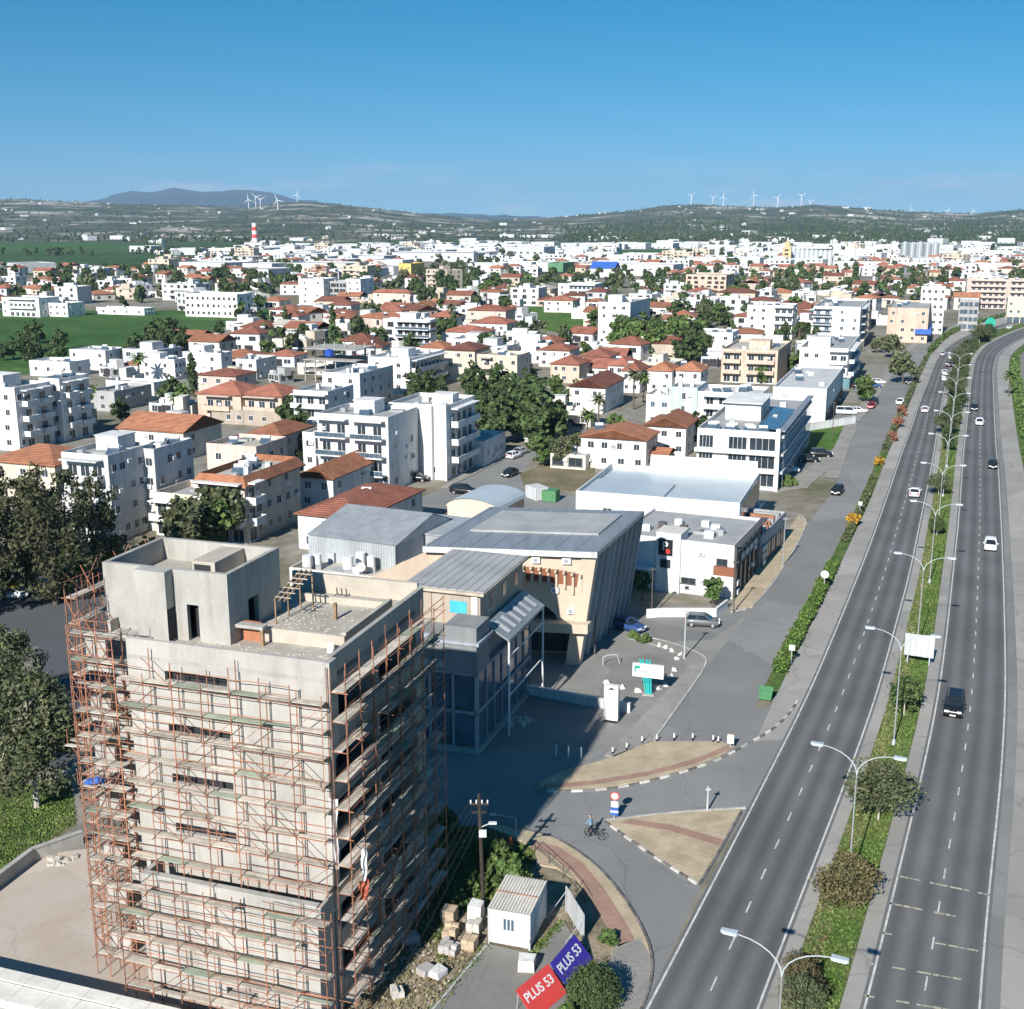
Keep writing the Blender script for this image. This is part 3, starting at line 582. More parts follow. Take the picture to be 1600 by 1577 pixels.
# roof deck and everything standing on it
MB().box(-12.8, -.3, .3, D - .3, 21.0, 21.3).box(-15.45, -12.8, 2.2, D - .3, 21.0, 21.3).build('roof_deck', 'roof_deck', cb)
tw = MB(); tx0, tx1, ty0, ty1, tz = -16.3, -7.7, 3.0, 9.2, 25.7
tw.box(tx0, -10.55, ty0, ty0 + .3, 21.3, tz); tw.box(-9.75, tx1, ty0, ty0 + .3, 21.3, tz); tw.box(-10.55, -9.75, ty0, ty0 + .3, 23.6, tz)
tw.box(tx0, tx0 + .3, ty0 + .3, ty1, 21.3, tz); tw.box(tx0 + .3, tx1, ty1 - .3, ty1, 21.3, tz)
tw.box(tx1 - .3, tx1, ty0 + .3, 5.2, 21.3, tz); tw.box(tx1 - .3, tx1, 6.4, ty1 - .3, 21.3, tz); tw.box(tx1 - .3, tx1, 5.2, 6.4, 23.5, tz)
t_ = tw.build('stair_tower', 'concrete', cb)
MB().box(-13.5, -11.4, 2.2, ty0, 21.3, tz + .02).build('pier', 'concrete', t_)
MB().box(tx0 + .3, tx1 - .3, ty0 + .3, ty1 - .3, 24.1, 24.3).build('tower_deck', 'roof_deck', t_)
MB().box(-11.6, -10.0, 5.4, 8.9, 24.3, 25.55).build('lift_box', 'blockwork', t_)
MB().box(-11.45, -10.3, 5.38, 5.40, 24.75, 25.35).build('vent_shade', 'opening_shade', t_)
MB().box(-11.4, -11.38, 2.2, ty0, 21.4, 23.4).build('doorway_shade', 'opening_shade', t_)
MB().box(-10.6, -9.7, ty0 + .8, ty0 + .85, 21.3, 23.7).build('doorway_shade', 'opening_shade', t_)
MB().box(tx1 - .9, tx1 - .86, 5.1, 6.5, 21.3, 23.6).build('doorway_shade', 'opening_shade', t_)
px0, px1, py0, py1 = -7.6, -.95, 4.4, 11.4
MB().box(px0, px1, py0, py0 + .25, 21.3, 22.15).box(px1 - .25, px1, py0 + .25, py1, 21.3, 22.3).box(px0, px1 - .25, py1 - .25, py1, 21.3, 22.1).build('roof_pit_wall', 'blockwork', cb)
MB().box(px0, px1 - .25, py0 + .25, py1 - .25, 21.301, 21.62).build('raised_deck', 'roof_deck', cb)
MB().box(-3.6, -3.4, 8.3, 8.5, 21.62, 22.7).build('column_stub', 'timber', cb)
MB().box(-7.5, -6.3, 4.15, 4.38, 21.3, 22.5).build('red_panel', 'rust_bright', cb)
MB().box(-8.2, -5.8, 3.5, 4.1, 22.3, 22.5).build('bench_slab', 'concrete', cb)
MB().box(-8.2, -8.0, 3.5, 3.7, 21.3, 22.3).build('bench_leg', 'timber', cb); MB().box(-6.0, -5.8, 3.5, 3.7, 21.3, 22.3).build('bench_leg', 'timber', cb)
fr = thing('timber_prop', 'rough timber prop frame on the flat roof beside the stair tower', 'timber frame', L2W(-6.6, 6.5, 21.62), -A0)
for x, y in ((0, 0), (0, 3.2), (.9, 3.2), (0, 1.6)): MB().bar((x, y, 0), (x, y, 1.6 + .25 * y), .05).build('post', 'timber', fr)
for x in (0, .35, .7): MB().bar((x, -.1, 1.58), (x, 3.5, 2.5), .06).build('beam', 'timber', fr)
for k in range(6): MB().bar((-.1, .2 + k * .55, 1.7 + k * .14), (1.0, .2 + k * .55, 1.7 + k * .14), .04).build('batten', 'plank', fr)
tag(MB().box(-.18, .18, -.04, .04, 0, .62).build('white_board', 'frame_white', None, loc=L2W(-1.5, 3.6, 21.34), rot=(-.35, 0, -A0)), 'small white board leaning at the roof corner of the concrete building', 'board')
def debris(name, pts, n, s0, s1, m, z0=0.0, kind='stuff', flat=.6):
    mb = MB()
    for _ in range(n):
        p = pts(); s = U(s0, s1); k = len(mb.v); a = U(0, 6.28)
        ca, sa = math.cos(a), math.sin(a)
        for (x, y, z) in ((-1, -1, 0), (1, -.8, 0), (.9, 1, 0), (-1, .9, 0), (-.6, -.5, 1), (.6, -.6, .8), (.5, .6, 1.1), (-.7, .5, .7)):
            x *= s * U(.7, 1.2); y *= s * U(.6, 1.1); mb.v.append((p[0] + x * ca - y * sa, p[1] + x * sa + y * ca, p[2] + z * s * flat * U(.6, 1.2)))
        for f in ((4, 5, 6, 7), (0, 1, 5, 4), (1, 2, 6, 5), (2, 3, 7, 6), (3, 0, 4, 7)): mb.f.append(tuple(k + i for i in f)); mb.m.append(0)
    o = mb.build(name, m); o['kind'] = kind; return o
def _roofpt():
    r = rnd()
    if r < .35: p = L2W(random.gauss(-10, 1.0), U(.6, 2.6), 21.3)
    elif r < .7: p = L2W(U(-12.3, -.6), U(.5, 3.4), 21.3)
    elif r < .85: p = L2W(random.gauss(-6, .8), U(5, 10), 21.62)
    else: p = L2W(U(-7, -1.4), U(5, 11), 21.62)
    return p
debris('roof_rubble', _roofpt, 900, .025, .09, 'rubble')
debris('rubble_heap', lambda: L2W(random.gauss(-10.2, .7), random.gauss(1.6, .35), 21.3), 160, .04, .14, 'rubble')
# ------------------------------------------------------------------ scaffolding, pole by pole
ROD = {}
def rod(name, p, q, parent, m='rust', r=.025):
    p = Vector(p); q = Vector(q); d = q - p
    if (m, r) not in ROD: ROD[(m, r)] = MB().bar((0, 0, 0), (0, 0, 1), r, 4, cap=False).mesh('scaffold_rod', m)
    o = obj(name, ROD[(m, r)], parent, loc=p); o.scale = (1, 1, d.length); o.rotation_mode = 'QUATERNION'; o.rotation_quaternion = d.to_track_quat('Z', 'Y'); return o
PLK = {}
def plank(p, q, parent, m='plank', wd=.24):
    p = Vector(p); q = Vector(q); d = q - p
    if (m, wd) not in PLK: PLK[(m, wd)] = MB().box(0, 1, -wd / 2, wd / 2, 0, .05).mesh('scaffold_plank', m)
    o = obj('plank', PLK[(m, wd)], parent, loc=p); o.scale = (d.length, 1, 1); o.rotation_euler = (0, -math.asin(d.z / d.length), math.atan2(d.y, d.x)); return o
def scaffold(label, org, axis, out, length, z0, z1, bay, lift, gap, width, skip=.12, m='rust', nplank=3, wild=0.0, over=1.2, rows_=2, phase=1.9):
    """org: local start, axis: local unit run direction, out: local unit direction away from the wall"""
    t = thing('scaffold', label, 'scaffold', L2W(*org, z0), -A0, 'scaffold runs round the concrete building')
    ax, ou = Vector((*axis, 0)), Vector((*out, 0)); n = max(1, round(length / bay)); bl = length / n
    def P(i, k, z): return ax * (i * bl) + ou * (gap + width * k / (rows_ - 1)) + Vector((0, 0, z))
    for i in range(n + 1):
        for k in range(rows_):
            top = z1 - z0 + U(.2, over)
            j = Vector((U(-.05, .05), U(-.05, .05), 0))
            rod('standard', P(i, k, 0) + j, P(i, k, top) + j * U(-1, 1), t, 'rust' if rnd() < .7 else 'rust_bright', .034)
    z = phase; lv = 0
    while z0 + z < z1 + .3:
        for i in range(n):
            for k in range(rows_):
                if rnd() > skip: rod('ledger', P(i - .04, k, z + U(-.05, .05)), P(i + 1.04, k, z + U(-.05, .05)), t, 'rust' if rnd() < .7 else 'rust_bright')
            for hgt in (.5, 1.0):
                if rnd() > .35: rod('guard_rail', P(i - .03, rows_ - 1, z + hgt + U(-.06, .06)), P(i + 1.03, rows_ - 1, z + hgt + U(-.06, .06)), t, 'rust' if rnd() < .7 else 'rust_bright')
            if rnd() > skip * .8:
                gm = 'plank_green' if rnd() < .12 else 'plank'
                for k in range(nplank):
                    if rnd() < .07: continue
                    a = .12 + (k + .5) * (width - .2) / nplank
                    p_ = ax * ((i - .02) * bl) + ou * (gap + a) + Vector((0, 0, z + .04 + U(0, .03))); plank(p_, p_ + ax * bl * U(.98, 1.1) + Vector((0, 0, U(-.03, .03))), t, gm, max(.24, (width - .25) / nplank))
            if rnd() < .34 + wild:
                b_ = rnd() < .5; rod('brace', P(i + (0 if b_ else 1), rows_ - 1, z), P(i + (1 if b_ else 0), rows_ - 1, z + lift), t, 'rust')
        for i in range(n + 1):
            if rnd() > skip: rod('transom', P(i, 0, z) - ou * U(.02, .2), P(i, rows_ - 1, z) + ou * U(.02, .35), t, 'rust_bright' if rnd() < .4 else 'rust')
            if wild and rnd() < wild: rod('brace', P(i, 0, z), P(i, rows_ - 1, z + lift), t, 'rust_bright')
        z += lift; lv += 1
    return t
scaffold('rusty scaffold bays in front of the main facade above the podium', (-13.0, 0), (1, 0), (0, -1), 13.2, 7.4, 20.3, 1.9, 1.62, .28, .75, phase=1.3, nplank=2, over=1.9, skip=.06)
scaffold('rusty scaffold bays standing before the podium wall at ground level', (-12.4, -2.0), (1, 0), (0, -1), 13.4, 0, 8.0, 1.9, 1.62, .3, .8, skip=.06, phase=1.4, nplank=2)
sl = scaffold('dense orange scaffold at the left flank of the concrete building', (-16.2, .5), (0, 1), (-1, 0), 8.0, 0, 24.2, 1.5, 1.62, .14, .85, m='rust_bright', wild=.4, nplank=2, rows_=3, phase=1.4, skip=.04)
scaffold('rusty scaffold before the open balconies of the left wing', (-16.1, .1), (1, 0), (0, -1), 3.1, 0, 22.3, 1.13, 1.62, .2, .9, wild=.4, skip=.04, nplank=2, phase=1.4)
scaffold('shaded scaffold along the street side of the concrete building', (.3, -.6), (0, 1), (1, 0), 14.8, 0, 21.4, 1.85, 1.75, .3, .9, skip=.06, phase=1.6, nplank=3, over=.9)
# loading platforms that stick out on the left
for zz, ln in ((14.0, 1.9), (11.4, 1.4)):
    pf = thing('loading_platform', 'plank loading platform jutting left from the scaffold, ' + ('upper of two' if zz > 12 else 'lower of two'), 'platform', L2W(-17.0, 1.6, zz), -A0, 'loading platforms on the left scaffold')
    for k in range(9):
        plank((0, k * .42, 0), (-ln * U(.75, 1.1), k * .42 + U(-.1, .1), U(-.05, .1)), pf, 'plank', .3)
    for k in (0, 1.7, 3.4): rod('bearer', (0.3, k, -.06), (-ln, k, -.06), pf, 'rust'); rod('strut', (-ln * .9, k, -.08), (0, k, -1.9), pf, 'rust')
    for k in (0, 1.7, 3.4): rod('rail_post', (-ln, k, -.05), (-ln, k, 1.0), pf, 'rust_bright')
# cloth and tools hung on the scaffold
def drape(name, label, cat, x, y, z, wd, ht, m, rz=0.0, parts=1):
    mb = MB(); n = 7; k0 = len(mb.v)
    for side in (0, .025):
        for j in range(n + 1):
            for i in range(5):
                mb.v.append((wd * (i / 4 - .5) * (1 - .25 * j / n) + .05 * math.sin(j * 1.7), side + .10 * math.sin(i * 2.1 + j * .9), -ht * j / n))
    for s_ in range(2):
        for j in range(n):
            for i in range(4):
                a = k0 + s_ * 5 * (n + 1) + j * 5 + i; f = (a, a + 1, a + 6, a + 5); mb.f.append(f if s_ else f[::-1]); mb.m.append(0)
    return tag(mb.build(name, m, None, loc=L2W(x, y, z), rz=-A0 + rz), label, cat)
drape('plastic_sheet', 'long white plastic sheet hanging at the corner of the scaffold', 'sheet', .25, -.15, 14.2, .55, 4.4, 'frame_white')
drape('cloth', 'white cloth hanging over a red one on the shaded scaffold', 'cloth', 1.75, .5, 11.0, .35, 2.2, 'frame_white', .8)
drape('cloth', 'red cloth hanging under the white one on the shaded scaffold', 'cloth', 1.72, .45, 9.0, .6, 1.2, 'container_red', .8)
tag(debris('tarpaulin', lambda: L2W(-15.4 + U(-.3, .3), -.5 + U(-.25, .25), 12.85 + U(0, .3)), 9, .15, .32, 'blue', kind='thing'), 'blue tarpaulin bundle stuffed into the left scaffold', 'tarpaulin'); del bpy.data.objects['tarpaulin']['kind']
# ------------------------------------------------------------------ yard walls, bottom left
def wall_run(name, label, pix, h, th, m, capm=None, z0=0.0, cap=.08, seg=None):
    P_ = [G(x, y) for x, y in pix]; t = thing(name, label, 'wall', P_[0])
    for a, b in zip(P_, P_[1:]):
        L_ = (b - a).length; ang = math.atan2(b.y - a.y, b.x - a.x); n = max(1, round(L_ / seg)) if seg else 1
        for i in range(n):
            p = a.lerp(b, i / n) - P_[0]
            MB().box(0, L_ / n - (.015 if seg else 0), -th / 2, th / 2, z0, h).build('wall_panel', m, t, loc=p, rz=ang)
            if capm: MB().box(0, L_ / n - (.015 if seg else 0), -th / 2 - .06, th / 2 + .06, h, h + cap).build('coping', capm, t, loc=p, rz=ang)
    return t
mat('wall_white', (.66, .64, .58), .9, .13, .8, st=(1, 1, .5), fine=.14, fsc=5)
p0, p1 = L2W(-24, -4.6), L2W(-5.6, -4.9)
yw = thing('yard_wall', 'pale block boundary wall with coping slabs at the bottom left', 'wall', p0, -A0)
wl = (p1 - p0).length; n = 9
for i in range(n):
    MB().box(i * wl / n, (i + 1) * wl / n - .02, -.11, .11, 0, 1.75).build('wall_panel', 'wall_white', yw)
    MB().box(i * wl / n, (i + 1) * wl / n - .02, -.75, .17, 1.75, 1.85).build('coping_slab', 'wall_white', yw)
    MB().box(i * wl / n, (i + 1) * wl / n - .02, -2.2, -.77, 1.2, 1.72).build('ledge_block', 'wall_white', yw)
MB().box(0, wl, -2.15, -.8, 0, 1.2).build('ledge_base', 'concrete', yw)
wall_run('garden_wall', 'low rough concrete wall between the grass bank and the yard', [(-60, 1432), (52, 1346), (130, 1318)], 1.0, .28, 'concrete', 'concrete', seg=3)
tag(debris('dirt_heap', lambda: G(95 + U(-18, 25), 1346 + U(-8, 8)), 26, .12, .4, 'rubble', kind='x'), 'heap of grey rubble beside the scaffold foot in the yard', 'rubble'); del bpy.data.objects['dirt_heap']['kind']
# ------------------------------------------------------------------ site cabin, banners, pallets
ca = thing('site_cabin', 'white prefabricated site cabin with ribbed roof and barred window', 'cabin', G(764, 1476), -math.radians(17)); ca.location.z = .1
W_, D_, H_ = 2.75, 3.9, 2.55
MB().box(0, W_, 0, D_, .12, H_).build('wall', 'white', ca)
for x in (0, W_): MB().box(x - .06, x + .06, -.04, .08, 0, H_ + .02).box(x - .06, x + .06, D_ - .08, D_ + .04, 0, H_ + .02).build('corner_post', 'lightgrey', ca)
mb = MB(); nr = 14
for k in range(nr):
    a = -.08 + k * (W_ + .16) / nr; b = a + (W_ + .16) / nr; q = (b - a)
    z_ = [H_ + .03, H_ + .03, H_ + .09, H_ + .09]
    for (xa, za), (xb, zb) in (((a, H_ + .03), (a + q * .45, H_ + .03)), ((a + q * .45, H_ + .03), (a + q * .55, H_ + .11)), ((a + q * .55, H_ + .11), (a + q * .9, H_ + .11)), ((a + q * .9, H_ + .11), (b, H_ + .03))):
        mb.quad((xa, -.1, za), (xb, -.1, zb), (xb, D_ + .1, zb + .08), (xa, D_ + .1, za + .08))
MB_r = mb.build('roof_sheet', 'offwhite', ca)
MB().box(-.09, W_ + .09, 1.9, 1.98, H_ + .1, H_ + .16).build('roof_strap', 'rust', ca)
wn = MB().box(.95, 1.75, -.03, .0, 1.15, 2.05).build('window', 'frame_white', ca)
for k in range(3): MB().box(1.0 + k * .26, 1.18 + k * .26, -.045, -.031, 1.2, 2.0).build('pane', 'glassblue', wn)
MB().box(W_ + .0, W_ + .04, 1.2, 2.1, .15, 2.2).build('door', 'lightgrey', ca)
MB().bar((W_ + .03, -.3, .7), (W_ + .05, 3.6, 2.4), .02).build('pipe', 'steel', ca)
# banners: boards on raked frames
def board(name, label, pix4, h, m, txt=None, small=None, white=False):
    """pix4: bottom-left and bottom-right pixels on the ground; upright board of height h"""
    a, b = G(*pix4[0]), G(*pix4[1]); L_ = (b - a).length; t = thing(name, label, 'banner', a, math.atan2(b.y - a.y, b.x - a.x))
    MB().box(0, L_, -.03, .0, .15, h).build('panel', m, t)
    for x in (.1, L_ / 2, L_ - .1): MB().bar((x, .05, 0), (x, .05, h), .03).build('post', 'galv', t)
    for x in (.1, L_ - .1): MB().bar((x, .05, h * .8), (x, 1.3, 0), .025).build('prop', 'galv', t)
    if txt: flat_text('lettering', txt, small, 'frame_white', t, (L_ / 2, -.045, h * .62), (math.pi / 2, 0, 0), .006, bold=.012)
    return t
def raked(label, bl, br, tl, m, z1):
    '''banner board leaning back on props: bottom-left, bottom-right and top-left corners as photo pixels'''
    o, r_, t_ = G(*bl, .12), G(*br, .12), G(*tl, z1); ux = (r_ - o); L_ = ux.length; ux.normalize(); up = t_ - o; up -= ux * up.dot(ux); Hh = up.length; up.normalize(); nz = ux.cross(up)
    t = thing('banner', label, 'banner', o); t.matrix_world = Matrix((( ux.x, up.x, nz.x, o.x), (ux.y, up.y, nz.y, o.y), (ux.z, up.z, nz.z, o.z), (0, 0, 0, 1)))
    MB().box(0, L_, 0, Hh, -.05, 0).build('panel', m, t); Q = t.matrix_world.to_3x3().inverted()
    for x in (.15, L_ / 2, L_ - .15): MB().bar((x, 0, -.08), (x, Hh, -.08), .03).build('batten', 'galv', t)
    for x in (.15, L_ - .15):
        top_ = Vector((x, Hh * .9, -.1)); foot = Q @ (Vector((0, 0, -(t.matrix_world @ top_).z)) - nz.xy.normalized().to_3d() * .1); MB().bar(top_, top_ + foot, .025).build('prop', 'galv', t)
    flat_text('lettering', 'PLUS 53', L_ * .245, 'frame_white', t, (L_ * .49, Hh * .60, .008), (0, 0, 0), .006, bold=.012)
    return t
raked('red PLUS 53 banner board by the round bush', (836, 1594), (886, 1551), (807, 1546), 'banner_red', 1.5)
raked('dark blue PLUS 53 banner board behind the red one', (889, 1545), (926, 1498), (861, 1504), 'banner_blue', 1.45)
board('hoarding', 'plain white hoarding panel beside the white cabin', ((912, 1472), (884, 1425)), 2.0, 'lightgrey')
BOXES = {}
def pallet(label, px, py, w_, d_, h_, m, az, courses=4, wrap=None):
    t = thing('pallet_stack', label, 'pallet', G(px, py), math.radians(az), 'stacks of blocks on the building site')
    for y in (0, d_ / 2 - .04, d_ - .08): MB().box(0, w_, y, y + .08, 0, .1).build('bearer', 'timber', t)
    MB().box(0, w_, 0, d_, .1, .13).build('pallet_deck', 'timber', t)
    if wrap: 
        mb = MB(); mb.box(.03, w_ - .03, .03, d_ - .03, .13, h_); mb.v = [(x + U(-.05, .05), y + U(-.05, .05), z + (U(-.06, .06) if z > .2 else 0)) for x, y, z in mb.v]; mb.build('wrapped_load', wrap, t)
    else:
        nx, ny = max(2, round(w_ / .4)), max(2, round(d_ / .3)); ch = (h_ - .13) / courses
        key = (m, round(w_ / nx, 3), round(d_ / ny, 3), round(ch, 3))
        if key not in BOXES: BOXES[key] = MB().box(.01, w_ / nx - .01, .01, d_ / ny - .01, 0.004, ch).mesh('block', m)
        for c in range(courses):
            for i in range(nx):
                for j in range(ny):
                    if c == courses - 1 and rnd() < .25: continue
                    obj('block', BOXES[key], t, loc=(i * w_ / nx + U(-.01, .01), j * d_ / ny + U(-.01, .01), .13 + c * ch))
    return t
mat('block_tan', (.46, .36, .25), .9, .15, 2, objr=.12); mat('block_grey', (.42, .40, .38), .9, .15, 2, objr=.12); mat('wrap_white', (.62, .61, .60), .4, .2, 3, fine=.25, fsc=8); mat('block_light', (.52, .49, .44), .9, .15, 2, objr=.12)
pallet('tan block pallet nearest the weeds in the left row', 688, 1446, .95, .95, 1.1, 'block_tan', -18)
pallet('tan block pallet in the middle of the left row', 690, 1468, .95, .95, .8, 'block_tan', -16, 3)
pallet('wide stack of grey blocks at the near end of the left row', 684, 1492, 1.2, 1.1, .7, 'block_grey', -22, 3)
pallet('white wrapped pallet behind the dark utility pole', 730, 1440, .95, .95, 1.2, 'block_light', -16, wrap='wrap_white')
pallet('pale block pallet between wrapped pallet and the cabin', 728, 1462, .9, .9, .9, 'block_light', -15, 3)
pallet('tan block pallet nearest the cabin corner', 720, 1486, .9, .9, .8, 'block_tan', -20, 3)
pallet('grey plastic wrapped bundle at the left on the site soil', 664, 1532, 1.0, .8, .55, 'block_light', 50, wrap='block_grey')
pallet('pale plastic wrapped bundle at the right on the site soil', 684, 1536, 1.0, .8, .55, 'block_light', 52, wrap='wrap_white')
pallet('crumpled white wrapped pallet on the concrete pad', 808, 1522, 1.1, .9, .95, 'block_light', -8, wrap='wrap_white')
pallet('small pale stone stack near the scaffold foot', 614, 1566, .75, .75, .7, 'block_light', 20, 3)
pallet('grey covered stack at the edge of the building shadow', 628, 1482, 1.3, .9, .55, 'block_grey', 25, wrap='block_grey')
def _site():
    r = rnd(); 
    if r < .6: return G(U(560, 720), U(1470, 1590))
    return G(U(640, 760), U(1420, 1500))
debris('site_rubble', _site, 500, .03, .12, 'rubble')
tp = thing('timber_pile', 'untidy pile of pale planks and poles at the scaffold foot', 'timber pile', G(575, 1535))
for k in range(34):
    a = U(.5, 1.4); p = Vector((U(-1.2, 1.2), U(-1.2, 1.2), .05 + k * .022)); d = Vector((math.cos(a), math.sin(a), U(-.05, .05))) * U(.7, 1.5); plank(p - d / 2, p + d / 2, tp, 'plank' if k % 3 else 'wall_white', .16)
kb = thing('site_edging', 'thin concrete edging strip between site soil and concrete pad', 'edging', G(668, 1590)); a, b = G(668, 1590), G(760, 1480)
for k in range(8): 
    p, q_ = a.lerp(b, k / 8) - a, a.lerp(b, (k + .97) / 8) - a; MB().bar((p.x, p.y, .08), (q_.x, q_.y, .08), .1).build('edging_stone', 'kerb_stone', kb)
# ------------------------------------------------------------------ utility pole, lamp and cables
up = thing('utility_pole', 'dark wooden utility pole with crossarm in front of the shaded street', 'pole', G(755, 1408))
MB().bar((0, 0, 0), (-.25, 0, 8.1), .15, 8, .11).build('post', 'pole_wood', up)
MB().box(-.9, .4, -.06, .06, 7.3, 7.42).box(-.75, .25, -.06, .06, 6.7, 6.8).build('crossarm', 'pole_wood', up)
for k in range(4): MB().bar((-.8 + k * .38, 0, 7.42), (-.8 + k * .38, 0, 7.65), .05, 6).build('insulator', 'white_paint', up)
MB().bar((-.2, 0, 5.6), (.5, -.05, 5.95), .04, 6).build('lamp_arm', 'galv', up)
MB().box(.4, .95, -.14, .08, 5.9, 6.02).build('lamp_head', 'frame_white', up)
MB().box(-.25, .25, -.25, -.08, 5.0, 5.5).build('junction_box', 'frame_white', up)
top = G(755, 1408) + Vector((-.4, 0, 7.5))
for k in range(5):
    a = top + Vector((-.5 + k * .32, 0, -.15 * (k % 2))); b = L2W(3.0 + k * .8, -6 - k, 7.2 - .4 * (k % 3)); mb = MB(); prev = a
    for j in range(1, 13):
        t = j / 12; q_ = a.lerp(b, t) + Vector((0, 0, -1.1 * 4 * t * (1 - t) * .5)); mb.bar(prev, q_, .007, 3, cap=False); prev = q_
    tag(mb.build('overhead_cable', 'frame_dark'), 'thin overhead cable running from the dark utility pole past the scaffold', 'cable', 'overhead cables')
pipe = thing('pipe_rail', 'grey pipe lamp arm at the kerb near the utility pole', 'lamp', G(806, 1306)); MB().bar((0, 0, 0), (0, 0, 1.5), .04, 6).build('post', 'galv', pipe); MB().bar((0, 0, 1.5), (-1.7, .1, 1.75), .035, 6).build('arm', 'galv', pipe); MB().box(-2.0, -1.5, 0, .2, 1.7, 1.8).build('head', 'frame_white', pipe)
bar = tag(MB().box(-.25, .25, -.2, .2, 0, .12).bar((0, 0, .1), (0, 0, .75), .2, 8, .12).build('traffic_drum', 'orange', None, loc=G(797, 1322)), 'orange traffic drum by the weeds near the utility pole', 'drum')
# ------------------------------------------------------------------ a general builder for houses and blocks
WIN = {}
def win_mesh(kind):
    if kind in WIN: return WIN[kind]
    fm = {'w': 'frame_white', 'd': 'frame_dark', 'b': 'frame_brown', 'n': 'frame_dark'}[kind[0]]; gm = 'glassblue' if 'B' in kind else 'glass'
    mb = MB(); t = .06
    mb.box(-.5, -.5 + t, -.07, .02, -.5, .5).box(.5 - t, .5, -.07, .02, -.5, .5).box(-.5 + t, .5 - t, -.07, .02, .5 - t, .5).box(-.5 + t, .5 - t, -.07, .02, -.5, -.5 + t)
    mb.box(-.02, .02, -.05, .02, -.5 + t, .5 - t)
    mb.box(-.56, .56, -.16, -.002, -.55, -.5)
    for a, b in ((-.5 + t, -.02), (.02, .5 - t)): mb.quad((a, -.02, -.5 + t), (b, -.02, -.5 + t), (b, -.02, .5 - t), (a, -.02, .5 - t), mi=1)
    WIN[kind] = mb.mesh('window', [fm, gm]); return WIN[kind]
def put_window(parent, face, u, z, ww, wh, kind, w, d, name='window'):
    if face == 'f': loc, rz = (-w + u, -.004, z), 0
    elif face == 'r': loc, rz = (.004, u, z), math.pi / 2
    elif face == 'l': loc, rz = (-w - .004, d - u, z), -math.pi / 2
    else: loc, rz = (-u, d + .004, z), math.pi
    return obj(name, win_mesh(kind), parent, loc=loc, rz=rz, scale=(ww, 1, wh))
BAL = {}
def put_balcony(parent, face, u0, u1, z, w, d, m, dep=1.6, solid=True):
    key = (round(u1 - u0, 1), m, dep, solid)
    if key not in BAL:
        L_ = u1 - u0; mb = MB(); mb.box(0, L_, -dep, 0, -.22, 0)
        if solid: mb.box(0, L_, -dep, -dep + .12, 0, .9); mb.box(0, .12, -dep + .12, 0, 0, .9); mb.box(L_ - .12, L_, -dep + .12, 0, 0, .9)
        else:
            mb.box(0, L_, -dep, -dep + .04, .82, .9); mb.box(0, L_, -dep, -dep + .03, .1, .8, mi=1)
            for k in range(int(L_ / .9) + 1): mb.box(k * .9, k * .9 + .05, -dep, -dep + .05, 0, .82)
        BAL[key] = mb.mesh('balcony', [m, 'glassblue'])
    if face == 'f': loc, rz = (-w + u0, -.003, z), 0
    elif face == 'r': loc, rz = (.003, u0, z), math.pi / 2
    else: loc, rz = (-w - .003, d - u0, z), -math.pi / 2
    return obj('balcony', BAL[key], parent, loc=loc, rz=rz)
HEAT = []
def heater(p, rz, where):
    """solar water heater: white tank over a tilted collector on a steel stand"""
    if not HEAT:
        HEAT.append(MB().bar((-.75, .55, 1.15), (.75, .55, 1.15), .32, 10).mesh('tank', 'frame_white'))
        HEAT.append(MB().quad((-.95, -.75, .25), (.95, -.75, .25), (.95, .45, 1.0), (-.95, .45, 1.0)).quad((-.95, -.75, .2), (-.95, .45, .95), (.95, .45, .95), (.95, -.75, .2)).quad((-.95, -.75, .2), (.95, -.75, .2), (.95, -.75, .25), (-.95, -.75, .25)).mesh('collector', 'glassblue'))
        mb = MB()
        for x in (-.8, .8): mb.bar((x, -.7, 0), (x, -.7, .25), .03).bar((x, .55, 0), (x, .55, .9), .03).bar((x, -.7, .1), (x, .55, .1), .025)
        HEAT.append(mb.mesh('stand', 'galv'))
        HEAT.append(MB().bar((0, 0, .0), (0, 0, 1.25), .5, 10).mesh('cold_tank', 'frame_white'))
    t = thing('solar_water_heater', ' '.join(('solar water heater on roof of the ' + where).split()[:16]), 'water heater', p, rz, 'solar water heaters on roofs')
    obj('tank', HEAT[0], t); obj('collector', HEAT[1], t); obj('stand', HEAT[2], t)
    if rnd() < .4: obj('cold_tank', HEAT[3], t, loc=(U(-.3, .3), 1.6, 0))
    return t
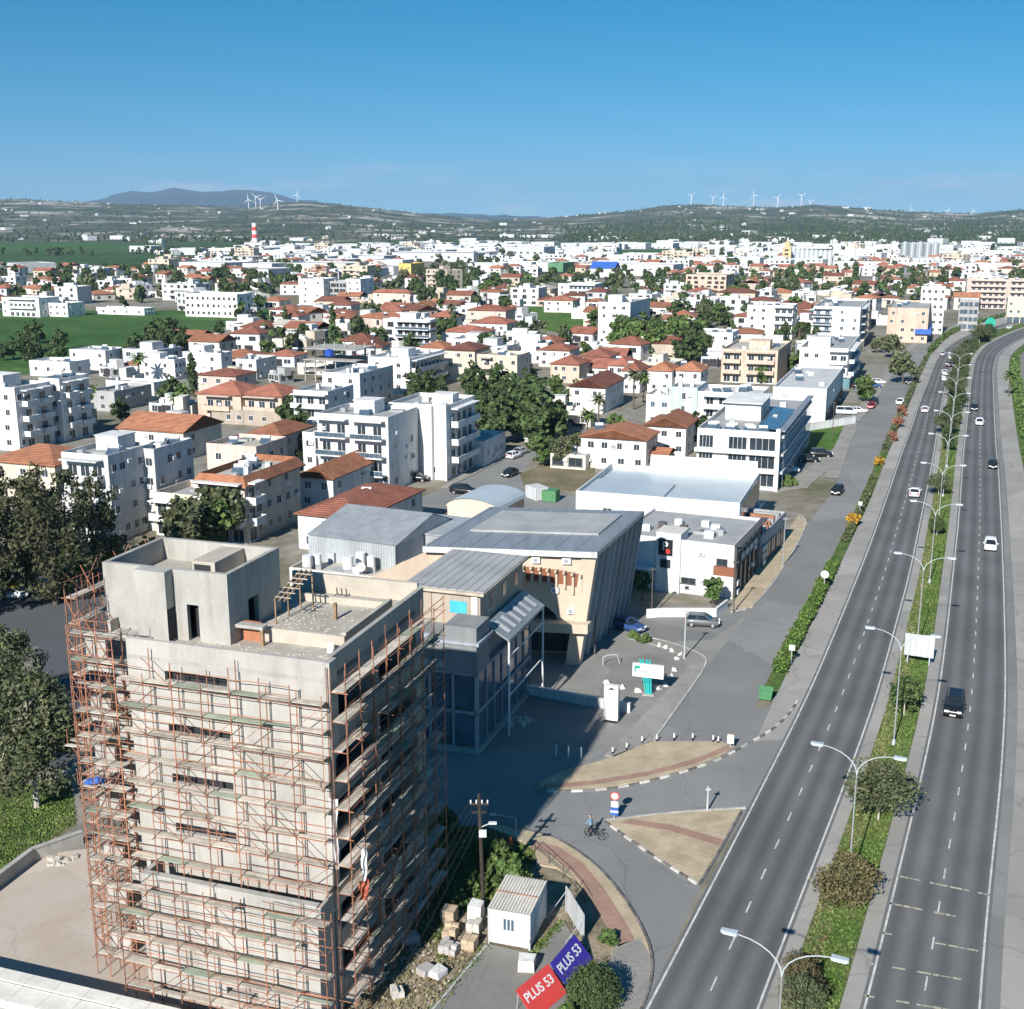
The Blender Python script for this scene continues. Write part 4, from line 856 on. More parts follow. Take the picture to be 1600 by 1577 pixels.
def hip_mesh(x0, x1, y0, y1, z, rise, over=.45, gable=None):
    x0 -= over; x1 += over; y0 -= over; y1 += over; mb = MB(); wx, wy = x1 - x0, y1 - y0
    if gable == 'y': r0, r1 = ((x0 + x1) / 2, y0), ((x0 + x1) / 2, y1)
    elif gable == 'x': r0, r1 = (x0, (y0 + y1) / 2), (x1, (y0 + y1) / 2)
    elif wx > wy: r0, r1 = (x0 + wy / 2, (y0 + y1) / 2), (x1 - wy / 2, (y0 + y1) / 2)
    else: r0, r1 = ((x0 + x1) / 2, y0 + wx / 2), ((x0 + x1) / 2, y1 - wx / 2)
    c = [(x0, y0), (x1, y0), (x1, y1), (x0, y1)]; ew = gable == 'x' or (gable is None and wx > wy)
    for dz, fl in ((0.0, False), (-.18, True)):
        q = [(*k, z + dz) for k in c]; a = (*r0, z + rise + dz); b = (*r1, z + rise + dz)
        fs = [(q[0], q[1], b, a), (q[1], q[2], b), (q[2], q[3], a, b), (q[3], q[0], a)] if ew else [(q[0], q[1], a), (q[1], q[2], b, a), (q[2], q[3], b), (q[3], q[0], a, b)]
        if fl and gable: fs = fs if False else fs
        for f in fs: mb.quad(*(f[::-1] if fl else f))
    for i in range(4):
        a, b = c[i], c[(i + 1) % 4]; mb.quad((*a, z - .18), (*b, z - .18), (*b, z), (*a, z))
    return mb
def bld(name, label, cat, FR, h, az=20.0, xl=None, w=None, xr=None, d=None, fl=3, wall='white', roof='flat', rise=1.6, rm='roofgrey', par=.7, win=(3, 3, 2), wk='w', ws=(1.2, 1.25), skip=.12,
        bal=(), balm=None, sol=0, where=None, ph=None, group=None, shop=None, skirt=False, eave=0.0, seedv=None, solid=True, ground=None, back=True):
    if seedv is not None: random.seed(seedv)
    P = G(*FR, h); a = math.radians(az); ex = (math.cos(a), -math.sin(a)); ey = (math.sin(a), math.cos(a))
    if w is None: w = max(2.5, -solve(P.x, P.y, h, *ex, xl))
    if d is None: d = max(2.5, min(45, solve(P.x, P.y, h, *ey, xr)))
    P.z = 0; t = thing(name, label, cat, P, -a, group); t['w'] = w; t['d'] = d
    top = h if roof == 'flat' else h
    mb = MB()
    if roof == 'flat':
        zr = h - par; mb.box(-w, 0, 0, .2, 0, h).box(-w, 0, d - .2, d, 0, h).box(-w, -w + .2, .2, d - .2, 0, h).box(-.2, 0, .2, d - .2, 0, h)
        mb.build('wall', wall, t); MB().box(-w + .2, -.2, .2, d - .2, zr - .2, zr).build('roof', rm, t)
    else:
        zr = h; mb.box(-w, 0, 0, d, 0, h)
        if roof in ('gx', 'gy'):
            if roof == 'gy': mb.quad((-w, 0, h), (0, 0, h), (-w / 2, 0, h + rise * .95)).quad((0, d, h), (-w, d, h), (-w / 2, d, h + rise * .95))
            else: mb.quad((0, 0, h), (0, d, h), (0, d / 2, h + rise * .95)).quad((-w, d, h), (-w, 0, h), (-w, d / 2, h + rise * .95))
        mb.build('wall', wall, t)
        hip_mesh(-w, 0, 0, d, h + .06, rise, gable={'gx': 'x', 'gy': 'y'}.get(roof)).build('roof', rm, t)
    if skirt:      # tiled skirt round a flat roof
        mb = MB(); o_ = .7; z0, z1 = h - .75, h + .25; A = [(-w - o_, -o_), (o_, -o_), (o_, d + o_), (-w - o_, d + o_)]; Bq = [(-w + .3, .3), (-.3, .3), (-.3, d - .3), (-w + .3, d - .3)]
        for i in range(4):
            j = (i + 1) % 4; mb.quad((*A[i], z0), (*A[j], z0), (*Bq[j], z1 + .4), (*Bq[i], z1 + .4)); mb.quad((*A[j], z0 - .15), (*A[i], z0 - .15), (*Bq[i], z1 - .9), (*Bq[j], z1 - .9)); mb.quad((*A[i], z0 - .15), (*A[j], z0 - .15), (*A[j], z0), (*A[i], z0))
            mb.quad((*Bq[j], z1 - .9), (*Bq[j], z1 + .4), (*Bq[i], z1 + .4), (*Bq[i], z1 - .9))
        mb.build('tile_skirt', skirt, t)
    fh = (h - (par if roof == 'flat' else .2)) / fl
    blocked = {}
    for (fc, u0, u1) in bal:
        L_ = w if fc == 'f' else d
        for f in range(1, fl):
            put_balcony(t, fc, u0 * L_, u1 * L_, f * fh, w, d, balm or wall, solid=solid)
            n = max(1, round((u1 - u0) * L_ / 2.6))
            for k in range(n):
                u = (u0 + (u1 - u0) * (k + .5) / n) * L_; put_window(t, fc, u, f * fh + 1.12, 1.7, 2.1, wk, w, d, 'balcony_door')
        key = ('slab', round((u1 - u0) * L_, 1), balm or wall)
        if key not in BAL: BAL[key] = MB().box(0, (u1 - u0) * L_, -1.6, 0, -.2, 0).mesh('balcony_roof', balm or wall)
        zt = fl * fh; obj('balcony_roof', BAL[key], t, loc={'f': (-w + u0 * L_, -.003, zt), 'r': (.003, u0 * L_, zt)}.get(fc, (-w - .003, d - u0 * L_, zt)), rz={'f': 0, 'r': math.pi / 2}.get(fc, -math.pi / 2))
        if ground != 'plain':
            n = max(1, round((u1 - u0) * L_ / 3))
            for k in range(n): put_window(t, fc, (u0 + (u1 - u0) * (k + .5) / n) * L_, 1.2, 2.0, 2.1, wk, w, d, 'balcony_door')
        blocked.setdefault(fc, []).append((u0 * L_ - .4, u1 * L_ + .4))
    for fc, n in zip('frlb', tuple(win) + (min(3, win[0]),)):
        L_ = w if fc in 'fb' else d
        if fc == 'b' and not back: continue
        for f in range(fl):
            if shop and f == 0 and fc in shop: continue
            for k in range(n):
                u = L_ * (k + .5) / n + U(-.12, .12) * L_ / max(n, 3)
                if rnd() < skip or any(a_ < u < b_ for a_, b_ in blocked.get(fc, ())): continue
                s_ = U(.8, 1.15); ww = min(ws[0] * s_, L_ / n * .8); put_window(t, fc, u, f * fh + fh * .56, ww, min(ws[1] * U(.9, 1.1), fh * .62), wk, w, d)
    if shop:
        for fc in shop:
            L_ = w if fc == 'f' else d; n = max(1, round(L_ / 3))
            for k in range(n): put_window(t, fc, L_ * (k + .5) / n, min(fh * .5, 1.6), L_ / n * .88, min(fh * .85, 2.7), 'dB', w, d, 'shop_window')
    if ph:
        u, v, pw, pd, phh = ph; MB().box(-w + u * w, min(0, -w + u * w + pw), v * d, min(d, v * d + pd), zr - .1, zr + phh).build('roof_room', wall, t)
        MB().box(-w + u * w - .15, min(.1, -w + u * w + pw + .15), v * d - .15, min(d, v * d + pd + .15), zr + phh, zr + phh + .15).build('roof_room_slab', wall, t)
    if 'ac' not in WIN: WIN['ac'] = MB().box(-.42, .42, -.34, -.003, -.3, .3).bar((0, -.36, 0), (0, -.345, 0), .22, 8, mi=1).mesh('air_conditioner', ['frame_white', 'steel']); WIN['unit'] = [MB().box(-a_, a_, -b_, b_, 0, c_).mesh('roof_unit', m_) for a_, b_, c_, m_ in ((.6, .5, .9, 'frame_white'), (.5, .4, .7, 'steel'), (1.2, .8, .35, 'roofgrey'), (.4, .4, 1.3, 'lightgrey'))]
    if cat not in ('warehouse', 'shop'):
        for k in range(random.randint(2, 6)):
            fc = random.choice('frr'); L_ = w if fc == 'f' else d; put_window(t, fc, U(.08, .92) * L_, random.randrange(fl) * fh + U(.5, 2.3), 1, 1, 'ac', w, d, 'air_conditioner').scale = (1, 1, 1)
        if roof == 'flat':
            for k in range(random.randint(2, 6)): obj('roof_unit', random.choice(WIN['unit']), t, loc=(-w * U(.12, .88), d * U(.12, .88), zr), rz=U(-.2, .2))
    for k in range(sol):
        lx, ly = -w * U(.12, .88), d * (.25 + .6 * (k + .5) / sol)
        if ph and -w + ph[0] * w - 1.2 < lx < -w + ph[0] * w + ph[2] + 1.2 and ph[1] * d - 1.2 < ly < ph[1] * d + ph[3] + 1.2: continue
        q = Vector((P.x + ex[0] * lx + ey[0] * ly, P.y + ex[1] * lx + ey[1] * ly, zr + (rise * .2 if roof != 'flat' else 0))); heater(q, -a + U(-.2, .2) + .3, where or label)
    return t
def local(t, x, y, z=0):
    return Vector(t.location) + Matrix.Rotation(t.rotation_euler[2], 3, 'Z') @ Vector((x, y, z))
mat('arch_cream', (.54, .44, .34), .85, .12, .35, st=WALLST, fine=.08, fsc=2.5)
# ------------------------------------------------------------------ the arch-fronted commercial building
P = G(923, 860, 12.6); P.z = 0; ab = thing('arch_building', 'beige commercial building with arched front, brackets and metal roof', 'building', P, -math.radians(20)); w_, d_, h_ = 17.0, 17.0, 12.6
mb = MB(); n = 20; ax0, ax1, asp, atop = -14.5, -3.0, 3.9, 7.4
def arch(x): 
    u = (x - (ax0 + ax1) / 2) / ((ax1 - ax0) / 2); return asp + (atop - asp) * math.sqrt(max(0, 1 - u * u))
xs = [ax0 + (ax1 - ax0) * i / n for i in range(n + 1)]
for yy, flip in ((0, False), (.5, True)):
    for a, b in zip(xs, xs[1:]):
        f = [(a, yy, arch(a)), (b, yy, arch(b)), (b, yy, 12.0), (a, yy, 12.0)]; mb.quad(*(f[::-1] if flip else f))
for a, b in zip(xs, xs[1:]): mb.quad((a, 0, arch(a)), (a, .5, arch(a)), (b, .5, arch(b)), (b, 0, arch(b)))
mb.box(-w_, ax0, 0, .5, 0, 12.0); mb.box(ax1, -1.0, 0, .5, 3.9, 12.0)
mb.build('front_wall', 'arch_cream', ab)
MB().box(-w_, -1.9, 3.2, d_, 0, 12.0).build('wall', 'arch_cream', ab)
MB().box(-w_ + .5, -1.9, 3.15, 3.19, .2, 8.2).build('dark_glazing', 'glass', ab)
for k in range(6): MB().box(-w_ + 1.6 + k * 3, -w_ + 1.75 + k * 3, 3.05, 3.15, 0, 8.2).build('mullion', 'frame_dark', ab)
MB().box(-15.5, -2.6, .6, 3.1, 4.0, 4.25).build('gallery_slab', 'arch_cream', ab)
MB().box(-6.0, .2, -1.3, .0, 3.9, 4.9).build('balcony_front', 'arch_cream', ab)
MB().box(-w_ - .3, .9, -.7, d_ + .5, 12.15, 12.6).build('roof', 'metalroof', ab)
MB().box(-w_ - .3, .9, -.78, -.705, 12.0, 12.62).build('fascia', 'white2', ab)
for k in range(9): MB().box(-w_ + k * 2.2, -w_ + .06 + k * 2.2, -.6, d_ + .4, 12.6, 12.66).build('roof_seam', 'steel', ab)
MB().box(-w_ + 2, -1, 6, d_ - 2, 12.605, 12.8).build('roof_panel', 'roofgrey', ab)
for k in range(17):
    x = -14.6 + k * .86; u = (x + 8) / 8; zc = 10.7 - .9 * u * u
    br = MB().box(x - .11, x + .11, -.75, -.003, zc - .15, zc + .08).box(x - .11, x + .11, -.35, -.004, zc - 1.9 - .4 * (k % 2), zc - .15).build('bracket', 'arch_cream', ab)
    if k < 16: MB().box(x + .12, x + .74, -.05, -.004, zc - 1.55, zc - .1).build('brown_panel', 'brown_panel', ab)
for x in (-13.6, -9.4, -5.6, -2.4): 
    ac = MB().box(x - .45, x + .45, -.38, -.004, 11.1, 11.75).build('air_conditioner', 'frame_white', ab); MB().bar((x, -.40, 11.42), (x, -.381, 11.42), .24, 10).build('fan', 'steel', ac)
for x, z in ((-3.6, 8.2), (-1.9, 6.0)):
    ac = MB().box(x - .4, x + .4, -.36, -.004, z - .3, z + .3).build('air_conditioner', 'frame_white', ab); MB().bar((x, -.38, z), (x, -.361, z), .22, 10).build('fan', 'steel', ac)
def lean(x0, x1, y0, y1, z0, z1, off0=-1.25, off1=.35):
    '''a box whose outer end leans out towards the top'''
    mb = MB(); mb.box(x0, x1, y0, y1, z0, z1); mb.v = [(x + off0 + (off1 - off0) * z / 12.1, y, z) for x, y, z in mb.v]; return mb
for k in range(9):
    y = .6 + k * 2.2; lean(-.35, .3, y, y + .32, 0, 12.1).build('column', 'grey_wall', ab)
    if k < 8:
        for f in range(3): lean(-.45, -.2, y + .32, y + 2.2, .25 + f * 4, 3.85 + f * 4).build('side_window', 'glassblue', ab); lean(-.4, -.05, y + .32, y + 2.2, 3.85 + f * 4, 4.25 + f * 4).build('spandrel', 'panel_grey', ab)
lean(-1.2, .32, -.25, .6, 0, 12.0).build('end_pier', 'arch_cream', ab)
MB().quad((-w_, .02, 12.0), (-w_ - 5.5, -1.6, 9.4), (-w_ - 5.5, -1.6, 4), (-w_, .02, 4)).quad((-w_ - 5.5, -1.2, 4), (-w_ - 5.5, -1.2, 9.4), (-w_, .42, 12.0), (-w_, .42, 4)).quad((-w_, .02, 12.0), (-w_, .42, 12.0), (-w_ - 5.5, -1.2, 9.4), (-w_ - 5.5, -1.6, 9.4)).build('wing_wall', 'arch_cream', ab)
ab.rotation_euler = (0, 0, -math.radians(7))
for c_ in ab.children:                                  # the plan is a parallelogram: the side runs off at an angle to the front
    for o_ in (c_, *c_.children):
        for v_ in o_.data.vertices: v_.co.x += v_.co.y * math.tan(math.radians(14))
tank = thing('roof_tank_group', 'cluster of white water tanks and a dish on the roof behind the concrete building', 'water tank', L2W(-5.5, 22, 7.2))
# small flat house between the concrete building and the metal-clad hall carries the tanks
fh_ = bld('flat_house', 'low flat-roofed house with white tanks behind the concrete building', 'house', (592, 902), 5.6, 20, xl=452, d=7, fl=2, wall='offwhite', rm='roofbeige', win=(4, 2, 1))
tank.location = local(fh_, -5, 2.0, 4.9)
for x, y, r, hh in ((-5.0, 1, .6, 1.3), (-4.0, 2, .55, 1.2), (0, 0, .65, 1.5), (2.6, 1, .5, 1.2), (1.2, 2.2, .6, 1.3)):
    s_ = MB().bar((x, y, .7), (x, y, .7 + hh), r, 12).build('tank', 'frame_white', tank); MB().box(x - .5, x + .5, y - .5, y + .5, 0, .69).build('tank_stand', 'steel', tank)
mb = MB()
for i in range(10):
    a0, a1 = i * .628, (i + 1) * .628
    for r0, r1 in ((0, .3), (.3, .6)): mb.quad(*[(1.6 + r * math.cos(a), -.9 - .3 * r * r * 2, 1.2 + r * math.sin(a)) for r, a in ((r0, a0), (r1, a0), (r1, a1), (r0, a1))])
mb.build('dish', 'frame_white', tank); MB().bar((1.6, -.8, 0), (1.6, -.8, 1.2), .04).build('dish_post', 'steel', tank)
# ------------------------------------------------------------------ the glass-fronted building in the shadow
P = G(746, 1176); gb = thing('glass_building', 'grey panel building with glass corner standing in the big shadow', 'building', P, -math.radians(19))
MB().box(-9, -.6, .6, 15, 0, 10.4).build('core', 'panel_grey', gb)
for f in range(2):
    z = f * 3.6
    for k in range(4): MB().box(-9 + k * 2.2, -9 + k * 2.2 + 2.05, .1, .16, z + .5, z + 3.5).build('front_pane', 'glassblue', gb)
    for k in range(7): MB().box(-.16, -.1, .2 + k * 2.1, .2 + k * 2.1 + 1.95, z + .5, z + 3.5).build('side_pane', 'glassblue', gb)
    MB().box(-9, 0, 0, .6, z + 3.5, z + 3.75).box(-.6, 0, .6, 15, z + 3.5, z + 3.75).build('floor_band', 'mullion_grey', gb)
for x in (-9, -6.8, -4.6, -2.4, -.25): MB().box(x, x + .25, 0, .3, 0, 7.4).build('mullion', 'mullion_grey', gb)
for k in range(8): MB().box(-.3, .02, .3 + k * 2.1, .42 + k * 2.1, 0, 7.4).build('mullion', 'mullion_grey', gb)
MB().box(-3.0, .02, -.1, 3.2, 7.4, 11.6).build('corner_panel', 'panel_grey', gb)
MB().box(-9, -3.0, .2, .5, 7.4, 8.1).box(-9, -3, .25, .45, 9.9, 10.5).build('terrace_parapet', 'mullion_grey', gb)
MB().box(-3.3, .3, -.3, 3.5, 10.0, 10.3).build('canopy_lip', 'mullion_grey', gb)
sk = MB().quad((-.6, 4, 10.6), (1.6, 4, 9.3), (1.6, 14.5, 9.3), (-.6, 14.5, 10.6)).quad((-.6, 4, 10.4), (-.6, 14.5, 10.4), (1.6, 14.5, 9.1), (1.6, 4, 9.1)).quad((1.6, 4, 9.1), (1.6, 14.5, 9.1), (1.6, 14.5, 9.3), (1.6, 4, 9.3)).quad((-.6, 4, 10.4), (1.6, 4, 9.1), (1.6, 4, 9.3), (-.6, 4, 10.6)).build('glazed_awning', 'metalroof', gb)
for k in range(6): MB().quad((-.2, 5.0 + k * 1.55, 10.44), (1.2, 5.0 + k * 1.55, 9.61), (1.2, 5.7 + k * 1.55, 9.61), (-.2, 5.7 + k * 1.55, 10.44)).build('skylight', 'lightgrey', sk)
MB().bar((1.5, 4, 7.6), (1.5, 14.3, 7.6), .07).build('hand_rail', 'frame_white', gb); MB().bar((1.5, 14.3, 0), (1.5, 14.3, 9.2), .1, 6).build('post', 'frame_white', gb); MB().bar((1.5, 4.2, 0), (1.5, 4.2, 9.2), .1, 6).build('post', 'frame_white', gb)
MB().bar((1.5, 4, 3.9), (1.5, 14.3, 3.9), .07).build('hand_rail', 'frame_white', gb)
MB().box(-9, .3, -.5, 15.2, .0, .3).build('plinth', 'concrete', gb)
pn = MB().box(-8.2, -1.0, 3.6, 15.5, 10.4, 13.4).build('roof_room', 'tan', gb)
MB().box(-8.6, -.5, 3.1, 16, 13.4, 13.65).build('roof_room_slab', 'beige', pn)
for k in range(9): MB().box(-8.3 + k * .86, -8.3 + k * .86 + .8, 3.4, 15.7, 13.651, 13.74).build('roof_panel', 'roofgrey', pn)
MB().box(-3.9, -2.3, 3.55, 3.59, 11.5, 12.6).build('cyan_window', 'cyan', pn)
for y in (6, 9.5, 13): MB().box(-.99, -.95, y, y + .9, 11.4, 12.7).build('window', 'glass', pn)
MB().box(-1.8, -1.2, 3.45, 3.585, 10.4, 13.4).build('quoin', 'offwhite', pn)
mat('hall_metal', (.42, .445, .46), .5, .16, .35, metal=.25, spec=.5, st=(2, 2, .4), fine=.1)
# ------------------------------------------------------------------ metal-clad hall, tiled house, barrel roof store, container
P = G(618, 852, 8.0); P.z = 0; mh = thing('metal_hall', 'hall clad in grey corrugated metal with wide sloping roof', 'hall', P, -math.radians(24)); w_, d_ = 12.2, 15.0
MB().box(-w_, 0, .05, d_, 0, 7.9).build('wall', 'lightgrey', mh)
def seam_sheet(a, b, c, d__, m, parent, name, n, rib=.07):
    """n ribbed sheets over the quad a-b (low edge) to d-c (high edge)"""
    a, b, c, d__ = map(Vector, (a, b, c, d__)); nrm = (b - a).cross(d__ - a).normalized()
    for i in range(n):
        p, q = a.lerp(b, i / n), a.lerp(b, (i + .985) / n); s, r_ = d__.lerp(c, i / n), d__.lerp(c, (i + .985) / n); mb = MB(); mb.quad(p, q, r_, s)
        for t in (.0, .33, .66):
            p2, q2 = p.lerp(q, t + .03), p.lerp(q, t + .14); s2, r2 = s.lerp(r_, t + .03), s.lerp(r_, t + .14); o_ = nrm * rib
            mb.quad(p2 + o_, q2 + o_, r2 + o_, s2 + o_); mb.quad(p2, p2 + o_, s2 + o_, s2); mb.quad(q2 + o_, q2, r2, r2 + o_)
        mb.build(name, m, parent)
seam_sheet((-w_ - .2, -.3, 8.0), (.2, -.3, 8.0), (.2, d_ * .62, 9.8), (-w_ - .2, d_ * .62, 9.8), 'hall_metal', mh, 'roof_sheet', 12)
seam_sheet((.2, d_ + .2, 7.6), (-w_ - .2, d_ + .2, 7.6), (-w_ - .2, d_ * .62, 9.78), (.2, d_ * .62, 9.78), 'hall_metal', mh, 'roof_sheet', 12)
seam_sheet((-w_ - .01, -.25, 2.5), (.1, -.25, 2.5), (.1, -.25, 7.95), (-w_ - .01, -.25, 7.95), 'hall_metal', mh, 'wall_sheet', 12, .06)
MB().quad((.06, .05, 7.9), (.06, d_, 7.6), (.06, d_ * .62, 9.7)).quad((-w_ - .05, .05, 7.9), (-w_ - .05, d_ * .62, 9.7), (-w_ - .05, d_, 7.6)).build('gable', 'hall_metal', mh)
P2 = G(735, 838, 8.0); m2 = thing('metal_annex', 'lower grey metal-clad annex to the right of the metal hall', 'annex', (P2.x, P2.y, 0), -math.radians(24))
MB().box(-10, 0, 0, 9, 0, 7.4).build('wall', 'lightgrey', m2)
seam_sheet((-10.1, -.1, 2), (.1, -.1, 2), (.1, -.1, 7.6), (-10.1, -.1, 7.6), 'hall_metal', m2, 'wall_sheet', 10, .06)
seam_sheet((.1, -.1, 2), (.1, 9, 2), (.1, 9, 7.6), (.1, -.1, 7.6), 'hall_metal', m2, 'wall_sheet', 8, .06)
MB().box(-10.3, .3, -.3, 9.2, 7.6, 7.75).build('roof', 'hall_metal', m2)
bld('tiled_house', 'white walled house with long red tiled roof behind the metal hall', 'house', (560, 812), 5.2, 22, xl=465, d=20, fl=2, wall='white', roof='h', rise=1.7, rm='red_tile', win=(3, 3, 2), where='tiled house behind the metal hall', sol=1)
P = G(776, 795, 5.0); bs_ = thing('barrel_store', 'small cream store with curved pale metal roof', 'store', (P.x, P.y, 0), -math.radians(24)); mb = MB(); mb.box(-8, 0, 0, 10, 0, 4.6); mb.build('wall', 'cream', bs_)
mb = MB(); n = 10
for i in range(n):
    a0, a1 = math.pi * (1 - i / n), math.pi * (1 - (i + 1) / n); p = [(-4 + 4.3 * math.cos(a), 4.6 + 1.5 * math.sin(a)) for a in (a0, a1)]
    mb.quad((p[0][0], -.2, p[0][1]), (p[1][0], -.2, p[1][1]), (p[1][0], 10.2, p[1][1]), (p[0][0], 10.2, p[0][1])); mb.quad((p[0][0], 0, 4.6), (p[1][0], 0, 4.6), (p[1][0], 0, p[1][1] - .03), (p[0][0], 0, p[0][1] - .03), mi=1)
mb.build('barrel_roof', ['metalblue', 'cream'], bs_)
for k in range(2): MB().box(-6 + k * 3, -4.8 + k * 3, -.06, -.003, 1.5, 2.8).build('window', 'glass', bs_)
def container(label, px, py, az, ln, m, hh=2.6):
    t = thing('shipping_container', label, 'container', G(px, py), -math.radians(az)); MB().box(-ln, 0, 0, 2.4, .1, hh).build('shell', m, t)
    mb = MB()
    for k in range(int(ln / .3)): mb.box(-ln + k * .3 + .05, -ln + k * .3 + .2, -.05, -.003, .25, hh - .15)
    o = mb.build('corrugation', m, t); o['kind'] = 'stuff'
    for x in (-ln, -.12): MB().box(x, x + .12, -.07, .1, 0, hh + .02).build('corner_post', m, t)
    MB().box(.003, .05, .15, 1.15, .2, hh - .15).build('door', m, t); MB().box(.003, .05, 1.25, 2.25, .2, hh - .15).build('door', m, t)
    return t
container('rust red shipping container behind the arch building roof', 882, 832, 22, 7.6, 'container_red')
container('grey shipping container parked beside the green one', 838, 784, 60, 3.5, 'lightgrey', 2.2)
container('green shipping container next to the white warehouse', 868, 786, 20, 2.4, 'greenbin', 1.9)
# ------------------------------------------------------------------ the white building with the P sign and its shops
pb = bld('office_building', 'white flat-roofed building with black P sign facing the side street', 'building', (1148, 853), 6.9, 24, xl=968, d=15.0, fl=2, wall='white', par=.35, rm='roofgrey', win=(0, 0, 1), sol=0)
w_, d_ = pb['w'], pb['d']
for u, z, a, b in ((.13, 4.9, 1.0, 1.1), (.17, 1.4, 2.6, 2.3), (.62, 1.7, 1.9, .8), (.61, .8, .5, .35), (.90, 4.6, 1.4, .9), (.05, 2.4, 1.3, 1.6)): put_window(pb, 'f', u * w_, z, a, b, 'd', w_, d_)
tr = MB().box(-w_ * .66, -w_ * .45, -.5, 3.0, 0, 7.6).build('sign_tower', 'white', pb)
MB().box(-w_ * .66 - .1, -w_ * .45 + .1, -.6, 3.1, 7.6, 7.75).build('tower_cap', 'offwhite', tr)
MB().box(-w_ * .62, -w_ * .53, -.60, -.503, 3.2, 4.3).build('window', 'glass', tr)
sg = MB().box(-w_ * .635, -w_ * .515, -.75, -.503, 4.9, 6.9).build('sign_box', 'black', tr)
flat_text('sign_letter', 'P', 1.5, 'frame_white', sg, (-w_ * .578, -.765, 6.05), (math.pi / 2, 0, 0), .008, bold=.03); MB().box(-w_ * .575, -w_ * .535, -.77, -.752, 5.15, 5.7).build('red_mark', 'red', sg)
MB().box(-w_ * .17, .05, -.08, -.003, 2.9, 4.1).build('brown_panel', 'brown_panel', pb)
MB().box(-w_ - .2, -w_ * .68, -2.4, -.003, 3.0, 3.2).build('entrance_canopy', 'metalblue', pb)
for k in range(6): MB().box(.003, .06, .5 + k * 2.4, 2.6 + k * 2.4, .3, 3.6).build('shop_window', 'glass', pb)
for k in range(7): MB().box(.003, .25, .2 + k * 2.4, .42 + k * 2.4, 0, 6.9).build('pilaster', 'frame_dark', pb)
MB().box(.003, .12, .1, d_ - .1, 3.8, 6.6).build('dark_fascia', 'frame_dark', pb)
MB().box(.13, .2, 3.4, 12.5, 4.2, 5.0).build('sign_strip', 'metalblue', pb)
for k in range(5): MB().box(.13, .22, 1.0 + k * 2.6, 2.2 + k * 2.6, 5.7, 6.1).build('sign_lamp', 'lightgrey', pb)
MB().box(0, .9, -.2, d_ + .1, 6.92, 7.02).build('awning_edge', 'frame_dark', pb)
for k, (x, y) in enumerate(((-12.5, 4), (-11, 6), (-9.5, 8.5), (-8, 5.5), (-6, 9))):
    MB().box(x - .5, x + .5, y - .4, y + .4, 6.56, 7.35).build('roof_unit', 'frame_dark' if k % 2 else 'frame_white', pb)
sh = bld('shop_row', 'low row of shops with cluttered grey roof along the service road', 'shop', (1190, 838), 4.6, 25, w=6.5, d=15.0, fl=1, wall='grey_wall', par=.3, rm='roofgrey', win=(0, 0, 0), shop='r')
for k in range(16): MB().box(-U(.8, 6) - .6, -U(.4, .7), 1 + k * .85, 1.5 + k * .85, 4.3, 4.3 + U(.2, .7)).build('roof_sheeting', random.choice(['roofwhite', 'roofgrey', 'rust', 'lightgrey']), sh)
for k in range(3): MB().box(.2, .35, .2 + k * .1, 1.8, 2.4 - k, 3.1 - k).build('shop_sign', 'white', sh)
# ------------------------------------------------------------------ white warehouse and the framed office
wh = bld('warehouse', 'long white warehouse with pale blue roof beside the service road', 'warehouse', (1156, 786), 8.0, 19, xl=900, xr=1187, fl=2, wall='white', par=.9, rm='metalblue', win=(0, 0, 0))
w_, d_ = wh['w'], wh['d']
MB().box(-w_ * .72, -.3, d_ - .45, d_ - .2, 7.0, 9.9).build('back_parapet', 'white', wh)
MB().box(-w_ + .2, -w_ * .48, .2, d_ * .55, 7.1, 7.5).build('raised_roof', 'metalblue', wh)
for u in (.2, .55, .8): put_window(wh, 'f', u * w_, 5.4, 1.4, .8, 'w', w_, d_)
for k in range(7): MB().box(.003, .18, .4 + k * (d_ - .8) / 7, .4 + (k + .93) * (d_ - .8) / 7, 3.5, 7.8).build('cladding_panel', 'glassblue', wh)
MB().box(.003, .6, .2, d_ - .2, 2.9, 3.4).build('fascia_band', 'metalblue', wh)
for k in range(5): MB().box(.62, .70, 2 + k * 4.5, 4.5 + k * 4.5, 2.95, 3.35).build('fascia_sign', 'white', wh)
of = bld('office_block', 'white three-storey office with framed front and louvred side', 'office', (1216, 676), 10.2, 20, xl=1090, xr=1262, fl=3, wall='white', par=.8, rm='roofgrey', win=(0, 0, 2), where='framed white office')
w_, d_ = of['w'], of['d']
for f in range(3):
    z = .6 + f * 3.15
    for a, b in ((.03, .2), (.40, .62), (.66, .97)):
        MB().box(-w_ + a * w_, -w_ + b * w_, -.04, -.003, z, z + 2.1).build('window', 'glass', of)
        for k in range(3): MB().box(-w_ + (a + (b - a) * (k + 1) / 4) * w_ - .04, -w_ + (a + (b - a) * (k + 1) / 4) * w_ + .04, -.1, -.041, z, z + 2.1).build('mullion', 'lightgrey', of)
    MB().box(-w_ - .3, .25, -.9, -.003, z - .75, z - .1).build('floor_band', 'white', of)
    MB().box(.003, .06, 1.2, d_ - .5, z, z + 2.2).build('side_glazing', 'glassblue', of)
    MB().box(.003, 1.0, .5, d_ - .3, z + 2.2, z + 2.65).build('louvre_band', 'lightgrey', of)
    for k in range(5): MB().box(.9, .96, .6, d_ - .4, z + .2 + k * .4, z + .26 + k * .4).build('louvre', 'galv', of)
MB().box(-.2, .5, -1.1, -.2, 0, 10.9).build('corner_fin', 'white', of); MB().box(.0, 1.2, .3, d_ + .2, 10.3, 10.5).build('side_canopy', 'metalroof', of)
MB().box(-w_ * .85, -w_ * .38, d_ * .35, d_ * .62, 9.3, 12.6).build('roof_room', 'white', of)
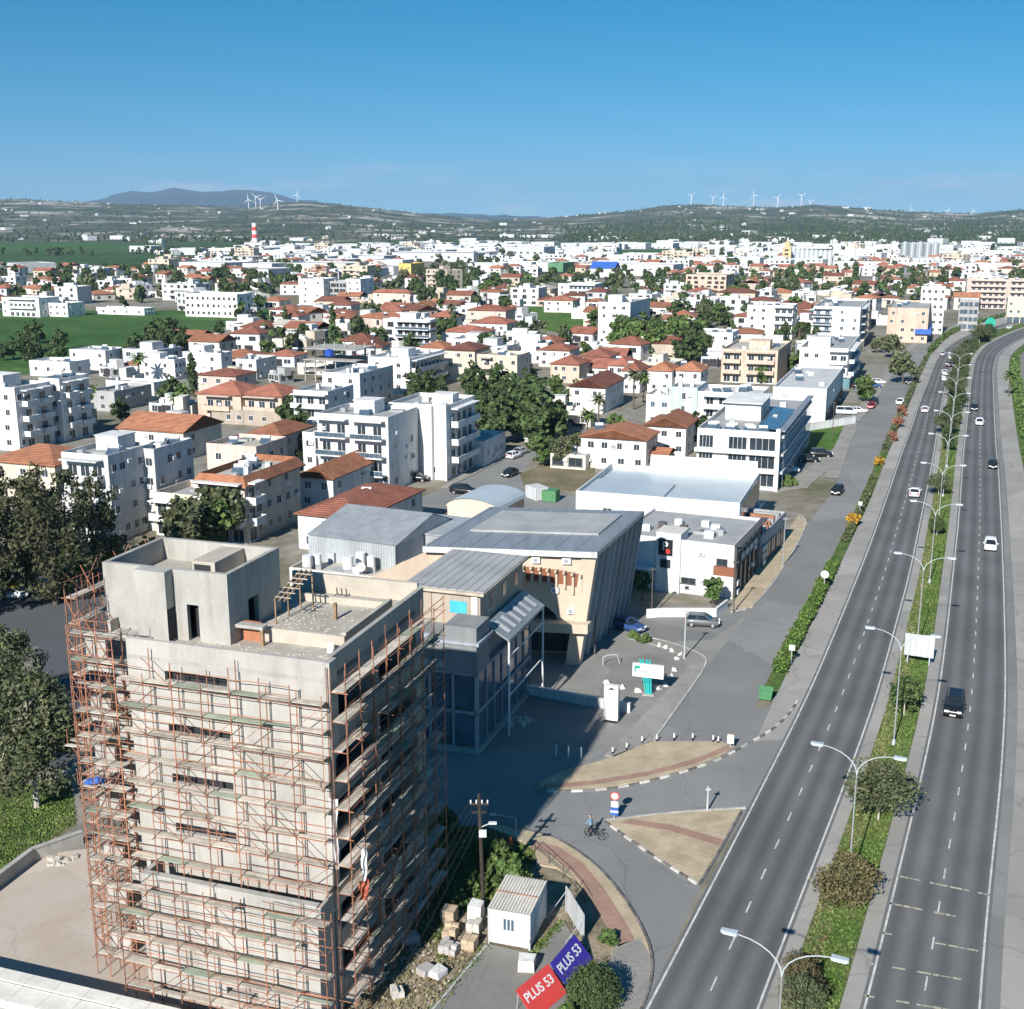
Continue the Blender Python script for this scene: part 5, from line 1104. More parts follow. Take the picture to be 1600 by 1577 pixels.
MB().box(-w_ * .88, -w_ * .35, d_ * .33, d_ * .64, 12.6, 12.8).build('roof_room_slab', 'white', of)
MB().quad((-w_ * .3, 2, 10.6), (-.3, 2, 10.2), (-.3, d_ * .6, 10.2), (-w_ * .3, d_ * .6, 10.6)).build('solar_panel', 'glassblue', of)
for k in range(7): heater(local(of, -w_ * U(.05, .92), 1.2 + U(0, 3), 9.4), -.2, 'framed white office')
# ------------------------------------------------------------------ the town, building by building (nearest first)
def B(label, FR, h, cat='house', name=None, **k):
    k.setdefault('seedv', int(FR[0] * 7 + FR[1])); k.setdefault('where', label.split(' with ')[0].split(' behind ')[0].split(' beside ')[0])
    return bld(name or {'house': 'house', 'block': 'apartment_block', 'building': 'building', 'shed': 'shed'}[cat], label, 'apartment block' if cat == 'block' else cat, FR, h, **k)
AP = dict(cat='block', bal=(('f', .05, .55), ('r', .1, .45), ('r', .6, .95)), win=(4, 4, 3))
# left flank
B('white apartment block with shaded balconies at the left edge', (22, 606), 13.0, 'block', xl=-70, xr=78, fl=4, win=(3, 4, 2), bal=(('r', .15, .5), ('r', .6, .9)), sol=2, ph=(.3, .3, 5, 5, 2.4))
B('white apartment block behind the leftmost one with dark balconies', (92, 592), 13.4, 'block', xl=60, xr=138, fl=4, win=(2, 4, 2), bal=(('r', .1, .45), ('r', .55, .9)), sol=2)
B('cream house with orange hipped roof behind the big left tree', (85, 728), 6.0, xl=-20, d=12, fl=2, wall='cream', roof='h', rise=2.2, rm='ochre_tile', win=(3, 3, 2))
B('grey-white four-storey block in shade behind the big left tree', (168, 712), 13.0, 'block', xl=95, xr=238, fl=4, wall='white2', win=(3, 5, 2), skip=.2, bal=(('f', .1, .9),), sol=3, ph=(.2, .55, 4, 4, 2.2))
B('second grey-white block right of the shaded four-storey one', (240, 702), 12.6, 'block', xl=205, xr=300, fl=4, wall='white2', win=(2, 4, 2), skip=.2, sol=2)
D1 = B('cream apartment block with orange tiled skirt and white balconies', (381, 752), 9.4, 'block', xl=308, xr=468, fl=3, wall='cream', par=.3, rm='roofbeige', skirt='ochre_tile', win=(2, 6, 2), bal=(('f', .0, 1.0), ('r', .02, .2)), balm='white', sol=4)
B('open balcony wing left of the cream apartment block', (312, 775), 6.6, 'block', xl=240, d=9, fl=2, wall='cream', win=(3, 2, 2), bal=(('f', .0, 1.0),), balm='white', par=1.0)
B('pink flat house with orange tiled back roof', (400, 698), 7.0, xl=322, xr=448, fl=2, wall='pink', par=.9, rm='roofbeige', win=(2, 3, 2), sol=2)
B('house with bright orange roof beyond the shaded block', (286, 676), 5.6, xl=185, d=13, fl=2, wall='offwhite', roof='gx', rise=2.4, rm='ochre_tile', win=(3, 2, 1))
B('house with orange roof behind the pink flat house', (438, 682), 6.0, xl=385, d=12, fl=2, wall='pink', roof='h', rise=1.8, rm='ochre_tile', win=(2, 2, 1))
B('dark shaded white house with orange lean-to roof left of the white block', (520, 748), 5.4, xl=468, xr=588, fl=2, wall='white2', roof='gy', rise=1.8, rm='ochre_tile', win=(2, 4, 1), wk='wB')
B('beige villa with red hipped roof and columned terraces', (440, 620), 6.6, xl=378, d=11, fl=2, wall='peach', roof='h', rise=2.2, rm='red_tile', win=(3, 3, 2), bal=(('f', .1, .9),))
B('beige villa with red hipped roof left of the columned one', (376, 618), 6.6, xl=308, d=12, fl=2, wall='peach', roof='h', rise=2.4, rm='red_tile', win=(3, 2, 2), bal=(('f', .2, .8),))
B('beige garden terrace wall building below the red roofed villas', (440, 645), 3.4, xl=330, d=5, fl=1, wall='tan', win=(6, 1, 1), par=.4, rm='roofbeige')
B('small pink house with red roof among palm trees', (368, 588), 6.0, xl=310, d=10, fl=2, wall='pink', roof='h', rise=1.3, rm='red_tile', win=(3, 1, 1))
B('white cube house standing left before the green field', (164, 548), 6.2, xl=108, xr=198, fl=2, win=(3, 2, 1), par=.4, rm='roofwhite', sol=1)
B('low white house before the cube house', (108, 566), 4.6, xl=45, d=9, fl=1, win=(3, 1, 1), rm='roofwhite', sol=1)
B('white flat house right of the cube house by a date palm', (272, 562), 6.0, xl=215, xr=290, fl=2, win=(2, 3, 1), rm='roofwhite', sol=1, ph=(.2, .3, 4, 4, 2))
B('white walled long house with shaded side in front of the palms', (240, 598), 4.2, xl=165, xr=262, fl=1, win=(2, 2, 1), rm='roofgrey')
B('grey shaded flat house beside the dark balcony block', (178, 612), 5.0, xl=140, xr=236, fl=2, wall='grey_wall', win=(1, 3, 1), rm='roofgrey')
B('white house with boxy upper floor left of the slab ruins', (345, 552), 6.4, xl=285, xr=362, fl=2, win=(2, 1, 1), rm='roofwhite', sol=1, ph=(.15, .2, 5, 5, 2.4))
B('white house with shaded side next to the boxy one', (400, 562), 6.0, xl=368, xr=432, fl=2, win=(2, 2, 1), rm='roofwhite', sol=1)
B('white villa with grey roof behind the cypress', (470, 508), 6.5, xl=428, xr=484, fl=2, roof='gx', rise=1.5, rm='roofbeige', win=(2, 2, 1))
B('white two-storey villa with red roof left of the field strip', (552, 490), 6.6, xl=505, xr=567, fl=2, roof='h', rise=1.2, rm='red_tile', win=(3, 3, 1))
B('red hipped house among trees near the field edge', (420, 512), 5.0, xl=375, d=12, fl=1, roof='h', rise=2.4, rm='red_tile', wall='offwhite', win=(2, 2, 1))
# middle
J1 = B('large white apartment block with deep balconies beside the junction', (606, 652), 13.2, 'block', xl=495, d=12, fl=4, win=(0, 2, 2), bal=(('f', .02, .45), ('f', .52, .96)), solid=False, sol=3, ph=(.3, .5, 4, 4, 2.2), shop='f')
J2 = B('white tower wing with panel screens at the junction corner', (698, 634), 13.6, 'block', xl=607, xr=742, fl=4, win=(2, 2, 1), skip=.3, bal=(('r', .1, .9),), sol=3, ph=(.6, .3, 4, 3, 2.0))
B('white stair end of the large apartment block', (492, 676), 9.5, 'block', xl=476, d=9, fl=3, win=(1, 1, 1), sol=0)
for k in range(26):
    x, z = U(-8.6, -.4), U(3.5, 12.8); MB().box(x, x + U(.2, .5), -.05, -.003, z, z + U(.25, .7)).build('screen_panel', 'lightgrey', J2)
MB().box(-4.2, -2.6, -.9, -.003, 0, 13.4).box(-.2, .15, -.7, -.003, 0, 13.8).build('screen_fin', 'white', J2)
B('white wall house with dark gates beyond the junction block', (756, 690), 5.0, xl=712, xr=790, fl=1, win=(1, 3, 1), rm='roofgrey')
B('white long balcony house behind the junction block', (512, 612), 9.2, 'block', xl=458, d=12, fl=3, win=(2, 2, 1), bal=(('f', .0, 1.0),), sol=1)
B('white cube block with shaded side behind the junction block', (562, 584), 9.4, 'block', xl=503, xr=614, fl=3, win=(2, 4, 1), sol=2, rm='roofwhite')
B('long white block with terraces beside the dark trees', (640, 560), 9.6, 'block', xl=575, xr=694, fl=3, win=(2, 5, 1), bal=(('r', .05, .95),), sol=4, rm='roofwhite', ph=(.3, .3, 5, 5, 2.2))
sk_ = thing('unfinished_structure', 'unfinished concrete frame of slabs and columns behind the white blocks', 'building', (lambda p: (p.x, p.y, 0))(G(556, 562, 7.0)), -math.radians(20))
for f in range(3): MB().box(-17, 0, 0, 13, 3.2 * f + 3.0, 3.2 * f + 3.25).build('slab', 'concrete', sk_)
for x in range(6):
    for y in (0.4, 6.3, 12.3): MB().box(-16.8 + x * 3.3, -16.5 + x * 3.3, y, y + .3, 0, 10.4 if y > 6 else 6.4).build('column', 'concrete', sk_)
bt = tag(MB().bar((0, 0, 0), (0, 0, 1.6), 1.3, 14, 1.25).bar((0, 0, 1.6), (0, 0, 1.9), 1.25, 14, .3).build('blue_tank', 'bluetank', None, loc=G(545, 572, 9.0)), 'round blue tank on the roof of the white cube block', 'tank'); bt.location = local(bpy.data.objects['apartment_block.010'] if False else sk_, -4, -8, 8.7)
B('cream block with red roofs right of the dark trees', (742, 548), 9.0, 'block', xl=694, d=12, fl=3, wall='cream', roof='h', rise=1.8, rm='red_tile', win=(3, 2, 1))
B('cream wide block with flat front before the tall dark tree', (808, 556), 9.4, 'block', xl=745, d=11, fl=3, wall='cream', win=(4, 2, 1), rm='roofbeige', sol=2, bal=(('f', .1, .4),))
B('unfinished white villa with glass balconies and dark frames', (672, 500), 11.5, 'block', xl=598, xr=682, fl=4, win=(3, 2, 1), wk='d', ws=(2.4, 1.9), bal=(('f', .3, 1.0),), solid=False, ph=(.35, .2, 6, 6, 2.6))
B('pale pink tower house with red roof left of the unfinished villa', (640, 458), 11.0, xl=583, xr=646, fl=4, wall='pink', roof='h', rise=1.4, rm='red_tile', win=(3, 3, 1))
B('white villa with red roof and tall palm', (755, 520), 6.5, xl=690, d=12, fl=2, roof='h', rise=1.9, rm='red_tile', win=(3, 2, 1))
B('white villa with brown red roof right of the palm', (792, 506), 7.0, xl=735, d=12, fl=2, roof='h', rise=2.2, rm='red_tile', win=(4, 2, 1))
B('pink villa with red roof high on the left of the green plot', (790, 486), 7.0, xl=730, d=12, fl=2, wall='pink', roof='h', rise=2.0, rm='red_tile', win=(3, 2, 1))
for i, (x, y, xl_) in enumerate(((890, 548, 842), (905, 570, 860), (952, 558, 905), (868, 536, 835), (985, 572, 950))):
    B(('red tiled house facing the green plot', 'red tiled house nearest the tall dark tree', 'white house with red hipped roof left of the big grove', 'red tiled house at the corner of the green plot', 'narrow red tiled house beside the big grove')[i], (x, y), 5.4, xl=xl_, d=11, fl=2, wall=('offwhite', 'peach', 'white', 'cream', 'white')[i], roof='h', rise=2.0, rm='red_tile', win=(3, 2, 1), sol=1)
B('white gabled house with red roof right of the dark grove', (946, 606), 6.2, xl=890, xr=975, fl=2, roof='gy', rise=2.0, rm='red_tile', win=(2, 3, 1), sol=1)
for i, (x, xl_) in enumerate(((1000, 972), (1050, 1012), (1095, 1055))):
    B(('left', 'middle', 'right')[i] + ' one of three white houses with bright red roofs in a row', (x, 580), 6.0, xl=xl_, d=10, fl=2, roof='h', rise=2.0, rm='ochre_tile' if i else 'red_tile', win=(2, 2, 1), sol=1)
B('white gabled house with orange roof behind the warehouse', (1010, 688), 6.0, xl=908, xr=1028, fl=2, wall='white', roof='gy', rise=1.6, rm='ochre_tile', win=(4, 2, 1), sol=1)
B('second white gabled house with orange roof near the framed office', (1072, 668), 6.0, xl=1008, xr=1090, fl=2, wall='white', roof='gy', rise=1.8, rm='ochre_tile', win=(3, 2, 1), sol=1)
B('small orange tiled garage before the gabled houses', (1042, 712), 2.8, xl=1012, d=6, fl=1, wall='offwhite', roof='gx', rise=.9, rm='ochre_tile', win=(1, 1, 0))
B('pergola house with dark porch behind the dry plot', (915, 712), 2.9, xl=860, d=7, fl=1, wall='offwhite', rm='roofgrey', par=.2, win=(2, 1, 1), wk='d', ws=(2.6, 1.6))
B('pale green and white modern block behind the gabled houses', (1090, 606), 9.6, 'block', xl=1048, d=11, fl=3, wall='palegreen', win=(1, 2, 1), ws=(.8, 1.7))
B('white modern block left of the pale green one', (1050, 618), 7.5, 'block', xl=1010, d=10, fl=2, win=(2, 2, 1), wk='wB')
B('white balcony block between pale green wall and framed office', (1190, 616), 8.8, 'block', xl=1090, d=12, fl=3, win=(3, 3, 1), bal=(('f', .1, .5),), rm='roofwhite', sol=4)
B('white hall with parapet wall facing the car park', (1292, 608), 8.4, 'building', xl=1208, xr=1320, fl=2, win=(2, 0, 1), skip=.4, rm='roofwhite', shop='r', sol=2)
wp = B('white block with teal glass ground floor by the service road', (1326, 545), 11.0, 'block', xl=1250, xr=1372, fl=3, win=(4, 4, 1), bal=(('f', .62, 1.0), ('r', .05, .6)), shop='fr', sol=5, ph=(.1, .2, 6, 5, 2.6))
MB().box(-wp['w'] * .55, .9, -1.0, wp['d'] * .8, 0, 3.2).build('glass_pavilion', 'tealglass', wp); MB().box(-wp['w'] * .6, 1.2, -1.3, wp['d'] * .84, 3.2, 3.5).build('pavilion_roof', 'white', wp)
B('beige apartment block with recessed balconies by the service road', (1216, 548), 9.6, 'block', xl=1128, xr=1236, fl=3, wall='peach', win=(3, 2, 1), bal=(('f', .03, .35), ('f', .45, .95)), sol=4, ph=(.4, .3, 6, 5, 2.4), rm='roofbeige')
B('white block among trees beyond the beige apartments', (1145, 520), 9.0, 'block', xl=1080, d=13, fl=3, win=(3, 2, 1), rm='roofwhite', sol=2)
B('white mid-rise with blue glass balconies by the far bend', (1345, 480), 15.0, 'block', xl=1272, xr=1390, fl=5, win=(4, 4, 1), bal=(('f', .0, .4), ('r', .1, .7)), solid=False, wk='wB', sol=4)
B('white block left of the blue glass mid-rise', (1240, 478), 13.0, 'block', xl=1168, d=14, fl=4, win=(4, 3, 1), bal=(('f', .6, 1.0),), sol=3)
pk = B('peach block with blue sign band at the far bend', (1452, 482), 13.0, 'block', xl=1388, xr=1482, fl=4, wall='peach', win=(4, 4, 1), sol=3)
MB().box(-pk['w'] * .3, 1.4, -1.2, pk['d'] * .6, 3.4, 5.2).build('sign_band', 'blue', pk)
B('white tower block behind the peach block', (1478, 448), 19.0, 'block', xl=1440, xr=1500, fl=6, win=(4, 4, 1), sol=2, wall='offwhite')
B('grey glass block at the far bend of the road', (1530, 468), 13.0, 'block', xl=1500, xr=1545, fl=4, wall='grey_wall', win=(4, 3, 1), wk='dB', ws=(1.8, 1.6))
B('wide pinkish apartment block with long balconies at the right edge', (1640, 438), 15.0, 'block', xl=1512, d=16, fl=5, wall='pink', win=(8, 2, 1), bal=(('f', .05, .48), ('f', .54, .97)), sol=4)
B('pale block at the far right behind the road bend', (1640, 468), 11.0, 'block', xl=1575, d=14, fl=3, wall='cream', win=(5, 2, 1), shop='f')
B('white six-storey block with dotted windows by the green plot', (985, 473), 17.5, 'block', xl=935, xr=1016, fl=6, win=(3, 2, 2), ws=(1.1, 1.1), skip=.2, sol=2, ph=(.1, .3, 5, 5, 2.4))
B('white cottage with low wall on the green plot', (930, 482), 5.0, xl=893, d=10, fl=1, win=(2, 1, 1))
B('pink brick house with red roof right of the six-storey block', (1180, 458), 7.5, xl=1120, d=14, fl=2, wall='peach', roof='h', rise=2.2, rm='red_tile', win=(4, 2, 1))
B('brown unfinished brick block with scaffold floors', (1135, 430), 13.5, 'block', xl=1072, xr=1148, fl=5, wall='peach', win=(6, 3, 1), wk='b', ws=(2.2, 1.5), rm='roofbeige')
B('white slab block with dark gridded middle beyond the field', (505, 436), 14.0, 'block', xl=466, d=16, fl=4, win=(2, 2, 1))
B('dark gridded middle wing of the white slab block', (540, 440), 12.5, 'block', xl=506, d=14, fl=4, wall='grey_wall', win=(7, 2, 1), wk='d', ws=(2.6, 2.2), skip=0)
B('white right wing of the gridded slab block', (563, 436), 14.0, 'block', xl=541, d=16, fl=4, win=(2, 2, 1))
B('long white three-storey block with dark window rows by the field', (370, 460), 11.0, 'block', xl=288, d=13, fl=3, win=(10, 2, 1), skip=.05, wk='d')
B('white house with wide balcony at the far left of the field', (60, 466), 9.0, xl=2, d=14, fl=2, win=(6, 2, 1), bal=(('f', .2, .9),))
B('long low white garden wall house at the field edge', (225, 482), 3.4, xl=150, d=8, fl=1, win=(4, 1, 1))
B('white twin house beside the field', (105, 474), 6.5, xl=62, d=12, fl=2, win=(4, 2, 1))
B('sand coloured hall left of the white terraced block', (860, 452), 7.0, 'building', xl=820, d=16, fl=1, wall='beige', roof='h', rise=2.8, rm='roofbeige', win=(2, 2, 1))
B('blue-white terraced block in the middle distance', (930, 444), 10.0, 'block', xl=872, xr=942, fl=3, win=(5, 3, 1), bal=(('f', .3, 1.0),), wk='dB')
B('white villa with red roof beside the sand coloured hall', (895, 470), 6.0, xl=850, d=12, fl=2, wall='offwhite', roof='h', rise=2.0, rm='red_tile', win=(3, 2, 1))
B('white flat house before the sand coloured hall', (812, 468), 6.5, xl=775, xr=818, fl=2, win=(3, 2, 1))
# ------------------------------------------------------------------ landmarks of the plain
def at_row(x, y): return G(x, y)
def simple(name, label, cat, FR, h, xl, d, m, rm, fl=2, **k): return bld(name, label, cat, FR, h, 20, xl=xl, d=d, fl=fl, wall=m, rm=rm, **k)
simple('warehouse', 'green box warehouse in the industrial district', 'warehouse', (880, 411), 11, 856, 30, 'green_wall', 'roofgrey', 2, win=(0, 0, 0), back=False)
MB().box(-20, 0, -.3, -.01, 0, 4).build('loading_bay_shade', 'opening_shade', bpy.data.objects['warehouse.001'])  # flat dark panel, coloured as the shade inside the bays
simple('warehouse', 'bright yellow box warehouse in the industrial district', 'warehouse', (642, 412), 12, 623, 25, 'yellow_wall', 'roofgrey', 2, win=(2, 1, 1), back=False)
simple('warehouse', 'warehouse with bright blue sloped roof', 'warehouse', (960, 420), 7, 922, 18, 'white', 'blue', 1, roof='gx', rise=5, win=(3, 1, 1), back=False)
for i, (x, y, xl_, dd, lab) in enumerate(((1052, 414, 905, 40, 'very long white warehouse right of the blue roof'), (740, 396, 585, 60, 'long white factory hall behind the yellow box'), (540, 412, 440, 40, 'long white depot left of the yellow box'), (355, 411, 262, 45, 'white depot with long lilac roof at the left of the district'), (850, 386, 790, 40, 'tall white hall on the skyline of the district'), (1140, 404, 1060, 40, 'pale warehouse below the wooded hill'), (470, 392, 400, 40, 'white hall right of the striped chimney'), (600, 400, 545, 30, 'white shed in front of the long factory hall'), (360, 388, 330, 30, 'pale hall left of the striped chimney'), (830, 410, 778, 25, 'white cube store left of the green box'))):
    simple('warehouse', lab, 'warehouse', (x, y), 9 if i != 4 else 14, xl_, dd, ('white', 'lightgrey', 'offwhite')[i % 3], ('roofwhite', 'roofgrey', 'metalblue')[i % 3], 1, win=(6, 2, 1), ws=(3, 1.6), wk='d', back=False, group='warehouses of the industrial district')
def spire(name, label, cat, px, py, parts, parent=None):
    t = thing(name, label, cat, G(px, py)); 
    for nme, fn, m in parts: fn().build(nme, m, t)
    return t
# red and white chimney
ch = thing('chimney', 'red and white banded chimney tower in the industrial district', 'chimney', G(399, 390)); hh = 38
for k in range(7):
    MB().bar((0, 0, k * hh / 7), (0, 0, (k + 1) * hh / 7), 5.0 - k * .25, 14, 4.8 - k * .25).build('band', 'banner_red' if k % 2 else 'white', ch)
MB().box(-14, 12, -8, 8, 0, 10).build('plinth_hall', 'white', ch)
# grain mill: tan tower, silo row, cream works, silver tanks
ml_ = thing('mill_tower', 'tall tan mill tower with stepped top above the silos', 'tower', G(1229, 416), -.3)
MB().box(-4.5, 3.5, 0, 9, 0, 18).build('tower_shaft', 'tan_tower', ml_); MB().box(-3, 2, 1.5, 7, 18, 23).build('tower_top', 'tan_tower', ml_); MB().box(-1, .5, 3, 5, 23, 27).build('mast_block', 'offwhite', ml_)
for k in range(4): MB().box(-2.4, 1, -.3, -.01, 3 + k * 3.8, 4.6 + k * 3.8).build('window', 'glass', ml_)
sr = thing('silo_row', 'row of tall grey grain silos beside the tan mill tower', 'silo', G(1262, 415), -.3)
for k in range(9): MB().bar((k * 4.4 - 15, 8 + k * .3, 0), (k * 4.4 - 15, 8 + k * .3, 16), 2.3, 12).build('silo', 'galv', sr)
MB().box(-17, 22, 6, 12, 16, 18).build('gantry', 'lightgrey', sr); MB().box(-34, -17.5, 0, 9, 0, 9).build('grain_shed', 'metalblue', sr)
cw = thing('works_building', 'cream stepped works building right of the grey silos', 'building', G(1328, 410), -.3)
MB().box(-12, 14, 0, 14, 0, 9).build('lower_hall', 'offwhite', cw); MB().box(-6, 4, 2, 12, 9, 16).build('upper_hall', 'offwhite', cw); MB().box(-3, 1, 5, 9, 16, 20).build('head_house', 'offwhite', cw)
for k in range(5): 
    x = 1412 + k * 12; tk = thing('storage_tank', ('leftmost', 'second', 'middle', 'fourth', 'rightmost')[k] + ' of the five silver storage tanks near the skyline', 'tank', G(x, 408 + (k % 2) * 2), 0, 'silver storage tanks')
    MB().bar((0, 0, 0), (0, 0, 19), 4.2, 16).build('drum', 'steel', tk); MB().bar((0, 0, 19), (0, 0, 21), 4.2, 16, .5).build('cone_roof', 'galv', tk); MB().bar((4.4, -1.5, 0), (4.4, -1.5, 20), .3, 6).build('ladder', 'frame_white', tk)
# wind turbines on the hills
TB = {}
def turbine(px, top, base, d, label, yaw=0.0, ph=0.0):
    X = (px - CX) / F * d; z0 = on_hill(px, d) - 3; ztop = H + (YH - top) / F * d; hub = max(40, ztop - z0 - 30)
    t = thing('wind_turbine', label, 'wind turbine', (X, d, z0), yaw, 'wind turbines on the skyline')
    MB().bar((0, 0, 0), (0, 0, hub), 1.9, 8, 1.2).build('tower', 'frame_white', t); n_ = MB().box(-2.4, 2.4, -4, 8, hub - 2.2, hub + 2.6).build('nacelle', 'frame_white', t)
    for k in range(3):
        a = ph + k * 2.094; L_ = 26; p = Vector((math.cos(a), 0, math.sin(a))); q = Vector((-math.sin(a), 0, math.cos(a))); c = Vector((0, -5, hub)); mb = MB()
        v = [c + q * -.8, c + q * .8, c + p * L_ * .25 + q * 1.3, c + p * L_ + q * .35, c + p * L_ - q * .35, c + p * L_ * .25 - q * 1.0]
        mb.quad(*v); mb.quad(*[u + Vector((0, .9, 0)) for u in v[::-1]])
        for i in range(6): mb.quad(v[i], v[(i + 1) % 6], v[(i + 1) % 6] + Vector((0, .9, 0)), v[i] + Vector((0, .9, 0)))
        mb.build('blade', 'frame_white', t)
TL = ((1071, 299, 'leftmost turbine on the right-hand ridge'), (1104, 302, 'second turbine of the right-hand ridge, next to a close pair'), (1120, 301, 'third turbine of the right-hand ridge, right of the close pair'), (1166, 298, 'fourth turbine of the right-hand ridge'), (1202, 302, 'fifth turbine of the right-hand ridge'), (1238, 299, 'sixth turbine of the right-hand ridge'), (1252, 309, 'small turbine behind the sixth one'), (1405, 322, 'small far turbine above the quarries'), (1462, 325, 'second small far turbine above the quarries'), (1499, 325, 'rightmost small far turbine'))
for i, (x, y, lab) in enumerate(TL): turbine(x, y, 325, 6200 if i < 6 else 6900, lab, U(-.5, .5), U(0, 2))
for i, (x, y, lab, d) in enumerate(((412, 299, 'tallest turbine before the blue mountain', 5200), (401, 306, 'turbine left of the tallest one before the blue mountain', 5400), (419, 312, 'turbine right of the tallest one before the blue mountain', 5000), (445, 316, 'lower turbine standing on the left hillside', 4600), (475, 320, 'small turbine on the left ridge', 6000))): turbine(x, y, 335, d, lab, U(-.4, .4), U(0, 2))
# ------------------------------------------------------------------ the rest of the town
random.seed(21)
BUSY = []          # ground circles already built on
for o in list(COL.objects):
    if o.parent is None and o.type == 'EMPTY' and 'w' in o.keys():
        w_, d_ = o['w'], o['d']; c = local(o, -w_ / 2, d_ / 2); BUSY.append((c.x, c.y, math.hypot(w_, d_) / 2))
FIELDS = [[(-500, 487), (60, 484), (395, 486), (355, 508), (300, 548), (210, 575), (-200, 600), (-700, 590)], [(810, 479), (935, 482), (935, 512), (880, 522), (815, 508)], [(430, 463), (650, 466), (640, 476), (400, 478)], [(410, 482), (520, 484), (520, 502), (405, 500)],
          [(-300, 400), (330, 400), (260, 424), (-300, 426)], [(-300, 379), (235, 379), (215, 396), (-300, 396)], [(240, 381), (370, 381), (370, 394), (240, 394)], [(430, 377), (640, 377), (640, 387), (430, 387)], [(960, 389), (1110, 389), (1110, 404), (960, 404)], [(640, 410), (760, 405), (760, 440), (650, 450)]]
def inside(poly, x, y):
    c = False
    for i in range(len(poly)):
        (x0, y0), (x1, y1) = poly[i], poly[i - 1]
        if (y0 > y) != (y1 > y) and x < (x1 - x0) * (y - y0) / (y1 - y0) + x0: c = not c
    return c
def free(p, r):
    x, y = PX(p.x, p.y, 0)
    if any(inside(f, x, y) for f in FIELDS): return False
    if y < 1160 and x > xat(SL, y) - 14 * (y - YH) / 47: return False
    return all((p.x - a) ** 2 + (p.y - b) ** 2 > (r * .9 + c * .85) ** 2 for a, b, c in BUSY)
def house_proto(kind, i):
    """a handful of small-town houses, each a thing with wall, roof and windows of its own"""
    o = bpy.data.objects.new('town_house', None)
    w_, d_ = U(9, 15), U(9, 13); f = random.choice((1, 1, 2, 2, 2)) if kind != 'block' else random.choice((3, 3, 4)); h = f * 3.0 + .5
    if kind == 'block': w_, d_ = U(14, 24), U(12, 16)
    if kind == 'annex': w_, d_, f = U(4.5, 8), U(4, 7), 1; h = U(2.8, 3.6)
    if kind == 'hall': w_, d_, h, f = U(25, 60), U(18, 40), U(6, 10), 1
    wm = random.choice(['white', 'white2', 'white2', 'offwhite', 'offwhite', 'cream', 'lightgrey', 'beige', 'grey_wall' if kind == 'annex' else 'white', 'peach' if kind == 'tile' else 'white', 'pink' if kind == 'tile' else 'lightgrey'])
    parts = []; mb = MB()
    if kind == 'tile':
        mb.box(-w_ / 2, w_ / 2, -d_ / 2, d_ / 2, 0, h); parts.append(('wall', mb.mesh('wall', wm), None)); parts.append(('roof', hip_mesh(-w_ / 2, w_ / 2, -d_ / 2, d_ / 2, h + .05, U(1.5, 2.4), gable=random.choice((None, None, 'x', 'y'))).mesh('roof', 'red_tile' if rnd() < .7 else 'ochre_tile'), None))
    else:
        mb.box(-w_ / 2, w_ / 2, -d_ / 2, -d_ / 2 + .25, 0, h).box(-w_ / 2, w_ / 2, d_ / 2 - .25, d_ / 2, 0, h).box(-w_ / 2, -w_ / 2 + .25, -d_ / 2 + .25, d_ / 2 - .25, 0, h).box(w_ / 2 - .25, w_ / 2, -d_ / 2 + .25, d_ / 2 - .25, 0, h); parts.append(('wall', mb.mesh('wall', wm), None))
        rm = random.choice(['roofgrey', 'roofgrey', 'roofwhite', 'roofbeige']); parts.append(('roof', MB().box(-w_ / 2 + .25, w_ / 2 - .25, -d_ / 2 + .25, d_ / 2 - .25, h - .9, h - .6).mesh('roof', rm), None))
        if kind != 'hall':
            a = U(-w_ / 3, w_ / 6); parts.append(('roof_room', MB().box(a, a + U(3, 5), -d_ / 5, d_ / 4, h - .6, h + U(1.4, 2.4)).mesh('roof_room', wm), None))
            for k in range(2): parts.append(('roof_tank', MB().bar((U(-w_ / 2.4, w_ / 2.4), U(-d_ / 3, d_ / 3), h - .6), (0, 0, h + .3), .1, 3).mesh('x', 'steel') if False else MB().box(*(lambda x, y: (x - .7, x + .7, y - .6, y + .6))(U(-w_ / 2.6, w_ / 2.6), U(-d_ / 3, d_ / 3)), h - .6, h + .7).mesh('roof_tank', 'frame_white'), None))
    if kind in ('flat', 'tile', 'block') and rnd() < .75:
        for fl in range(1, f): a = U(-w_ / 2, -w_ / 6); parts.append(('balcony', MB().box(a, a + w_ * U(.35, .6), -d_ / 2 - 1.3, -d_ / 2 - .003, fl * 3.0 - .2, fl * 3.0).box(a, a + w_ * .35, -d_ / 2 - 1.3, -d_ / 2 - 1.18, fl * 3.0, fl * 3.0 + .9).mesh('balcony', wm), None))
    if kind != 'hall':
        a = U(-w_ / 3, 0); parts.append(('porch', MB().box(a, a + U(2.4, 4), -d_ / 2 - .03, -d_ / 2 - .004, .1, 2.4).mesh('porch', 'opening_shade'), None))  # no real recess: a dark panel painted as porch shade
        sx_, sy_ = U(-w_ / 3, w_ / 3), U(-d_ / 6, d_ / 6); zt = h - .6 if kind != 'tile' else h + .5
        parts.append(('solar_panel', MB().quad((sx_ - 1, sy_ - .8, zt + .15), (sx_ + 1, sy_ - .8, zt + .15), (sx_ + 1, sy_ + .7, zt + 1.1), (sx_ - 1, sy_ + .7, zt + 1.1)).box(sx_ - .9, sx_ + .9, sy_ + .6, sy_ + 1.2, zt + .7, zt + 1.4, mi=1).mesh('solar_panel', ['glassblue', 'frame_white']), None))
    n = max(2, round(w_ / (5 if kind != 'hall' else 9))); m_ = 2 if kind != 'hall' else 1
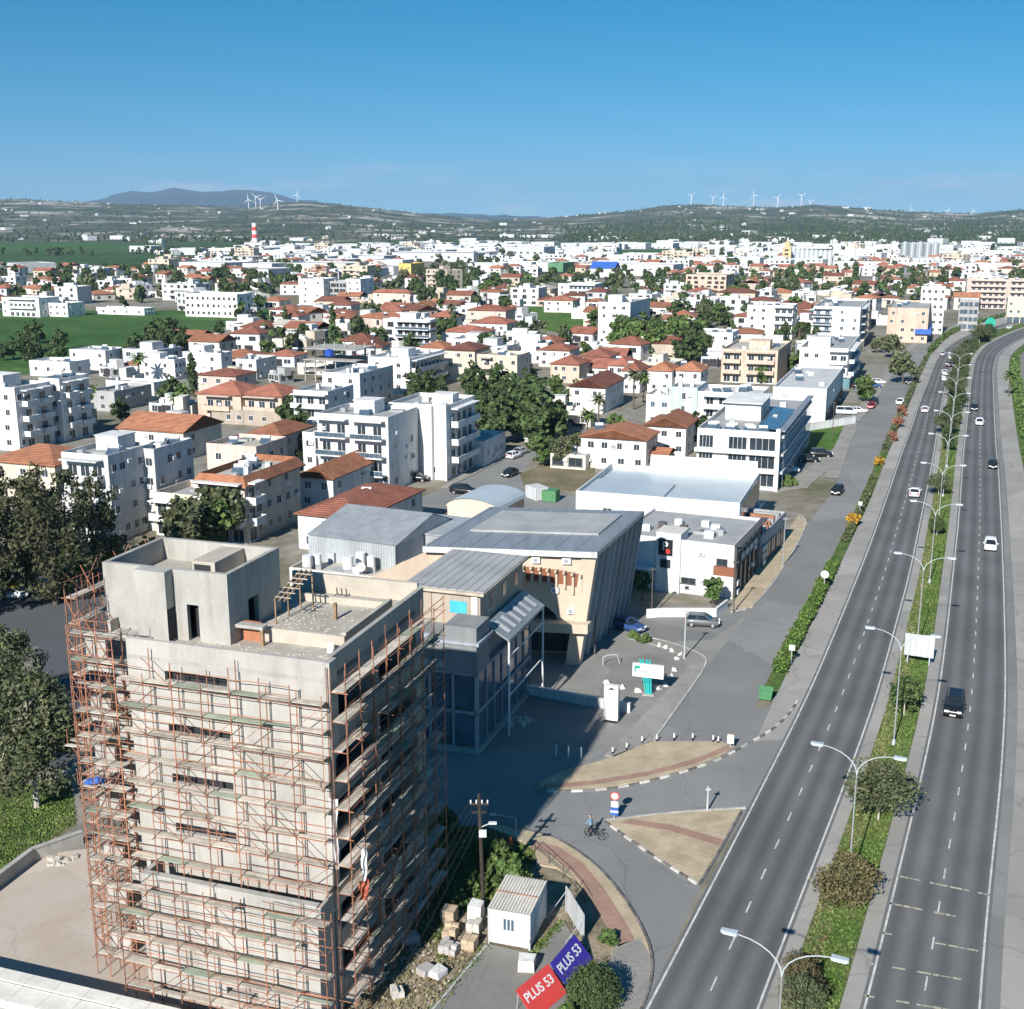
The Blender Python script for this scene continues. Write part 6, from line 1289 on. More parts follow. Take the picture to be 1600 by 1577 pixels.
    for fl in range(f):
        for k in range(n):
            if rnd() < .15: continue
            parts.append(('window', win_mesh('d' if rnd() < .6 else 'w'), ((-w_ / 2 + w_ * (k + .5) / n, -d_ / 2 - .004, fl * 3.1 + 1.7), 0, (U(1.4, 2.8), 1, U(1.3, 2.0)))))
        for k in range(m_): parts.append(('window', win_mesh('d'), ((w_ / 2 + .004, -d_ / 2 + d_ * (k + .5) / m_, fl * 3.1 + 1.7), math.pi / 2, (U(1.0, 1.6), 1, 1.3))))
    return parts, max(w_, d_) / 2, (w_, d_, h, wm, kind)
PROTO = {k: [house_proto(k, i) for i in range(n)] for k, n in (('flat', 11), ('tile', 12), ('block', 6), ('hall', 4), ('annex', 6))}
CN = dict(white='white', offwhite='off-white', cream='cream', white2='greyish white', peach='peach', pink='pink', lightgrey='pale grey', beige='beige', grey_wall='grey')
KN = dict(flat='flat-roofed house', tile='red-tiled house', block='apartment block', hall='low warehouse', annex='small garden annex')
def zone_words(x, y):
    s = 'left part' if x < 400 else 'middle left' if x < 750 else 'middle right' if x < 1100 else 'right part'
    r = 'nearer rows' if y > 520 else 'middle rows' if y > 455 else 'back rows' if y > 425 else 'farthest rows'
    return f'among the {r} of town, {s}'
cand = []
random.seed(5)
def spread(n, y0, y1, x0, x1, kinds, tries=40, near=None):
    for _ in range(n):
        for _t in range(tries):
            # even over the ground as the camera sees it
            y = y0 + (y1 - y0) * rnd() ** .85; x = U(x0, x1); p = G(x, y); k = random.choice(kinds); pr = random.choice(PROTO[k]); r = pr[1]
            if free(p, r * 1.05): BUSY.append((p.x, p.y, r)); cand.append((p, k, pr, x, y)); break
mixn = ['flat'] * 5 + ['tile'] * 6 + ['block']
spread(42, 520, 590, 0, 1330, ['flat'] * 4 + ['tile'] * 5, 60)
spread(30, 500, 700, 100, 1180, ['annex'], 80)
spread(24, 470, 560, 380, 1250, ['annex'], 80)
spread(80, 470, 520, 380, 1380, ['flat'] * 4 + ['tile'] * 5 + ['block'], 60)
spread(140, 430, 486, -60, 1560, mixn + ['flat'], 60)
spread(300, 408, 432, -80, 1700, mixn + ['flat', 'hall', 'hall'], 60)
spread(260, 392, 410, 230, 1720, ['flat'] * 4 + ['hall'] * 4 + ['block'], 60)
spread(130, 384, 396, 330, 1720, ['hall', 'flat', 'hall'], 60)
spread(90, 366, 392, -100, 1600, ['flat', 'flat', 'hall'], 60)
cand.sort(key=lambda c: c[0].y)
def rot_for(x): return -math.radians(20 + random.choice((0, 0, 0, -8, 10, 25, 90 - 12)) + U(-4, 4))
N_IND = 300
LM = []
for o in list(COL.objects):
    if o.parent is None and o.type == 'EMPTY' and 'w' in o.keys() and o.get('category') in ('house', 'apartment block', 'building', 'warehouse', 'office'):
        s_ = o['label']
        for cut in (' with ', ' behind ', ' beside ', ' before ', ' by ', ' among ', ' at ', ' in ', ' right of ', ' left of ', ' beyond ', ' facing ', ' near ', ' between ', ' standing '): s_ = s_.split(cut)[0] if len(s_.split(cut)[0].split()) > 2 else s_
        LM.append((o.location.x, o.location.y, ' '.join(s_.split()[:8])))
_n = {}
for q in LM: _n[q[2]] = _n.get(q[2], 0) + 1
LM = [q for q in LM if _n[q[2]] == 1]
LM += [(G(399, 390).x, G(399, 390).y, 'banded chimney'), (G(1229, 416).x, G(1229, 416).y, 'tan mill tower'), (G(1290, 415).x, G(1290, 415).y, 'grey grain silos'), (G(1436, 408).x, G(1436, 408).y, 'silver storage tanks')]
USED = {}
def place_label(what, p, k=10):
    near = sorted(LM, key=lambda q: (q[0] - p.x) ** 2 + (q[1] - p.y) ** 2)[:k]; first = None
    for far_ in ('', 'well '):
        for a, b, s_ in near:
            x0, y0 = PX(a, b, 0); x1, y1 = PX(p.x, p.y, 0); dx, dy = x1 - x0, (y1 - y0) * 2.2
            rel = ('right of' if dx > 0 else 'left of') if abs(dx) > abs(dy) else ('in front of' if dy > 0 else 'behind')
            if abs(dx) <= abs(dy) and abs(dx) > 12: rel += ' and right of' if dx > 0 else ' and left of'
            lab = f'{what} {far_}{rel} the {s_}'
            if len(lab.split()) > 16: continue
            first = first or lab
            if lab not in USED: USED[lab] = 1; return lab
    return first or what + ' between the houses of the town'
for p, k, pr, x, y in cand[:N_IND]:
    parts, r, (w_, d_, h, wm, kd) = pr
    lab = place_label(f'{CN[wm]} {KN[kd]}', p)
    t = thing({'flat': 'town_house', 'tile': 'town_house', 'block': 'town_block', 'hall': 'town_warehouse', 'annex': 'garden_annex'}[kd], lab, {'flat': 'house', 'tile': 'house', 'block': 'apartment block', 'hall': 'warehouse', 'annex': 'shed'}[kd], p, rot_for(x), 'houses of the town beyond')
    for nme, me, tr in parts:
        if tr is None: obj(nme, me, t)
        else: obj(nme, me, t, loc=tr[0], rz=tr[1], scale=tr[2])
# the rest of the houses stand so far off that they are one mass
def to_np(me):
    v = np.empty(len(me.vertices) * 3, np.float32); me.vertices.foreach_get('co', v); return v.reshape(-1, 3), [tuple(p.vertices) for p in me.polygons], [p.material_index for p in me.polygons], [m.name for m in me.materials]
CACHE = {}
def mass(items, name, label, cat):
    V, Fc, Mi, names = [], [], [], []; n0 = 0
    for p, rz, parts, sc in items:
        c, s = math.cos(rz), math.sin(rz)
        for nme, me, tr in parts:
            if me.name not in CACHE: CACHE[me.name] = to_np(me)
            v, f, mi, mn = CACHE[me.name]; v = v.copy()
            if tr is not None:
                v *= np.array(tr[2], np.float32); a = tr[1]; ca, sa = math.cos(a), math.sin(a); v = np.column_stack((v[:, 0] * ca - v[:, 1] * sa, v[:, 0] * sa + v[:, 1] * ca, v[:, 2])) + np.array(tr[0], np.float32)
            v = v * sc; v = np.column_stack((v[:, 0] * c - v[:, 1] * s + p.x, v[:, 0] * s + v[:, 1] * c + p.y, v[:, 2] + p.z)); V.append(v); Fc += [tuple(i + n0 for i in q) for q in f]
            idx = []
            for q in mn:
                if q not in names: names.append(q)
                idx.append(names.index(q))
            Mi += [idx[i] if idx else 0 for i in mi]; n0 += len(v)
    me = bpy.data.meshes.new(name); me.from_pydata(np.concatenate(V).tolist(), [], Fc)
    for q in names: me.materials.append(bpy.data.materials[q])
    me.polygons.foreach_set('material_index', Mi); o = obj(name, me, kind='stuff'); tag(o, label, cat); return o
items = [(p, rot_for(x), pr[0], 1.0) for p, k, pr, x, y in cand[N_IND:]]
random.seed(9)
for _ in range(190):                                                   # specks on the hillsides and the far plain
    px, d = U(-100, 1700), U(2400, 6000); X = (px - CX) / F * d; items.append((Vector((X, d, max(0, on_hill(px, d)) - 1.0)), U(-1, 1), random.choice(PROTO['flat'] + PROTO['hall'][:1])[0], U(.6, 1.1)))
mass(items, 'distant_town', 'far-off white houses scattered over the plain and the hill slopes', 'houses')
print('houses', len(cand))
# ------------------------------------------------------------------ trees and shrubs
RNG = np.random.default_rng(3)
def leaves(cent, rad, n, size, shell=.55, flat=1.0, up=.0, name='crown', m='leaf_mid', aspect=1.0):
    """n leaf-clump faces spread through clumps (cent, rad)"""
    cent = np.array(cent, float); rad = np.array(rad, float); K = len(cent)
    wgt = rad ** 2 / (rad ** 2).sum(); idx = RNG.choice(K, n, p=wgt)
    d = RNG.normal(size=(n, 3)); d /= np.linalg.norm(d, axis=1)[:, None]; r = shell + (1 - shell) * RNG.random(n) ** .6
    r *= 1 + .18 * RNG.normal(size=n)
    p = cent[idx] + d * (rad[idx] * r)[:, None] * np.array([1, 1, flat])
    nrm = d + RNG.normal(size=(n, 3)) * .75 + np.array([0, 0, up]); nrm /= np.linalg.norm(nrm, axis=1)[:, None]
    a = np.cross(nrm, RNG.normal(size=(n, 3))); a /= np.linalg.norm(a, axis=1)[:, None]; b = np.cross(nrm, a)
    s = size * (.55 + .9 * RNG.random(n))[:, None]; bb = b * s * aspect
    V = np.stack([p - a * s - bb * .4, p + a * s * .2 - bb, p + a * s, p - a * s * .1 + bb], 1).reshape(-1, 3); V[:, 2] = np.maximum(V[:, 2], .03)
    me = bpy.data.meshes.new(name); me.vertices.add(4 * n); me.vertices.foreach_set('co', V.ravel().astype(np.float32)); me.loops.add(4 * n); me.loops.foreach_set('vertex_index', np.arange(4 * n, dtype=np.int32))
    me.polygons.add(n); me.polygons.foreach_set('loop_start', np.arange(0, 4 * n, 4, dtype=np.int32)); me.polygons.foreach_set('loop_total', np.full(n, 4, np.int32)); me.update(calc_edges=True)
    me.materials.append(MATS[m]); return me
def clumps(h0, h1, R, n, kind='round'):
    c, r = [], []
    for i in range(n):
        t = (i + .5) / n; z = h0 + (h1 - h0) * (t if kind != 'round' else RNG.random()); u = (z - h0) / (h1 - h0)
        prof = {'round': math.sqrt(max(.05, 1 - (2 * u - .85) ** 2 * .8)), 'cone': max(.12, 1 - u), 'column': math.sin(math.pi * min(.97, .12 + .86 * u)) ** .6, 'tall': math.sin(math.pi * (.15 + .8 * u)) ** .7}[kind]
        a = RNG.random() * 6.283; q = R * prof * math.sqrt(RNG.random()) * (.78 if kind in ('round', 'tall') else .35)
        c.append((q * math.cos(a), q * math.sin(a), z)); r.append(R * prof * RNG.uniform(.2, .38) if kind in ('round', 'tall') else R * prof * RNG.uniform(.6, .8))
    return c, r
def trunk_mesh(h, cl, r=.18, m='bark', lean=.3):
    mb = MB(); p = Vector((0, 0, 0)); pts = [p]
    for k in range(1, 5): pts.append(Vector((lean * math.sin(k * 1.3) * .4 * k / 4, lean * .3 * k / 4 * math.cos(k), h * k / 4)))
    mb.tube(pts, [r, r * .85, r * .7, r * .55, r * .4], 7)
    for c in cl[:7]:
        s = pts[2].lerp(pts[4], RNG.random()); mb.bar(s, Vector(c), r * .4, 5, r * .12)
    return mb.mesh('trunk', m)
def tree_proto(h, R, leaf, n, size, kind='round', base=.3, nc=26, bark='bark', tr=.2, shell=.45, flat=.85, aspect=1.0):
    c, r = clumps(h * base, h * .95, R, nc, kind); return (trunk_mesh(h * .8, c, tr, bark), leaves(c, r, n, size, shell, flat, .25, m=leaf, aspect=aspect), h, R)
def palm_proto(h, leaf='leaf_mid', n=26, L_=2.6):
    mb = MB(); mb.tube([Vector((0, 0, 0)), Vector((.1, 0, h * .5)), Vector((.05, .05, h))], [.28, .2, .2], 8); tm = mb.mesh('trunk', 'bark'); mb = MB()
    for k in range(n):
        a = k * 2.39996; el = .95 - 1.7 * (k / n); pts = []; p = Vector((0, 0, h)); d = Vector((math.cos(a) * math.cos(el), math.sin(a) * math.cos(el), math.sin(el)))
        for j in range(6):
            pts.append(p.copy()); p = p + d * L_ / 5; d = (d + Vector((0, 0, -.24))).normalized()
        side = Vector((-math.sin(a), math.cos(a), 0))
        for j in range(5):
            w0, w1 = .42 * math.sin(math.pi * (j + .3) / 5.6), .42 * math.sin(math.pi * (j + 1.3) / 5.6)
            for sg in (-1, 1): mb.quad(pts[j], pts[j + 1], pts[j + 1] + side * sg * w1 - Vector((0, 0, w1 * .5)), pts[j] + side * sg * w0 - Vector((0, 0, w0 * .5)))
    return (tm, mb.mesh('crown', leaf), h + 2, L_)
def plant(proto, name, label, cat, loc, scale=1.0, rz=None, group=None, zs=1.0):
    t = thing(name, label, cat, loc, U(0, 6.28) if rz is None else rz, group); t.scale = (scale, scale, scale * zs); obj('trunk', proto[0], t); obj('crown', proto[1], t); return t
random.seed(31)
# big trees at the left
TA = [tree_proto(16, 5.2, 'leaf_casuarina', 6500, .22, 'tall', .06, 46, 'bark', .35, .35, .9, .55), tree_proto(14, 4.6, 'leaf_casuarina', 5200, .22, 'tall', .06, 40, 'bark', .3, .35, .9, .55)]
for i, (x, y, k, s, lab) in enumerate(((28, 930, 0, .98, 'dark casuarina tree at the left edge of the big clump'), (88, 945, 0, 1.06, 'tallest dark casuarina in the big clump beside the shaded block'), (150, 905, 1, .98, 'dark casuarina on the right of the big clump'), (60, 885, 1, .9, 'dark casuarina at the back of the big clump'), (-25, 960, 1, .9, 'casuarina half cut off by the left edge'))):
    plant(TA[k], 'casuarina_tree', lab, 'tree', G(x, y), s * 1.1, group='dark trees at the left')
TO = tree_proto(12, 4.8, 'leaf_olive', 9000, .2, 'round', .22, 46, 'bark_pale', .26, .35, 1.0, .5)
plant(TO, 'eucalyptus_tree', 'grey-green eucalyptus with pale trunk above the grass bank', 'tree', G(58, 1262), 1.0, 1.0)
plant(TO, 'eucalyptus_tree', 'grey-green eucalyptus cut by the left edge below the street', 'tree', G(-30, 1215), 1.0, 3.0)
plant(TO, 'eucalyptus_tree', 'grey-green eucalyptus behind the scaffold at the left', 'tree', G(20, 1120), .8, 4.6)
TY = tree_proto(5, 2.2, 'leaf_yellow', 1500, .2, 'round', .1, 18)
plant(TY, 'yellow_shrub', 'yellow-green shrub at the left edge below the casuarinas', 'shrub', G(4, 935), 1.2); plant(TY, 'yellow_shrub', 'yellow-green shrub behind the stair tower', 'shrub', G(185, 905), 1.2); plant(TY, 'yellow_shrub', 'second yellow-green shrub behind the stair tower', 'shrub', G(232, 885), .9)
# median and roadside
TM = tree_proto(5.2, 3.1, 'leaf_olive', 6500, .12, 'round', .34, 60, 'bark_pale', .1, .3, .75, .5)
TBr = tree_proto(3.6, 2.9, 'leaf_brown', 6500, .115, 'round', .12, 56, 'bark_pale', .08, .3, .8, .5)
TD = tree_proto(4.2, 1.9, 'leaf_dark', 2600, .13, 'round', .3, 30, 'bark_pale', .09, .3, .9, .6)
plant(TM, 'olive_tree', 'round olive tree in the median by the double lamp post', 'tree', G(1372, 1284), 1.02)
plant(TBr, 'median_bush', 'wide brownish bush in the median below the olive tree', 'bush', G(1328, 1408), 1.0)
plant(TD, 'median_tree', 'dark small tree in the median under the white road sign', 'tree', G(1412, 1120), 1.0)
for i, (x, y, s, pr, lab) in enumerate(((1463, 838, .8, TD, 'dark flat bush in the median beside the fourth lamp'), (1466, 775, .8, TM, 'grey-green bush in the median level with the white car'), (1483, 706, .9, TD, 'dark median tree where the tall shrubs begin'), (1478, 680, 1.0, TM, 'olive median shrub beyond the first dark tree'), (1490, 655, 1.0, TD, 'dark median tree near the yellow shrub'), (1492, 620, 1.1, TM, 'olive median tree of the middle stretch'), (1497, 596, 1.1, TD, 'dark median tree of the middle stretch'), (1500, 572, 1.2, TM, 'olive median tree near the bend'), (1512, 552, 1.3, TD, 'dark median tree at the bend'), (1530, 536, 1.4, TM, 'olive median tree past the bend'), (1545, 528, 1.4, TD, 'dark median tree beyond the bend'), (1250, 1545, .6, TBr, 'low brown bush in the median between the two nearest lamps'), (1250, 1590, .55, TM, 'low grey bush in the median at the bottom edge'))):
    plant(pr, 'median_shrub', lab, 'shrub', G(x, y), s, group='shrubs in the median')
_md = [(a + b) / 2 for a, b in zip(edge(LR, YS), edge(RL, YS))]; _k = 0
for p, d in along(_md, 0, 520, 6.5):
    xx, yy = PX(p.x, p.y, 0)
    if 524 < yy < 690:
        q = p + Vector((d.y, -d.x, 0)) * U(-1.6, 1.6); _k += 1
        plant(random.choice((TM, TD, TD, TBr)), 'median_shrub', 'leafy shrub in the thick planting of the far median', 'shrub', (q.x, q.y, .1), U(.55, .95), group='thick planting of the far median')
for i, (x, y, c, s, lab) in enumerate(((1333, 822, 'leaf_orange', .8, 'orange flowering shrub beside the service road, nearest one'), (1372, 728, 'leaf_orange', .8, 'orange flowering shrub beside the service road, second one'), (1393, 690, 'leaf_rust', .9, 'rust red shrub beside the service road, nearest one'), (1402, 668, 'leaf_rust', 1.0, 'rust red shrub beside the service road, second one'), (1410, 650, 'leaf_rust', 1.0, 'rust red shrub beside the service road, third one'), (1486, 640, 'leaf_orange', .9, 'yellow-orange shrub in the median'), (1486, 702, 'leaf_orange', .7, 'small yellow-orange shrub in the median'))):
    pr = tree_proto(2.6, 1.6, c, 900, .16, 'round', .12, 18, 'bark', .06, .3, 1.0)
    plant(pr, 'flowering_shrub', lab, 'shrub', G(x, y), s, group='flowering shrubs by the road')
def hedge(label, tab, y0, y1, wd, ht, m, n, size, px_off=0.0):
    ys = [y for y in YS if y1 <= y <= y0]; e = edge(tab, ys, px_off); c, r = [], []
    for p, d in along(e, .4, 1e9, .62): 
        nrm = Vector((d.y, -d.x, 0))
        for k in (-.5, .5): q = p + nrm * k * wd * .5; c.append((q.x - e[0].x, q.y - e[0].y, .1 + ht * U(.35, .62))); r.append(max(.35, ht * U(.38, .55)))
    t = thing('hedge', label, 'hedge', e[0]); o = obj('foliage', leaves(c, r, n, size, .5, 1.0, .3, 'foliage', m), t); MB().bar((0, 0, .1), (e[-1].x - e[0].x, e[-1].y - e[0].y, .1) if False else (0, .8, .25), .05).build('stem', 'bark', t); return t
hedge('clipped bright green hedge between service road and verge', HG, 1076, 868, 1.3, 1.05, 'leaf_bright', 9000, .13)
hedge('thin olive hedge continuing beyond the round white sign', HG, 864, 745, .9, .9, 'leaf_flower', 3600, .15)
hedge('patchy brownish hedge along the far service road', HG, 705, 560, 1.0, 1.1, 'leaf_olive', 3600, .2)
hedge('dark hedge between verge and road at the far bend', HG, 552, 488, 1.6, 1.6, 'leaf_mid', 2400, .35)
hedge('green verge hedge along the right edge of the road', RR, 1000, 700, 1.8, 1.2, 'leaf_bright', 6000, .17, 5.7)
hedge('green verge hedge farther along the right edge', RR, 695, 560, 2.2, 1.6, 'leaf_mid', 3000, .3, 6.2)
# grass tufts on the median and verges: nobody could count these
def tufts(name, label, pts, n, size, m, tall=1.0):
    P_ = np.array([pts() for _ in range(n)]); a = RNG.random(n) * 6.283; s = size * (.5 + RNG.random(n)); h = s * tall * (.6 + .8 * RNG.random(n)); lx = RNG.normal(size=n) * .4; ly = RNG.normal(size=n) * .4
    dx, dy = np.cos(a) * s * .5, np.sin(a) * s * .5; z = P_[:, 2]
    V = np.stack([np.column_stack((P_[:, 0] - dx, P_[:, 1] - dy, z)), np.column_stack((P_[:, 0] + dx, P_[:, 1] + dy, z)), np.column_stack((P_[:, 0] + dx * .6 + lx * h, P_[:, 1] + dy * .6 + ly * h, z + h)), np.column_stack((P_[:, 0] - dx * .5 + lx * h, P_[:, 1] - dy * .5 + ly * h, z + h * .8))], 1).reshape(-1, 3)
    me = bpy.data.meshes.new(name); me.vertices.add(4 * n); me.vertices.foreach_set('co', V.ravel().astype(np.float32)); me.loops.add(4 * n); me.loops.foreach_set('vertex_index', np.arange(4 * n, dtype=np.int32)); me.polygons.add(n); me.polygons.foreach_set('loop_start', np.arange(0, 4 * n, 4, dtype=np.int32)); me.polygons.foreach_set('loop_total', np.full(n, 4, np.int32)); me.update(calc_edges=True); me.materials.append(MATS[m])
    return tag(obj(name, me, kind='stuff'), label, 'grass')
eA, eB = edge(LR, YS, 1.25), edge(RL, YS, -1.35); NM = len([y for y in YS if y > 690])
def med_pt(lo=0.0, hi=1.0):
    def f():
        k = min(NM - 2, int(NM * rnd() ** 1.25)); t = rnd(); u = U(lo, hi); a = eA[k].lerp(eA[k + 1], t); b = eB[k].lerp(eB[k + 1], t); q = a.lerp(b, u); return (q.x, q.y, .12)
    return f
tufts('median_grass', 'green grass and weeds growing on the median', med_pt(), 42000, .13, 'grass_blade', .9)
tufts('median_dry_grass', 'dry brown grass along the edges of the median', med_pt(0, .42), 11000, .14, 'grass_dry', .8)
def poly_pt(pix, z=.02):
    xs = [p[0] for p in pix]; ys = [p[1] for p in pix]
    def f():
        while True:
            x, y = U(min(xs), max(xs)), U(min(ys), max(ys))
            if inside(pix, x, y): q = G(x, y); return (q.x, q.y, z)
    return f
tufts('bank_grass', 'lush green grass on the bank at the left', poly_pt([(-120, 1215), (0, 1232), (110, 1215), (120, 1285), (60, 1325), (0, 1370), (-120, 1430)]), 22000, .1, 'grass_blade', .9)
tufts('site_weeds', 'green weeds on the plot beside the concrete building', poly_pt([(640, 1300), (752, 1290), (836, 1328), (830, 1352), (770, 1415), (720, 1430), (690, 1470), (650, 1470), (640, 1420), (600, 1400)]), 9000, .13, 'grass_blade', .9)
tufts('pad_weeds', 'green weeds along the edging and round the concrete pad', lambda: (lambda q: (q.x + U(-.35, .35), q.y + U(-.35, .35), .03))(random.choice((G(668, 1590).lerp(G(760, 1480), rnd()), G(905, 1478).lerp(G(940, 1545), rnd()), G(836, 1490).lerp(G(880, 1442), rnd()), G(700, 1430).lerp(G(690, 1500), rnd())))), 1500, .13, 'grass_blade', .9)
tufts('site_dry_weeds', 'dry weeds scattered over the site soil', poly_pt([(560, 1480), (700, 1440), (760, 1478), (668, 1590), (520, 1600)]), 1600, .16, 'grass_dry', .8)
SH = tree_proto(2.4, 1.9, 'leaf_mid', 2200, .17, 'round', .02, 24, 'bark', .05, .35, .9)
for x, y, s, lab in ((800, 1385, 1.0, 'dense dark green shrub behind the white cabin'), (775, 1352, .8, 'dense green shrub beside the orange drum'), (738, 1392, .6, 'low shrub left of the utility pole'), (712, 1415, .5, 'smallest low shrub near the pallets'), (690, 1300, .9, 'shaded shrub at the edge of the side street'), (950, 1472, .4, 'small yellowish weed clump beside the hoarding')):
    plant(SH, 'green_shrub', lab, 'shrub', G(x, y), s, group='shrubs on the building plot')
RB = (MB().bar((0, 0, 0), (0, 0, .6), .1, 6).mesh('trunk', 'bark'), leaves([(0, 0, 1.1)] * 3 + [(.3 * math.cos(a), .3 * math.sin(a), 1.0) for a in (0, 2, 4)], [1.38, 1.32, 1.34, 1.25, 1.25, 1.25], 17000, .055, .9, .85, .4, m='leaf_dark'))
plant(RB, 'clipped_bush', 'round clipped green bush beside the red banner', 'bush', G(928, 1570), 1.0)
plant(SH, 'low_shrub', 'low green shrub at the bottom edge by the banner', 'shrub', G(880, 1606), .6)
plant(SH, 'low_shrub', 'small green planting between forecourt and parking lane', 'shrub', G(1006, 1004), .45); plant(SH, 'low_shrub', 'small green planting left end of the forecourt edge', 'shrub', G(990, 998), .4)
P1 = tree_proto(4.2, 1.5, 'leaf_mid', 700, .22, 'round', .4, 16, 'bark', .07, .3)
plant(P1, 'street_tree', 'thin young tree in front of the P sign building', 'tree', G(1113, 952), 1.05)
plant(P1, 'street_tree', 'dark garden tree at the entrance of the P sign building', 'tree', G(1003, 940), .95)
plant(SH, 'low_shrub', 'rounded shrub beside the corner fin of the framed office', 'shrub', G(1232, 760), .9)
# mid-distance trees: shared crowns, every tree a thing
MIDT = [tree_proto(10, 4.4, m, 1500, .42, k, .2, 26, 'bark', .25, .35, .9) for m, k in (('leaf_dark', 'round'), ('leaf_mid', 'round'), ('leaf_dark', 'tall'), ('leaf_olive', 'round'), ('leaf_mid', 'tall'), ('leaf_brown', 'round'))]
CYP = tree_proto(9, 1.1, 'leaf_dark', 700, .28, 'column', .04, 14, 'bark', .15, .4, 1.2)
PAL = [palm_proto(6.5), palm_proto(9.0, 'leaf_olive')]
def grove(group, label, poly, n, pr, s0, s1, name='tree'):
    f = poly_pt(poly, 0.0)
    for i in range(n):
        p = f(); k = random.choice(pr); plant(MIDT[k], name, label, 'tree', p, U(s0, s1), group=group)
grove('dark grove in the middle', 'dark evergreen tree in the dense grove behind the junction', [(632, 632), (760, 616), (850, 640), (868, 690), (790, 708), (745, 688), (690, 640)], 26, (0, 0, 0, 2), .8, 1.0)
plant(MIDT[2], 'tree', 'tallest dark tree at the right end of the dense grove', 'tree', G(828, 692), 1.5, group='dark grove in the middle'); plant(MIDT[0], 'tree', 'broad dark tree beside the tallest one in the grove', 'tree', G(850, 705), 1.2, group='dark grove in the middle')
grove('grove beyond the red roofs', 'dark leafy tree in the broad grove beyond the red roofs', [(965, 545), (1040, 528), (1105, 545), (1108, 572), (1040, 582), (970, 572)], 13, (0, 1, 0), 1.1, 1.5)
grove('upper grove beside the beige block', 'dark tree in the upper grove near the brick block', [(1050, 505), (1140, 498), (1145, 522), (1080, 530)], 8, (0, 4, 2), .9, 1.3)
grove('trees in the green field', 'dark tree clump in the green field on the left', [(170, 545), (265, 535), (280, 568), (180, 575)], 8, (0, 0, 2), .9, 1.3)
grove('scattered olive trees of the field', 'olive tree scattered at the left of the green field', [(0, 500), (70, 515), (110, 560), (60, 590), (0, 580)], 9, (3, 0), .6, .95)
for i, (x, y, k, s, lab) in enumerate(((218, 598, 0, 1.1, 'date palm before the white flat houses'), (290, 650, 0, 1.0, 'palm beside the shaded long house'), (276, 655, 0, .85, 'second palm beside the shaded long house'), (935, 675, 1, .85, 'palm left of the gabled white houses'), (990, 640, 1, 1.0, 'tall palm behind the gabled white houses'), (918, 690, 0, .9, 'low palm at the street behind the dry plot'), (1005, 628, 0, 1.0, 'second palm behind the gabled white houses'), (705, 520, 1, 1.2, 'tall palm among the red villas'), (1120, 440, 1, 1.4, 'tall palm near the brick block'), (1576, 620, 0, .9, 'single palm at the right edge of the road'), (880, 700, 0, .7, 'small palm by the dry plot'))):
    plant(PAL[k], 'palm_tree', lab, 'palm', G(x, y), s, group='palm trees')
for i, (x, y, s, lab) in enumerate(((303, 620, 1.4, 'tall cypress beside the small pink house'), (520, 525, 1.5, 'tall cypress left of the red-roofed white villa'), (447, 520, 1.3, 'cypress before the white villa with grey roof'), (425, 522, 1.1, 'smaller cypress beside the red hipped house'), (710, 540, 1.5, 'cypress among the red villas'), (1335, 440, 1.9, 'lone tall conifer in the far town'), (1090, 500, 1.4, 'cypress pair near the brick block, left one'), (1098, 502, 1.4, 'cypress pair near the brick block, right one'))):
    plant(CYP, 'cypress_tree', lab, 'tree', G(x, y), s, group='cypress trees')
random.seed(77)
SPOTS = [(640, 560, 2), (150, 640, 1), (190, 660, 0), (470, 690, 0), (462, 720, 2), (455, 668, 0), (590, 700, 1), (870, 620, 1), (900, 640, 0), (960, 690, 1), (1055, 705, 1), (1085, 700, 0), (875, 730, 3), (905, 722, 3), (850, 728, 1), (1190, 600, 1), (1410, 600, 3), (1395, 560, 3), (1385, 548, 5), (1370, 552, 3), (1240, 585, 1), (1352, 628, 1), (330, 860, 1), (352, 850, 3), (300, 870, 3), (268, 640, 0), (480, 540, 0), (560, 520, 0), (540, 512, 1), (590, 560, 0), (690, 470, 0), (660, 480, 2), (800, 520, 0), (815, 540, 2), (830, 600, 0), (760, 470, 1), (560, 470, 0), (350, 440, 0), (340, 448, 2), (360, 452, 0), (700, 440, 0), (680, 436, 2), (720, 446, 2), (740, 440, 0), (670, 448, 0), (690, 452, 2), (655, 440, 2)]
for x, y, k in SPOTS:
    plant(MIDT[k], 'garden_tree', place_label(f'{("dark", "green", "tall dark", "olive", "tall green", "brownish")[k]} garden tree', G(x, y)), 'tree', G(x, y), U(.55, 1.0) if y > 480 else U(.9, 1.4), group='garden trees between the houses')
FART = [tree_proto(9, 4.0, m, 240, .95, k, .12, 14, 'bark', .3, .4, .9) for m, k in (('leaf_dark', 'round'), ('leaf_mid', 'round'), ('leaf_dark', 'tall'), ('leaf_olive', 'round'))]
def tree_free(p): return all((p.x - a) ** 2 + (p.y - b) ** 2 > (c * .8 + 1.5) ** 2 for a, b, c in BUSY)
n = 0; tries = 0
while n < 190 and tries < 6000:
    tries += 1; y = 402 + 165 * rnd() ** 1.6; x = U(0, 1500 if y < 480 else 1360); p = G(x, y)
    if any(inside(f, x, y) for f in FIELDS[:9]) or x > xat(SL, y) - 12 or not tree_free(p): continue
    k = random.choice((0, 0, 1, 2, 3)); plant(FART[k], 'town_tree', place_label(f'{("dark", "green", "tall dark", "olive")[k]} tree', p), 'tree', p, U(.6, 1.25), group='trees between the houses'); n += 1
items = []
